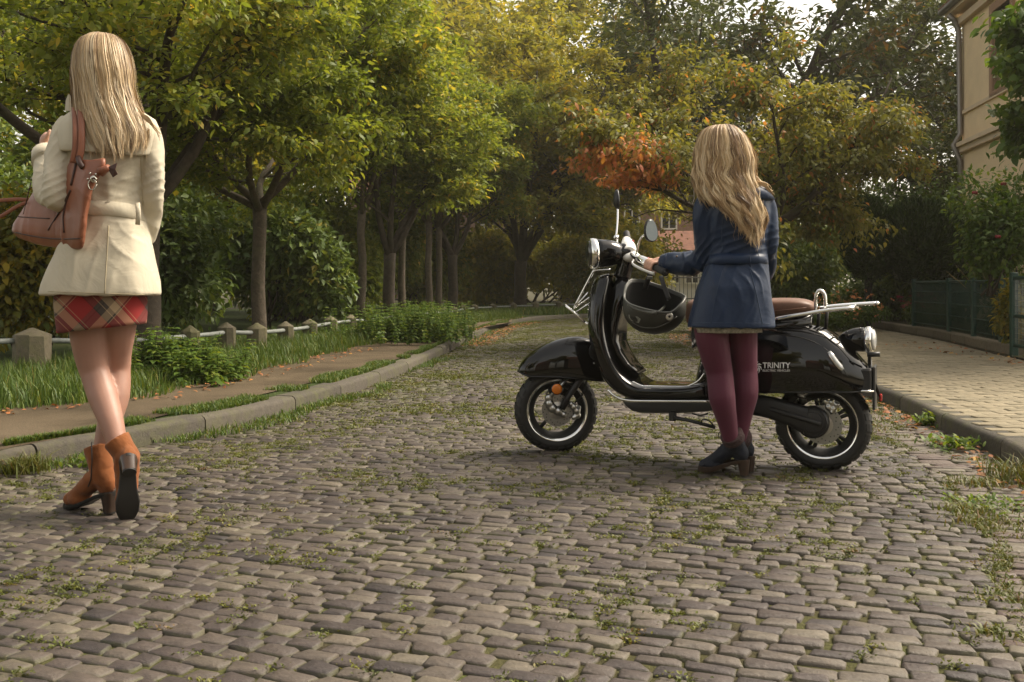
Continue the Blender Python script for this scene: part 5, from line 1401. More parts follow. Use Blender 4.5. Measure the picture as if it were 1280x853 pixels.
# ---- helmet hanging from the brake lever
M_shell = simple('helmet_grey', (.03, .031, .027), .42, 0, .5, .06, 90)
M_pad = simple('helmet_padding', (.006, .006, .006), .95)
M_band = simple('helmet_band', (.07, .072, .062), .35, 0, .5)
hmc = Vector(U(818, 384, .32)); 
helmet = tag(empty('motorcycle_helmet', scooter.matrix_basis @ hmc), 'dark grey open-face helmet hanging upside down by its strap from the handlebar', 'helmet')
hw_ = scooter.matrix_basis @ hmc
def Hh(px, py, dv=0.0):
    """photo pixel at the helmet's depth (dv towards the camera), in helmet-local coordinates"""
    return Vector(at(px, py, hw_.y - dv)) - hw_
def rim_h(a):
    # a = 0 right, PI/2 away from camera, PI left, 3PI/2 camera side ; height of the rim in photo px rows
    pts = [(0, 371), (.6, 366), (1.2, 358), (1.9, 350), (2.5, 350), (2.9, 358), (3.2, 372), (3.7, 380), (4.3, 386), (4.8, 390), (5.15, 390), (5.5, 381), (5.9, 373), (6.3, 371)]
    return np.interp(a % (2 * PI), [p[0] for p in pts], [p[1] for p in pts])
def bowl(scale, drop=0.0, n=48, m=12):
    rings = []
    ry = .135
    for i in range(m + 1):
        ring = []
        for k in range(n):
            a = 2 * PI * k / n
            zr = (Hh(818, rim_h(a)).z) ; zb = Hh(818, 418.5).z * scale; z0 = Hh(818, 386).z
            t = i / m; z = zb + (zr - drop - zb) * t
            q = (z - z0) / ((zb - z0) if z < z0 else (.28))
            r = math.sqrt(max(0.0004, 1 - min(.9996, q * q))) if z < z0 else math.sqrt(max(.05, 1 - q * q))
            if i == 0: r = .02
            rx = .150; ring.append(Vector((math.cos(a) * rx * r * scale, math.sin(a) * ry * r * scale, z)))
        rings.append(ring)
    return rings
outer = bowl(1.0); inner = bowl(.93, .004)
sh = MB().loft(outer + inner[::-1]).build('shell', M_shell, helmet, smooth=True)
MB().loft(bowl(.90, .012)[::-1], cap=False).build('lining', M_pad, helmet, smooth=True)
def on_bowl(px, py, lift=.002):
    bv = on_bowl.bvh; o = Hh(px, py, 1.0); d = (Hh(px, py, 0) - o).normalized(); h = bv.ray_cast(o, d)
    return (h[0] - d * lift) if h[0] is not None else Hh(px, py, .1)
on_bowl.bvh = BVHTree.FromPolygons([v.co.copy() for v in sh.data.vertices], [tuple(p.vertices) for p in sh.data.polygons])
k0 = [outer[-1][k] for k in range(48)]
MB().tube([p + Vector((0, 0, .0)) for p in k0] + [k0[0]], .0055, 8).build('rim_trim', M_band, helmet, smooth=True)
MB().tube(catmull([on_bowl(*p) for p in ((785, 380), (793, 386), (806, 390), (820, 391.5), (831, 383), (836, 375))], 5), .008, 8, flat=(1, .5)).build('face_band', M_band, helmet, smooth=True)
MB().tube(catmull([on_bowl(*p) for p in ((790, 403), (802, 409), (818, 410), (832, 405), (846, 396))], 5), .0025, 6).build('shell_seam', M_band, helmet, smooth=True)
dcp = on_bowl(836.8, 396); vw = (Vector((0, 0, HC)) - hw_).normalized()
dd = MB().lathe([(.019, -.004), (.019, .004), (.016, .007), (.009, .0075), (.008, .004), (.0, .004)], dcp, vw, 24).build('pivot_disc', M_alloy, helmet, angle=30)
MB().lathe([(.006, .004), (.005, .006), (0, .006)], dcp, vw, 12).build('pivot_bolt', M_black, dd, angle=30)
pb = MB(); pts = [on_bowl(px, py, .003) for px, py in ((785.5, 393.5), (797, 396), (801, 399), (798.5, 404), (789, 401), (786, 397))]
pb.add(pts, [(0, 1, 2, 3, 4, 5)]); pb.build('badge', simple('badge_silver', (.35, .37, .34), .4, .6), helmet)
MB().tube([on_bowl(789, 396.5, .0045), on_bowl(792, 400, .0045)], .0012, 4).tube([on_bowl(792.5, 397.2, .0045), on_bowl(789.5, 399.6, .0045)], .0012, 4).tube([on_bowl(794, 398, .0045), on_bowl(797.5, 402, .0045)], .0014, 4).tube([on_bowl(797.8, 398.6, .0045), on_bowl(793.8, 401.4, .0045)], .0014, 4).build('badge_marks', M_black, helmet)['kind'] = 'stuff'
tipn = Vector(at(813, 343, (scooter.matrix_basis @ barpt(grip_n, near_in, .6)).y)) - hw_
MB().tube(catmull([Hh(836, 374, .08), Hh(830, 358, .06), Hh(826, 345, .04)], 5), .011, 8, flat=(1, .25), up=(1, 0, 0)).build('strap', M_matt, helmet, smooth=True)
MB().tube(catmull([Hh(806, 362, -.05), Hh(810, 350, -.03), Hh(813, 343, 0)], 5), .013, 8, flat=(1, .25), up=(1, 0, 0)).build('strap', M_matt, helmet, smooth=True)
MB().box(Hh(812, 347.5, .01), (.028, .008, .018), 0, .003).build('buckle', M_band, helmet, angle=30)
# ------------------------------------------------------------------ people
def cloth_mat(name, col, rough=.75, wr=.5, wscale=7, sheen=.2, weave=900, var=.06):
    m, nt, b = new_mat(name)
    n = noise_tex(nt, 5, 4); r = ramp(nt, [(.3, tuple(c * (1 - var) for c in col)), (.7, tuple(c * (1 + var) for c in col))]); nt.links.new(n.outputs['Fac'], r.inputs['Fac']); nt.links.new(r.outputs['Color'], b.inputs['Base Color'])
    b.inputs['Roughness'].default_value = rough; b.inputs['Sheen Weight'].default_value = sheen * .12; b.inputs['Specular IOR Level'].default_value = .3
    w = noise_tex(nt, wscale, 3, .5, dist=1.2); f = noise_tex(nt, weave, 2)
    k = node(nt, 'ShaderNodeMath', operation='MULTIPLY_ADD'); nt.links.new(f.outputs['Fac'], k.inputs[0]); k.inputs[1].default_value = .03; nt.links.new(w.outputs['Fac'], k.inputs[2])
    bump(nt, b, k.outputs[0], wr, .03)
    return m
def skin_mat(name, col):
    m, nt, b = new_mat(name)
    n = noise_tex(nt, 14, 4); r = ramp(nt, [(.3, tuple(c * .93 for c in col)), (.7, tuple(c * 1.05 for c in col))]); nt.links.new(n.outputs['Fac'], r.inputs['Fac']); nt.links.new(r.outputs['Color'], b.inputs['Base Color'])
    b.inputs['Roughness'].default_value = .5; b.inputs['Subsurface Weight'].default_value = .12; b.inputs['Subsurface Radius'].default_value = (.01, .004, .002); b.inputs['Subsurface Scale'].default_value = .5
    return m
M_skin = skin_mat('skin', (.52, .30, .215))
M_hose = skin_mat('nude_hosiery', (.34, .185, .135))
M_purple = cloth_mat('plum_tights', (.075, .012, .029), .6, .05, 12, .6, 1400, .1)
M_cream_cloth = cloth_mat('cream_trench_cotton', (.53, .475, .365), .72, .22, 9, .15)
M_navy = cloth_mat('navy_satin_cotton', (.0075, .021, .056), .42, .2, 10, .25, 900, .1)
M_suede = cloth_mat('cognac_suede', (.21, .07, .02), .9, .3, 14, .7, 500, .14)
M_sole = simple('black_sole', (.012, .011, .010), .5)
M_heelwood = simple('stacked_heel', (.035, .02, .013), .35, 0, .5, .2, 40)
M_darkboot = cloth_mat('ink_blue_suede', (.010, .013, .022), .7, .3, 14, .3, 500, .15)
M_sock = cloth_mat('ribbed_sock', (.05, .03, .03), .9, .4, 30, .3)
M_bag = simple('tan_leather', (.23, .082, .042), .45, 0, .45, .16, 9, .25, 260)
M_bagdark = simple('dark_leather_edge', (.05, .018, .012), .5)
M_metal = simple('bag_hardware', (.6, .57, .5), .2, 1.0)
M_eye = simple('eye_white', (.7, .68, .65), .2)
M_button = simple('horn_button', (.09, .05, .025), .4)

def hair_mat(name, stops):
    m, nt, b = new_mat(name); a = node(nt, 'ShaderNodeAttribute', attribute_name='rnd'); r = ramp(nt, stops); nt.links.new(a.outputs['Fac'], r.inputs['Fac']); nt.links.new(r.outputs['Color'], b.inputs['Base Color'])
    b.inputs['Roughness'].default_value = .42; b.inputs['Specular IOR Level'].default_value = .45; b.inputs['Sheen Weight'].default_value = .15
    return m
M_hair1 = hair_mat('straight_blonde_hair', [(0, (.15, .09, .045)), (.3, (.31, .195, .095)), (.6, (.48, .34, .175)), (.85, (.62, .47, .28)), (1, (.7, .57, .38))])
M_hair2 = hair_mat('wavy_blonde_hair', [(0, (.14, .08, .04)), (.3, (.31, .19, .09)), (.6, (.5, .34, .17)), (.85, (.65, .49, .28)), (1, (.75, .61, .4))])

# tartan cut on the bias
def tartan():
    m, nt, b = new_mat('red_tartan'); tc = nt.nodes.new('ShaderNodeTexCoord'); sep = nt.nodes.new('ShaderNodeSeparateXYZ'); nt.links.new(tc.outputs['Object'], sep.inputs['Vector'])
    sx = node(nt, 'ShaderNodeMath', operation='ADD'); nt.links.new(sep.outputs['X'], sx.inputs[0])
    yk = node(nt, 'ShaderNodeMath', operation='MULTIPLY'); nt.links.new(sep.outputs['Y'], yk.inputs[0]); yk.inputs[1].default_value = .55; nt.links.new(yk.outputs[0], sx.inputs[1])
    outs = []
    for sg, off in ((1.0, .03), (-.95, .11)):
        mm = node(nt, 'ShaderNodeMath', operation='MULTIPLY_ADD'); nt.links.new(sep.outputs['Z'], mm.inputs[0]); mm.inputs[1].default_value = sg; nt.links.new(sx.outputs[0], mm.inputs[2])
        sc = node(nt, 'ShaderNodeMath', operation='MULTIPLY_ADD'); nt.links.new(mm.outputs[0], sc.inputs[0]); sc.inputs[1].default_value = 4.6; sc.inputs[2].default_value = off + 20
        fr = node(nt, 'ShaderNodeMath', operation='FRACT'); nt.links.new(sc.outputs[0], fr.inputs[0]); outs.append(fr.outputs[0])
    R, Gy, Bg, Dk = (.24, .014, .013), (.05, .038, .03), (.34, .24, .14), (.02, .013, .012)
    cols = []
    for o, st in ((outs[0], [(0, R), (.36, Dk), (.39, Gy), (.55, Bg), (.57, Gy), (.66, Bg), (.86, Dk), (.88, R), (.93, Bg), (.95, R)]), (outs[1], [(0, R), (.33, Gy), (.42, Dk), (.45, Gy), (.60, Bg), (.80, Gy), (.84, Bg), (.86, R)])):
        r = ramp(nt, st); r.color_ramp.interpolation = 'CONSTANT'; nt.links.new(o, r.inputs['Fac']); cols.append(r.outputs['Color'])
    nt.links.new(mixc(nt, .48, cols[0], cols[1]), b.inputs['Base Color']); b.inputs['Roughness'].default_value = .9
    n = noise_tex(nt, 700, 2); bump(nt, b, n.outputs['Fac'], .3, .002)
    return m
M_tartan = tartan()

class Body:
    """maps photo pixels to points near a person standing at depth Y0"""
    def __init__(s, px, py_ground, name_label, group=None):
        s.base = Vector(gp(px, py_ground)); s.Y0 = s.base.y
        s.root = tag(empty('person', s.base), name_label, 'person', group)
    def p(s, px, py, dy=0.0): return Vector(at(px, py, s.Y0 + dy)) - s.base
    def m(s, px): return px * s.Y0 / FPX
    def table(s, rows):
        s.rows = sorted(rows); return s
    def section(s, rows, y):
        ys = [r[0] for r in rows]; f = lambda k: float(np.interp(y, ys, [r[k] for r in rows]))
        return f(1), f(2), f(3), f(4)          # xl, xr, front offset, back offset (metres, + away from the camera)
    def ring(s, rows, y, n=40, p=2.5, grow=0.0, a0=0.0, a1=2 * PI, closed=True):
        xl, xr, df, db = s.section(rows, y); c = s.p((xl + xr) / 2, y, (df + db) / 2); hw = s.m((xr - xl) / 2) + grow; hd = (df - db) / 2 + grow
        pts = []
        for k in range(n if closed else n + 1):
            a = a0 + (a1 - a0) * k / n; cs, sn = math.cos(a), math.sin(a)
            pts.append(c + Vector((math.copysign(abs(cs) ** (2 / p), cs) * hw, math.copysign(abs(sn) ** (2 / p), sn) * hd, 0)))
        return pts

def folds(amp, freq, seed, aniso=(1, 1, .55), fine=.35, zone=None):
    o = Vector((seed * 3.7, seed * 1.3, seed * 2.1))
    def fn(co, no):
        q = Vector((co[0] * aniso[0], co[1] * aniso[1], co[2] * aniso[2])) * freq + o
        w = mnoise.noise_vector(q * .6) * .9
        a = 1 - abs(mnoise.noise(q + w)) * 2; b = mnoise.noise(q * 2.3 + w)
        k = zone(co) if zone else 1.0
        return amp * k * (a * .7 - .25 + b * fine)
    return fn

def creases(me, sets, seed):
    """thin pulled folds: each set = (centre, radius, direction along the folds, spacing, height)"""
    n = len(me.vertices); co = np.empty(n * 3, np.float32); me.vertices.foreach_get('co', co); co = co.reshape(-1, 3).astype(float)
    no = np.empty(n * 3, np.float32); me.vertices.foreach_get('normal', no); no = no.reshape(-1, 3)
    tot = np.zeros(n)
    for k, (c, rad, d, sp, h) in enumerate(sets):
        q = co - np.array(c); d = np.array(d, float); d /= np.linalg.norm(d)
        perp = unit(np.cross(no, d[None])); 
        r2 = (q ** 2).sum(1) / rad ** 2; fall = np.exp(-r2 * 1.6)
        axis = np.cross(d, np.array([0, 1.0, 0])); axis /= max(1e-6, np.linalg.norm(axis))
        t = q @ axis / sp + 1.3 * (value_noise(co, 5.0, seed + k) - .5) + .7 * (value_noise(co, 11.0, seed + k + 3) - .5)
        w = np.abs(np.sin(PI * t)); amp = .35 + .65 * value_noise(co, 7.0, seed + k + 9)
        tot += fall * h * amp * ((1 - w) ** 2.2 - .18)
    co = co + no * tot[:, None]; me.vertices.foreach_set('co', co.astype(np.float32).ravel()); me.update()

def finger(mb, pts, r): mb.tube(catmull(pts, 4), list(np.linspace(r, r * .8, (len(pts) - 1) * 4 + 1)), 8); mb.ball(pts[-1], r * .85, 8, 6); mb.ball(pts[0], r, 8, 6)

def boot(parent, M, scale, mats, shaft_top, tall=.30, platform=0.0, toe_r=.026):
    """heeled ankle boot; local x = toe, z = up, origin under the ankle. M: matrix local -> parent space"""
    up, so, he = mats
    T = lambda v: M @ (Vector(v) * scale)
    SX = [-.085, -.05, 0, .05, .09, .13, .165]; SZ = [.074, .071, .056, .030, .014, .009, .010]
    sole_z = lambda x: float(np.interp(x, SX, SZ)) + platform * float(np.interp(x, [.0, .07], [0, 1]))
    mb = MB(); st = Vector(shaft_top); ank = Vector((-.028, 0, .135))
    mb.tube([st, st * .55 + ank * .45, ank, ank + Vector((.004, 0, -.03))], [.0515, .0475, .045, .043], 18, flat=(1.0, .93))
    mb.ball((-.045, 0, .105), (.039, .031, .045), 14, 10)
    mb.tube([(-.03, 0, .14), (.02, 0, .115), (.06, 0, .082), (.10, 0, .052), (.138, 0, .036)], [.043, .042, .038, .034, toe_r], 16, flat=(.92, 1.05))
    mb.ball((.138, 0, .034), (toe_r * 1.15, toe_r * 1.2, toe_r), 12, 8); mb.ball((.09, 0, .04), (.05, .042, .03), 12, 8)
    me = fuse(mb, .006, 6, 'boot')
    for v in me.vertices:
        if v.co.z < sole_z(v.co.x) + .004 and v.co.x > -.1: v.co.z = sole_z(v.co.x) + .004
    displace(me, folds(.0035, 16, 3 + scale, (1, 1, 1)))
    for v in me.vertices: v.co = T(v.co)
    b = link_mesh('boot', me, up, parent)
    # opening rim
    ringd = (st - ank).normalized(); a = ringd.orthogonal().normalized(); c2 = ringd.cross(a)
    # sole
    rings = []
    for x, w in ((-.086, .006), (-.078, .022), (-.055, .031), (-.01, .027), (.04, .031), (.085, .041), (.12, .039), (.15, .028), (.168, .008)):
        z = sole_z(x); t = .009 + platform * float(np.interp(x, [.0, .07], [0, 1]))
        rings.append([T((x, -w, z + .006)), T((x, w, z + .006)), T((x, w * 1.0, z - t * .5)), T((x, w * .92, z - t)), T((x, -w * .92, z - t)), T((x, -w, z - t * .5))])
    s_ = MB().loft(rings).build('sole', so, b, angle=40)
    # heel block
    rings = []
    for z, x0, x1, w in ((.076, -.086, -.022, .030), (.05, -.084, -.034, .026), (.02, -.081, -.041, .0235), (.004, -.080, -.043, .0235)):
        xc, hx = (x0 + x1) / 2, (x1 - x0) / 2; rings.append([T((xc + hx * (abs(math.cos(q)) ** .7) * math.copysign(1, math.cos(q)), w * (abs(math.sin(q)) ** .7) * math.copysign(1, math.sin(q)), z)) for q in [2 * PI * k / 16 for k in range(16)]])
    MB().loft(rings).build('heel', he, b, angle=50)
    MB().loft([[T((-.0615 + .019 * math.cos(q), .024 * math.sin(q), z)) for q in [2 * PI * k / 16 for k in range(16)]] for z in (.005, -.002)]).build('heel_tip', M_sole, b, angle=40)
    return b, T
def frame(origin, fwd, up):
    f = Vector(fwd).normalized(); u = Vector(up); u = (u - f * u.dot(f)).normalized(); s = u.cross(f)
    return Matrix(((f.x, s.x, u.x, origin[0]), (f.y, s.y, u.y, origin[1]), (f.z, s.z, u.z, origin[2]), (0, 0, 0, 1)))

def head(mb, c, yaw, s=1.0):
    """head with brow, nose, lips, chin and ears facing +Y turned by yaw"""
    R = Matrix.Rotation(yaw, 3, 'Z'); P = lambda x, y, z: c + R @ Vector((x * s, y * s, z * s))
    mb.ball(P(0, -.01, .025), (.073 * s, .09 * s, .088 * s), 18, 12, R); mb.ball(P(0, .028, -.045), (.055 * s, .058 * s, .068 * s), 16, 10, R)
    mb.ball(P(0, .068, -.085), (.022 * s, .018 * s, .018 * s), 10, 8); mb.ball(P(0, .088, -.02), (.012 * s, .018 * s, .024 * s), 10, 8); mb.ball(P(0, .098, -.032), (.014 * s, .012 * s, .011 * s), 10, 8)
    mb.ball(P(0, .08, -.058), (.024 * s, .012 * s, .009 * s), 10, 8); mb.ball(P(0, .07, .02), (.05 * s, .02 * s, .014 * s), 12, 8)
    for sx in (-1, 1): mb.ball(P(sx * .075, -.005, -.01), (.009 * s, .019 * s, .03 * s), 8, 6); mb.ball(P(sx * .035, .062, -.02), (.02 * s, .022 * s, .02 * s), 8, 6)
    return [P(sx * .031, .076, .0) for sx in (-1, 1)]

def hair(body, rows, mat, n_locks, per, end_y, seed, wave, curl_len, top_y, root_dark=.2, lay=.006, jit=.010, a_rng=(-198, 18), shell_end=None):
    """shell plus strands that run down it in locks; rows give the outline at photo rows"""
    rg = np.random.default_rng(seed)
    ys = np.array([r[0] for r in rows], float)
    def surf(a, y, out):
        xl, xr, df, db = (np.interp(y, ys, [r[k] for r in rows]) for k in (1, 2, 3, 4))
        cx, cd, hw, hd = (xl + xr) / 2, (df + db) / 2, (xr - xl) / 2, (df - db) / 2
        Yc = body.Y0 + cd; ca, sa = np.cos(a), np.sin(a)
        return np.stack([(cx - 640) * Yc / FPX + ca * (hw * Yc / FPX + out) - body.base.x, Yc + sa * (hd + out) - body.base.y, HC - (y - HY) * Yc / FPX - body.base.z], -1)
    # shell
    yl = shell_end or (ys[-1] - 22); rings = []
    for y in np.linspace(ys[0] + .5, yl, 22):
        a = np.linspace(0, 2 * PI, 36, endpoint=False); rings.append([Vector(q) for q in surf(a, np.full(36, y), np.full(36, -.008))])
    shell = MB().loft(rings).build('hair', mat, body.root, smooth=True)
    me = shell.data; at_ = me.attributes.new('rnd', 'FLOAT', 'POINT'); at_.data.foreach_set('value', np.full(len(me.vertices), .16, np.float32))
    # strands
    K = 26; VV, FF, RN = [], [], []; base = 0
    for L in range(n_locks):
        a0 = math.radians(rg.uniform(*a_rng)); ph = rg.uniform(0, 2 * PI); tone = rg.normal(.5, .25); amp = wave * rg.uniform(.5, 1.3); wl = curl_len * rg.uniform(.8, 1.25); depth = rg.uniform(-.004, lay)
        spread = rg.uniform(.05, .12); len_j = rg.normal(0, 5.0)
        for q in range(per):
            off = rg.normal(0, spread); a = a0 + off
            x_end = surf(np.array([a]), np.array([top_y + 100.0]), np.array([0.0]))[0]
            # end row depends on where the strand hangs
            xl, xr = np.interp(end_y[0][0], ys, [r[1] for r in rows]), np.interp(end_y[0][0], ys, [r[2] for r in rows])
            px = (xl + xr) / 2 + math.cos(a) * (xr - xl) / 2
            ye = float(np.interp(px, [e[1] for e in end_y], [e[2] for e in end_y])) + len_j + rg.normal(0, 5.0)
            y0 = top_y + abs(rg.normal(0, 2.0)); y = np.linspace(y0, ye, K) ; t = np.linspace(0, 1, K)
            y = y0 + (ye - y0) * (t ** 1.25)
            clump = 1 - .75 * np.clip((t - .45) / .55, 0, 1) ; aa = a0 + off * clump
            metres = (y - y0) * body.Y0 / FPX
            grow_ = np.clip((t - .15) / .6, 0, 1)
            sw = amp * grow_ * np.sin(2 * PI * metres / wl + ph + off * 1.2)
            hwid = np.interp(y, ys, [(r[2] - r[1]) / 2 for r in rows]) * body.Y0 / FPX
            aa = aa + sw / np.maximum(.05, hwid)
            stray = rg.random() < .06; out = depth + rg.normal(0, jit * .35) + (abs(rg.normal(0, .006)) * grow_ if stray else 0.0) + jit * .6 * grow_ * np.cos(2 * PI * metres / wl + ph) * (wave / .012) + rg.normal(0, .0015)
            P = surf(aa, y, out)
            r0 = rg.uniform(.0007, .0014); rad = r0 * np.interp(t, [0, .1, .8, 1], [.7, 1, 1, .25])
            tan = unit(np.gradient(P, axis=0)); outw = np.stack([np.cos(aa), np.sin(aa), 0 * aa], -1); sd = unit(np.cross(tan, outw)); tw = rg.normal(0, .5); sd = unit(sd * math.cos(tw) + outw * math.sin(tw))
            ring = np.stack([P + sd * rad[:, None], P - sd * rad[:, None]], 1)
            VV.append(ring.reshape(-1, 3)); i = np.arange(K - 1)[:, None] * 2
            FF.append(np.hstack([i, i + 1, i + 3, i + 2]) + base); base += K * 2
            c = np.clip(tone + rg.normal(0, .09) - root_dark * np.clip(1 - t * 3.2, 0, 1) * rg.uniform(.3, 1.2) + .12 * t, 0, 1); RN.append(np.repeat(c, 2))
    me = np_mesh('strands', np.vstack(VV), np.vstack(FF), {'rnd': np.concatenate(RN)})
    link_mesh('strands', me, mat, shell)['kind'] = 'stuff'
    return shell

# ================================================================== the walking woman in the cream coat
W = Body(133, 642, 'woman walking away in a cream trench coat, tartan mini skirt and tan ankle boots')
p = W.p
CO = [(126, 116, 150, .05, -.05), (136, 104, 166, .07, -.07), (144, 92, 181, .085, -.085), (154, 86, 190, .10, -.10), (168, 84, 193, .12, -.115), (190, 87, 190, .13, -.12), (215, 91, 184, .13, -.115), (240, 94, 178, .12, -.105),
      (264, 93, 177, .115, -.105), (285, 86, 181, .125, -.12), (310, 74, 186, .135, -.14), (335, 65, 191, .145, -.15), (355, 58, 195, .15, -.155), (369, 55, 197, .152, -.158)]
def coat_mesh(B, rows, sleeves, hem_tilt=0.0, voxel=.0065, smooth=3):
    mb = MB(); rings = []
    for y in np.linspace(rows[0][0], rows[-1][0], 34): rings.append(B.ring(rows, y, 44))
    # turn the hem inwards and up so that the coat is hollow below
    last = rows[-1][0]
    for dy, g in ((0, -.014), (-10, -.02), (-22, -.03)): rings.append(B.ring(rows, last + dy, 44, grow=g))
    mb.loft(rings)
    for pts, rad in sleeves: mb.tube(catmull(pts, 5), list(np.interp(np.linspace(0, 1, (len(pts) - 1) * 5 + 1), np.linspace(0, 1, len(rad)), rad)), 16)
    return fuse(mb, voxel, smooth, 'coat')
sl_l = ([p(95, 152, .0), p(84, 175, -.01), p(76, 212, -.06), p(70, 243, -.10), p(66, 245, -.06), p(60, 220, .06), p(58, 196, .13)], [.055, .062, .060, .060, .058, .056, .052])
sl_r = ([p(178, 156, 0), p(188, 176, .0), p(191, 210, -.01), p(190, 240, .0), p(186, 270, .05), p(181, 300, .10)], [.052, .05, .046, .044, .041, .039])
me = coat_mesh(W, CO, [sl_l, sl_r])
zw = W.p(0, 264).z
displace(me, folds(.010, 8, 1, (1, 1, .45), .28, lambda co: 1.0 + .8 * math.exp(-((co[2] - zw) / .12) ** 2)))
creases(me, [(p(72, 240, -.12), .10, (.9, 0, .5), .028, .012), (p(88, 175, -.06), .12, (.5, 0, 1), .034, .009), (p(192, 232, -.03), .10, (1, 0, .35), .03, .009), (p(160, 220, -.12), .15, (1, 0, .55), .045, .010),
             (p(120, 292, -.12), .12, (.5, 0, 1), .045, .007), (p(165, 300, -.13), .12, (-.5, 0, 1), .05, .007), (p(140, 245, -.11), .12, (1, 0, -.2), .03, .008), (p(110, 345, -.15), .16, (.12, 0, 1), .07, .006), (p(60, 215, .03), .09, (1, 0, -.2), .03, .009)], 2)
coat = link_mesh('coat', me, M_cream_cloth, W.root)
# belt around the waist
rings = []
for y, g in ((258, .004), (257.5, .009), (266, .012), (275, .010), (276, .004)):
    rings.append([q + Vector((0, 0, -.012 * math.sin(k * 2 * PI / 44) - .006 * (q.x - p(133, 264).x) / .14)) for k, q in enumerate(W.ring(CO, y, 44, grow=g))])
me = MB().loft(rings, cap=False).mesh('belt'); displace(me, folds(.004, 12, 5))
link_mesh('belt', me, M_cream_cloth, coat)
MB().tube([p(172, 254, -.085), p(173, 267, -.10), p(172, 281, -.09)], .009, 8, flat=(1, .4)).build('belt_loop', M_cream_cloth, coat, smooth=True)
# storm flap over the upper back
rings = []
for y, g in ((140, .008), (150, .014), (162, .018), (175, .017), (186, .020), (194, .023), (195.5, .021), (195, .012)):
    rings.append([q + Vector((0, 0, .010 * math.sin(2.2 * (k / 40) * PI) * (1 if y > 180 else .2))) for k, q in enumerate(W.ring(CO, y, 40, grow=g, a0=math.radians(-183), a1=math.radians(3), closed=False))])
me = MB().loft(rings, closed=False).mesh('storm_flap'); displace(me, folds(.004, 9, 8))
sf = link_mesh('storm_flap', me, M_cream_cloth, coat); so = sf.modifiers.new('t', 'SOLIDIFY'); so.thickness = .004
# collar standing up beside the hair
rings = []
for y, g in ((140, .012), (133, .010), (124, .014), (117, .022)):
    xl, xr = 104 - (140 - y) * .45, 158 + (140 - y) * .25; c = p((xl + xr) / 2, y, 0); rings.append([c + Vector((math.cos(a) * W.m((xr - xl) / 2) * 1.0, math.sin(a) * (.075 + g), .014 * math.cos(a * 2))) for a in np.linspace(math.radians(-215), math.radians(35), 28)])
cl = MB().loft(rings, closed=False).build('collar', M_cream_cloth, coat, smooth=True); so = cl.modifiers.new('t', 'SOLIDIFY'); so.thickness = .005
lap = MB().add([p(82, 139, -.03), p(98, 138, -.07), p(97, 128, -.07), p(86, 118, -.04), p(83, 126, -.03)], [(0, 1, 2, 3, 4)]).build('lapel', M_cream_cloth, coat); so = lap.modifiers.new('t', 'SOLIDIFY'); so.thickness = .006; so.offset = 0
lap = MB().add([p(65, 158, .04), p(80, 150, .02), p(80, 165, .02), p(68, 166, .04)], [(0, 1, 2, 3)]).build('lapel', M_cream_cloth, coat); so = lap.modifiers.new('t', 'SOLIDIFY'); so.thickness = .006; so.offset = 0
# seams and vent down the back
coat_bvh = BVHTree.FromPolygons([v.co.copy() for v in coat.data.vertices], [tuple(q.vertices) for q in coat.data.polygons])
def on(bvh, B, px, py, lift=.0015):
    o = Vector((0, 0, HC)) - B.base; d = (B.p(px, py) - o).normalized(); h = bvh.ray_cast(o, d)
    return (h[0] - d * lift) if h[0] is not None else B.p(px, py, -.1)
M_seam = simple('stitching_cream', (.40, .34, .23), .9)
MB().tube([on(coat_bvh, W, 136 - (y - 280) * .06, y, .0005) for y in range(282, 368, 5)], .0022, 5).build('vent_seam', M_seam, coat, smooth=True)
MB().tube([on(coat_bvh, W, 176 + (y - 200) * .05, y, .0005) for y in range(197, 258, 5)], .0018, 5).build('side_seam', M_seam, coat, smooth=True)
MB().tube([on(coat_bvh, W, x, 364.5 + (x - 60) * .035, .0005) for x in range(60, 195, 6)], .0015, 5).build('hem_stitching', M_seam, coat, smooth=True)
# cuffs
MB().tube([p(58.5, 204, .10), p(58, 193, .145)], [.056, .055], 18).build('cuff', M_cream_cloth, coat, smooth=True)
# skirt
SK = [(345, 74, 180, .12, -.125), (375, 71, 181, .125, -.13), (395, 73, 181, .122, -.128), (411, 75, 180, .118, -.125)]
rings = []
for y in np.linspace(345, 411, 14): rings.append([q + Vector((0, 0, .018 * (q.x - p(127, 400).x) / .16 * ((y - 345) / 66))) for q in W.ring(SK, y, 48)])
for dy, g in ((0, -.008), (-14, -.014)): rings.append([q + Vector((0, 0, .018 * (q.x - p(127, 400).x) / .16)) for q in W.ring(SK, 411 + dy, 48, grow=g)])
me = MB().loft(rings, cap=False).mesh('skirt'); displace(me, folds(.006, 9, 12, (1, 1, .3))); link_mesh('skirt', me, M_tartan, W.root)
# body: legs, torso, neck, head, arms, hand in one surface
mb = MB()
mb.tube(catmull([p(112, 385, .0), p(111, 415, .0), p(114, 445, .015), p(119, 467, .02), p(129, 497, -.01), p(139, 527, -.05), p(148, 560, -.085)], 5), list(np.interp(np.linspace(0, 1, 31), [0, .17, .34, .5, .67, .83, 1], [.082, .071, .061, .054, .0555, .046, .034])), 18)
mb.tube(catmull([p(148, 385, .03), p(147, 415, .05), p(146, 440, .09), p(147, 463, .11), p(145, 495, .08), p(136, 530, .045), p(125, 578, .03)], 5), list(np.interp(np.linspace(0, 1, 31), [0, .17, .34, .5, .67, .83, 1], [.078, .066, .056, .049, .052, .044, .033])), 18)
mb.ball(p(129, 365, .01), (.15, .11, .12), 16, 10)
mb.loft([W.ring(CO, y, 24, grow=-.035) for y in np.linspace(140, 350, 12)])
mb.tube([p(130, 150, .0), p(129, 128, .01), p(127, 112, .015)], [.06, .052, .05], 14)
eyes1 = head(mb, p(127, 88, .015), math.radians(6), 1.05)
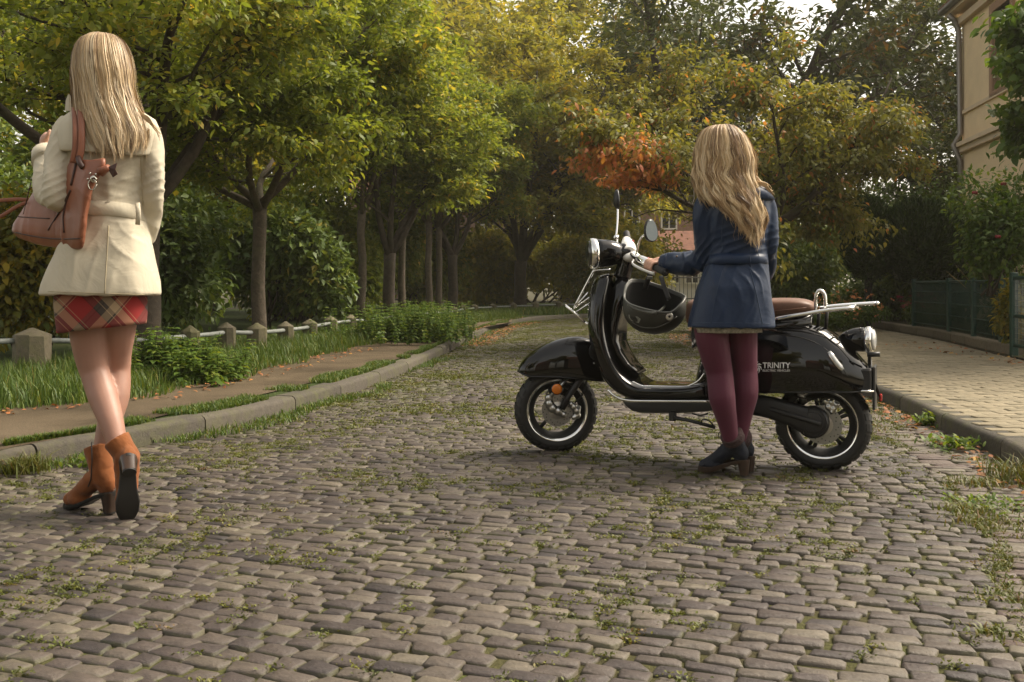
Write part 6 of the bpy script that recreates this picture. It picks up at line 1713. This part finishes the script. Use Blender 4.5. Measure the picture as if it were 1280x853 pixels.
mb.tube(sl_l[0][:3] + [p(68, 245, -.08), p(60, 215, .07), p(58, 186, .15)], [.04, .042, .038, .036, .032, .026], 12)
mb.tube(sl_r[0] + [p(178, 318, .14)], [.03] * 2 + [.026] * 4 + [.022], 12)
# left hand gripping the strap in front of the shoulder
hp = p(58, 176, .165); mb.ball(hp, (.024, .032, .036), 12, 8, Matrix.Rotation(.3, 3, 'Y')); mb.tube([p(58, 190, .15), hp], [.026, .026], 10)
for i, (dx, dz, ln) in enumerate(((.0, .028, 1.0), (.008, .016, 1.05), (.011, .002, 1.0), (.009, -.012, .85))):
    b0 = hp + Vector((-.012 + dx, .012, dz)); finger(mb, [b0, b0 + Vector((.016 * ln, .024, .006)), b0 + Vector((.034 * ln, .016, -.002)), b0 + Vector((.034 * ln, -.004, -.006))], .0088)
finger(mb, [hp + Vector((.006, -.022, -.01)), hp + Vector((.018, -.03, .014)), hp + Vector((.026, -.026, .036))], .0095)
# right hand resting at the coat pocket
hr = p(176, 325, .16); mb.ball(hr, (.018, .034, .042), 12, 8)
for i in range(4):
    b0 = hr + Vector((0, -.022 + i * .015, -.034)); finger(mb, [b0, b0 + Vector((-.004, .004, -.03 - .006 * (i in (1, 2)))), b0 + Vector((-.014, .006, -.055 - .008 * (i in (1, 2))))], .0085)
finger(mb, [hr + Vector((0, .026, .01)), hr + Vector((-.008, .046, -.01)), hr + Vector((-.012, .05, -.032))], .0095)
me = fuse(mb, .006, 4, 'body'); bd = link_mesh('body', me, M_hose, W.root)
me.materials.append(M_skin); zc = p(0, 345).z
me.polygons.foreach_set('material_index', [1 if q.center.z > zc else 0 for q in me.polygons])
for e in eyes1: MB().ball(e, .0125, 12, 8).build('eye', M_eye, W.root, smooth=True)
# boots
hx = p(137, 643, .0); T0 = frame((0, 0, 0), (-.18, .10, 0), (0, 0, 1))
def place(heel_world, fwd, up, scale, heel_local=(-.061, 0, .0)):
    M0 = frame((0, 0, 0), fwd, up); return Matrix.Translation(Vector(heel_world) - (M0 @ (Vector(heel_local) * scale))) @ M0
Mq = place((hx.x, hx.y, .004), (-.19, .085, 0), (0, 0, 1), 1.02)
inv = Mq.inverted(); top = inv @ p(121, 557, .03) / 1.02
bt, T = boot(W.root, Mq, 1.02, (M_suede, M_sole, M_heelwood), top)
MB().tube([T((-.02, .048, .27)), T((-.022, .047, .2)), T((-.015, .046, .13)), T((.0, .045, .10))], .0022, 6).build('zip', M_sole, bt, smooth=True)
MB().tube([T((-.02, -.048, .27)), T((-.022, -.047, .2)), T((-.015, -.046, .13)), T((.0, -.043, .10))], .0028, 6).build('zip', M_sole, bt, smooth=True)
toe = p(159, 648, -.10); pit = math.radians(60); dxy = Vector((-.42, .91, 0)).normalized()
fwd = dxy * math.cos(pit) + Vector((0, 0, -math.sin(pit))); upv = dxy * math.sin(pit) + Vector((0, 0, math.cos(pit)))
Mp = place((toe.x, toe.y, .012), fwd, upv, 1.04, (.15, 0, .012))
top = Mp.inverted() @ p(145, 549, -.08) / 1.04
boot(W.root, Mp, 1.04, (M_suede, M_sole, M_heelwood), top)
# hair
H1 = [(43, 122, 134, .02, -.03), (45, 114, 142, .04, -.055), (50, 105, 149, .06, -.08), (58, 99.5, 154, .07, -.10), (70, 96, 158.5, .07, -.118), (90, 94, 162, .05, -.125), (110, 95, 163, .03, -.122), (130, 95.5, 169, .01, -.125), (150, 98, 177, .0, -.14), (168, 103, 182, -.02, -.15), (182, 108, 181, -.04, -.155), (195, 112, 179, -.06, -.158)]
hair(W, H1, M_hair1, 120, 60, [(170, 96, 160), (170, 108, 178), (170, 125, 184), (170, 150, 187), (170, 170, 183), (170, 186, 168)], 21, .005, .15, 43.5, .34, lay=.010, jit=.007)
hs = bpy.data.objects['hair']
rg = np.random.default_rng(3)
for k in range(16):
    j = rg.normal(0, 1.6, 8); pts = [p(160 + j[0], 118 + j[1], -.07), p(170 + j[2], 136 + j[3], -.075), p(184 + j[4], 150 + j[5], -.085), p(194 + j[6] * .6, 160 + j[7], -.075), p(200 + j[0] * .5, 168 + j[1] * 2, -.05)]
    o = MB().tube(catmull(pts, 5), list(np.linspace(.0022, .0007, 21)), 4).build('lock', M_hair1, hs, smooth=True); a_ = o.data.attributes.new('rnd', 'FLOAT', 'POINT'); a_.data.foreach_set('value', np.full(len(o.data.vertices), .55 + .06 * rg.normal(), np.float32))

# ---- shoulder bag
bagc = p(60, 255, -.03)
bag = tag(empty('shoulder_bag', W.base + bagc), 'tan leather slouchy shoulder bag hanging under the left arm of the cream coat', 'bag')
def bp(px, py, dy): return p(px, py, dy) - bagc
def bdy(x): return float(np.interp(x, [10, 50, 80, 105, 135], [.10, .02, -.06, -.165, -.2]))
rings = []
for y, xl, xr, th in ((199, 95, 131, .012), (206, 82, 131, .022), (216, 64, 127, .034), (230, 47, 119, .045), (248, 38, 112, .056), (268, 27, 108, .064), (284, 17, 106, .068), (294, 15, 105, .066), (301, 24, 104, .058), (306, 42, 103, .045), (309, 66, 101, .02)):
    ring = []; n = 36
    for k in range(n):
        a = 2 * PI * k / n; f = math.copysign(abs(math.cos(a)) ** (2 / 3.2), math.cos(a)); x = (xl + xr) / 2 + f * (xr - xl) / 2
        yy = y + (x - 60) * (.10 if y > 280 else .10 * (y - 199) / 81)
        ring.append(bp(x, min(yy, 312), bdy(x) + math.copysign(abs(math.sin(a)) ** (2 / 3.2), math.sin(a)) * th))
    rings.append(ring)
me = fuse(MB().loft(rings), .006, 3, 'leather_body'); displace(me, folds(.007, 13, 31, (1, 1, .4), .25, lambda co: 1.3 if co[0] > .05 else .7))
lb = link_mesh('leather_body', me, M_bag, bag)
bb = BVHTree.FromPolygons([v.co.copy() for v in me.vertices], [tuple(q.vertices) for q in me.polygons])
def onb(px, py, lift=.002):
    o = Vector((0, 0, HC)) - W.base - bagc; d = (bp(px, py, 0) - o).normalized(); h = bb.ray_cast(o, d)
    return (h[0] - d * lift) if h[0] is not None else bp(px, py, bdy(px) - .05)
MB().tube([onb(x, 271 + (x - 20) * .06, .001) for x in range(22, 66, 4)], .0022, 5).build('seam', M_bagdark, lb, smooth=True)
MB().tube([onb(33 + (252 - y) * .24, 252 + (252 - y) * -1 + 0 if False else y, .001) for y in range(228, 270, 4)], .0022, 5).build('seam', M_bagdark, lb, smooth=True)
MB().tube([onb(x, 289.5 + (x - 14) * .10 + 4 * math.sin((x - 14) / 88 * PI) , .001) for x in range(16, 103, 5)], .003, 5).build('base_seam', M_bagdark, lb, smooth=True)
for x0, d0 in ((94, -.07), (101, -.085)):
    MB().tube(catmull([bp(x0 + 1, 138, .06), bp(x0, 133.5, -.01), bp(x0, 138, d0 - .03), bp(x0 + 1, 160, -.155), bp(x0 + .5, 185, -.165), bp(x0 - 3, 204, -.165)], 6), .0125, 8, flat=(1, .28), up=(1, 0, 0)).build('strap', M_bag, bag, smooth=True)
MB().tube(catmull([bp(98, 197, -.165), bp(100, 204, -.18), bp(104, 210, -.18)], 4), .011, 8).build('strap_knot', M_bagdark, bag, smooth=True)
MB().tube(catmull([onb(88, 238), onb(80, 254), onb(70, 272), onb(60, 288)], 5), .0035, 6).build('tassel', M_bagdark, bag, smooth=True)
MB().tube(catmull([onb(88, 238), onb(83, 252), onb(79, 270), onb(80, 291)], 5), .0035, 6).build('tassel', M_bagdark, bag, smooth=True)
MB().tube(catmull([onb(96, 200), onb(93, 215), onb(89, 232)], 5), .006, 6).build('tassel', M_bagdark, bag, smooth=True)
kn = MB().tube([bp(126, 215, -.2), bp(131, 212, -.205), bp(136, 209, -.21)], [.02, .015, .012], 10).build('knot', M_bag, bag, smooth=True)
MB().add([bp(135, 209, -.212), bp(146, 204, -.21), bp(144, 212, -.215), bp(147, 218, -.21), bp(141, 222, -.212), bp(135, 212, -.212)], [(0, 1, 2, 5), (2, 3, 4, 5)]).build('knot_end', M_bagdark, kn).modifiers.new('t', 'SOLIDIFY').thickness = .004
cy = onb(117, 224, .004); vd = (Vector((0, 0, HC)) - W.base - bagc - cy).normalized()
MB().lathe([(.006, 0), (.012, 0), (.0125, .004), (.0065, .005)], cy, vd, 20, cap=False).build('eyelet', M_metal, bag, smooth=True)
rr_ = onb(116, 231, .006)
MB().tube([rr_ + Vector((math.cos(a) * .015, -.004, math.sin(a) * .019)) for a in np.linspace(0, 2 * PI, 20)], .002, 6).build('ring', M_metal, bag, smooth=True)
for px, py in ((113, 217), (110, 224), (120, 218)): MB().ball(onb(px, py, .001), .0045, 8, 6).build('stud', M_metal, bag, smooth=True)
for pts in ([(36, 250), (20, 249.5), (0, 251), (-25, 254)], [(36, 252), (22, 258), (2, 270), (-20, 280)]): MB().tube(catmull([bp(x, y, .06) for x, y in pts], 5), .0075, 8, flat=(1, .3), up=(0, 0, 1)).build('loose_strap', M_bag, bag, smooth=True)

# ================================================================== the woman at the scooter in the navy coat
V = Body(913, 597, 'woman standing at the scooter in a navy belted coat and plum tights')
p = V.p
CN = [(226, 900, 930, .05, -.05), (233, 892, 944, .07, -.07), (240, 884, 955, .085, -.085), (250, 880, 961, .10, -.10), (266, 880, 962, .115, -.11), (288, 884, 959, .12, -.11), (308, 888, 956, .11, -.10), (325, 887, 956, .105, -.10), (340, 881, 958, .115, -.115), (360, 873, 961, .125, -.13), (385, 866, 964, .13, -.135), (409, 861, 967, .135, -.14)]
gripw = scooter.matrix_basis @ barpt(grip_n, near_in, .62); bar_dir = ((scooter.matrix_basis @ grip_n) - (scooter.matrix_basis @ near_in)).normalized()
hand_w = gripw - V.base
gdy = gripw.y - V.Y0
wr = hand_w + Vector((.055, -.035, .012))
elb = p(886, 318, .06)
sl_l = ([p(890, 246, .0), p(884, 262, .0), p(883, 290, .02), elb, (elb + wr) / 2 + Vector((.01, -.01, -.02)), wr + (elb - wr).normalized() * .02], [.055, .062, .063, .06, .056, .044])
sl_r = ([p(950, 246, 0), p(957, 262, .0), p(960, 290, -.01), p(961, 318, .02), p(956, 345, .10)], [.05, .048, .043, .04, .036])
me = coat_mesh(V, CN, [sl_l, sl_r])
zw = p(0, 325).z
displace(me, folds(.010, 8.5, 41, (1, 1, .45), .28, lambda co: 1.0 + .9 * math.exp(-((co[2] - zw) / .10) ** 2)))
creases(me, [(elb + Vector((0, -.05, 0)), .11, (.6, 0, 1), .03, .013), ((elb + wr) / 2 + Vector((0, -.04, 0)), .11, (.25, 0, 1), .03, .010), (p(885, 275, -.05), .11, (.25, 0, 1), .034, .010), (p(925, 300, -.10), .13, (1, 0, .3), .035, .010),
             (p(962, 305, -.03), .10, (1, 0, .3), .03, .009), (p(900, 350, -.11), .11, (.45, 0, 1), .05, .008), (p(940, 350, -.12), .11, (-.5, 0, 1), .05, .008), (p(915, 385, -.13), .18, (.15, 0, 1), .08, .006)], 21)
navy = link_mesh('coat', me, M_navy, V.root)
rings = []
for y, g in ((320, .003), (319.5, .008), (325, .010), (331.5, .009), (332, .003)): rings.append([q + Vector((0, 0, -.006 * math.sin(k * 2 * PI / 44))) for k, q in enumerate(V.ring(CN, y, 44, grow=g))])
me = MB().loft(rings, cap=False).mesh('belt'); displace(me, folds(.003, 13, 9)); link_mesh('belt', me, M_navy, navy)
nb = BVHTree.FromPolygons([v.co.copy() for v in navy.data.vertices], [tuple(q.vertices) for q in navy.data.polygons])
M_seamn = simple('stitching_navy', (.022, .04, .08), .8)
MB().tube([p(937, 314, -.085), p(937.5, 325, -.11), p(938, 337, -.095)], .008, 8, flat=(1, .4)).build('belt_loop', M_navy, navy, smooth=True)
for pts in ([(938, 262), (939, 290), (938, 315)], [(905, 262), (902, 290), (903, 315)], [(938, 338), (946, 370), (953, 405)], [(903, 338), (895, 370), (888, 405)]):
    MB().tube([on(nb, V, x, y, .0005) for x, y in catmull(pts, 8)], .0018, 5).build('seam', M_seamn, navy, smooth=True)
MB().tube([on(nb, V, x, 404 + (x - 914) * .01, .0005) for x in range(866, 964, 6)], .0014, 5).build('hem_stitching', M_seamn, navy, smooth=True)
# hood / collar lying on the back, mostly under the hair
rings = []
for y, g in ((226, .0), (229, .02), (238, .03), (250, .022), (252, .004)): rings.append(V.ring(CN, y, 28, grow=g, a0=math.radians(-200), a1=math.radians(20), closed=False))
hd_ = MB().loft(rings, closed=False).build('collar', M_navy, navy, smooth=True); so = hd_.modifiers.new('t', 'SOLIDIFY'); so.thickness = .006
d = (wr - elb).normalized(); MB().tube([wr - d * .045, wr - d * .04, wr - d * .0, wr + d * .004], [.044, .049, .047, .040], 18).build('cuff', M_navy, navy, smooth=True)
MB().ball(on(nb, V, 846, 321, .0), .006, 8, 6).build('cuff_button', M_button, navy, smooth=True)
# dress hem peeping out below the coat
rings = [V.ring([(400, 866, 950, .105, -.118), (416, 868, 952, .10, -.115)], y, 40, grow=g) for y, g in ((402, 0), (410, 0), (415.5, 0), (415.5, -.006), (405, -.01))]
me = MB().loft(rings, cap=False).mesh('dress'); displace(me, folds(.005, 14, 5, (1, 1, .3)))
link_mesh('dress', me, simple('grey_print_dress', (.28, .26, .21), .9, 0, .2, .55, 70), V.root)
mb = MB()
mb.tube(catmull([p(893, 385, .0), p(889, 413, -.015), p(894, 443, -.01), p(899.5, 467, -.005), p(902.5, 497, -.025), p(908, 522, -.02), p(914, 552, -.01)], 5), list(np.interp(np.linspace(0, 1, 31), [0, .17, .34, .5, .67, .83, 1], [.068, .078, .069, .0605, .061, .048, .035])), 18)
mb.tube(catmull([p(927, 385, .02), p(927, 413, .03), p(929, 443, .04), p(931, 465, .045), p(932, 492, .03), p(928, 520, .035), p(923, 552, .045)], 5), list(np.interp(np.linspace(0, 1, 31), [0, .17, .34, .5, .67, .83, 1], [.07, .072, .064, .058, .0575, .045, .034])), 18)
mb.ball(p(913, 372, .0), (.125, .09, .10), 16, 10)
mb.loft([V.ring(CN, y, 24, grow=-.03) for y in np.linspace(238, 395, 12)])
mb.tube([p(914, 246, .0), p(910, 228, .01), p(906, 214, .02)], [.056, .048, .046], 14)
eyes2 = head(mb, p(904, 194, .02), math.radians(22), .98)
mb.tube(sl_l[0][:4] + [(elb + wr) / 2 + Vector((.005, -.005, -.012)), wr], [.04, .042, .04, .037, .032, .024], 12)
mb.tube(sl_r[0] + [p(950, 362, .17)], [.028] * 2 + [.024] * 3 + [.02], 12)
# left hand closed on the grip
bx_ = bar_dir; upb = (Vector((0, 0, 1)) - bx_ * bx_.z).normalized(); fw_ = bx_.cross(upb).normalized()
if fw_.dot(Vector((-1, 0, 0))) < 0: fw_ = -fw_                      # towards the front of the scooter
palm = hand_w - fw_ * .022 + upb * .02
mb.tube([wr, palm - fw_ * .004 + upb * .004], [.024, .026], 12); mb.ball(palm, (.034, .034, .022), 14, 9)
for i in range(4):
    o_ = bx_ * (-.034 + i * .0215); r_ = .0265; L_ = (1.0, 1.08, 1.04, .9)[i]
    pts = [hand_w + o_ + (fw_ * math.cos(a) + upb * math.sin(a)) * r_ for a in (math.radians(140), math.radians(90), math.radians(40), math.radians(-15), math.radians(-15 - 55 * L_), math.radians(-15 - 95 * L_))]
    finger(mb, pts, .0092 if i < 3 else .008)
finger(mb, [palm - bx_ * .026 - fw_ * .004, hand_w - bx_ * .05 - fw_ * .028 + upb * .004, hand_w - bx_ * .058 - fw_ * .01 - upb * .022, hand_w - bx_ * .056 + fw_ * .008 - upb * .027], .0098)
hr = p(947, 366, .19); mb.ball(hr, (.017, .03, .036), 12, 8)
for i in range(4): b0 = hr + Vector((0, -.02 + i * .0135, -.03)); finger(mb, [b0, b0 + Vector((-.004, .006, -.026)), b0 + Vector((-.012, .012, -.046))], .008)
finger(mb, [hr + Vector((0, .022, .01)), hr + Vector((-.006, .04, -.008)), hr + Vector((-.01, .044, -.028))], .009)
me = fuse(mb, .006, 4, 'body'); bd = link_mesh('body', me, M_purple, V.root); me.materials.append(M_skin); zc = p(0, 372).z
me.polygons.foreach_set('material_index', [1 if (q.center.z > zc or (q.center.x > .11 and q.center.y > .1 and q.center.z > .72)) else 0 for q in me.polygons])
for e in eyes2: MB().ball(e, .0118, 12, 8).build('eye', M_eye, V.root, smooth=True)
# boots with ribbed socks and laces
for i, (hpx, hpy, hdy, fwd, tp, foot) in enumerate([(930, 596, .0, (-.155, .10, 0), (914, 543, -.01), 'front'), (937, 591, .0, (-.14, .12, 0), (924, 545, .045), 'back')]):
    h0 = Vector(gp(hpx, hpy)) - V.base; sc = .96
    M0 = place((h0.x, h0.y, .004), fwd, (0, 0, 1), sc); top = M0.inverted() @ p(*tp) / sc
    bt, T = boot(V.root, M0, sc, (M_darkboot, M_heelwood, M_heelwood), top, platform=.012)
    d = (top - Vector((-.028, 0, .135))).normalized()
    for k in range(3):
        c = top - d * (.005 + .015 * k); MB().tube([T(c - d * .006), T(c), T(c + d * .006)], [.052 * sc, .0565 * sc, .052 * sc], 18).build('sock_roll', M_sock, bt, smooth=True)
    for k in range(5):
        f = k / 4; a = Vector((.012 + .05 * f, -.022, .172 - .075 * f)); b = Vector((.012 + .05 * f, .022, .172 - .075 * f)); m_ = Vector((.03 + .05 * f, 0, .176 - .075 * f))
        MB().tube(catmull([T(a), T(m_), T(b)], 4), .0028, 5).build('lace', M_sock, bt, smooth=True)
        for e in (a, b): MB().ball(T(e), .0045, 8, 6).build('eyelet', M_metal, bt, smooth=True)
    for sgn in (-1, 1): MB().tube(catmull([T((.02, 0, .19)), T((.05, sgn * .02, .205)), T((.055, sgn * .03, .18)), T((.03, sgn * .01, .185))], 5), .0022, 5).build('lace_bow', M_sock, bt, smooth=True)
H2 = [(157, 898, 909, .02, -.03), (159, 891, 915, .04, -.05), (164, 884, 921, .06, -.075), (172, 879, 928, .075, -.095), (185, 875.5, 935, .075, -.11), (200, 873.5, 940, .055, -.115), (220, 872, 940, .03, -.115), (238, 874, 945, .01, -.125), (255, 882, 950, -.01, -.14), (275, 894, 953, -.03, -.145), (290, 905, 950, -.05, -.145), (302, 910, 948, -.06, -.145)]
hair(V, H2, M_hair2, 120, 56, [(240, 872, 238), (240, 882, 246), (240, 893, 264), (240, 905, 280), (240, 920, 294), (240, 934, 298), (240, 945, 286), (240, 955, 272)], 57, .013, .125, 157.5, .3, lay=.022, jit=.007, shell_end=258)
hs = [o for o in V.root.children if o.name.startswith('hair')][0]
rg = np.random.default_rng(9)
for k in range(22):
    j = rg.normal(0, 1.6, 8); pts = [p(938 + j[0], 216 + j[1], -.05), p(946 + j[2], 226 + j[3], -.07), p(955 + j[4], 231 + j[5], -.085), p(962 + j[6] * .7, 238 + j[7], -.07), p(966 + j[0] * .5, 243 + j[1] * 1.5, -.05)]
    o = MB().tube(catmull(pts, 5), list(np.linspace(.0024, .0008, 21)), 4).build('lock', M_hair2, hs, smooth=True); a_ = o.data.attributes.new('rnd', 'FLOAT', 'POINT'); a_.data.foreach_set('value', np.full(len(o.data.vertices), .6 + .08 * rg.normal(), np.float32))

# ------------------------------------------------------------------ the street behind the camera: houses and trees mirrored in the scooter's paint
BH = 'trees along the street behind the camera'
copy_tree(t5, (-8.5, -9.0, 0), .7, .9, 'broad tree on the verge behind the camera, road side', BH)
copy_tree(t6, (9.5, -12.0, 0), 2.1, .75, 'golden tree in front of the reflected brick house', BH)
copy_tree(t5, (-14.0, -16.0, 0), 2.9, 1.1, 'broad tree at the end of the reflected house row', BH)
copy_tree(t6, (3.0, -24.0, 0), 3.3, .8, 'golden tree between the two reflected houses', BH)
for (x, y, w, h, lb) in ((-4.0, -22.0, 9.0, 5.2, 'brick house across the street, mirrored in the scooter paint'), (10.0, -20.0, 8.0, 4.6, 'low brick house at the corner, mirrored in the scooter paint')):
    t = brick_house((x, y, 0), w, 7.0, h, 3.0, [(-2.4, 1.0, 1.0, 1.5), (0, 1.0, 1.0, 1.5), (2.4, 1.0, 1.0, 1.5)], lb, M_brick)
    t.rotation_euler = (0, 0, PI)

# ------------------------------------------------------------------ thin autumn haze in the avenue
M_haze = bpy.data.materials.new('haze'); M_haze.use_nodes = True
nt_ = M_haze.node_tree; nt_.nodes.clear(); vo_ = nt_.nodes.new('ShaderNodeOutputMaterial'); pv_ = nt_.nodes.new('ShaderNodeVolumePrincipled')
pv_.inputs['Color'].default_value = (.98, .93, .78, 1); pv_.inputs['Density'].default_value = .0009; pv_.inputs['Anisotropy'].default_value = .35
nt_.links.new(pv_.outputs['Volume'], vo_.inputs['Volume'])
tag(MB().box((0, 20, 9.45), (1300, 1300, 21.1)).build('haze', M_haze), kind='stuff')
scene.cycles.volume_bounces = 0
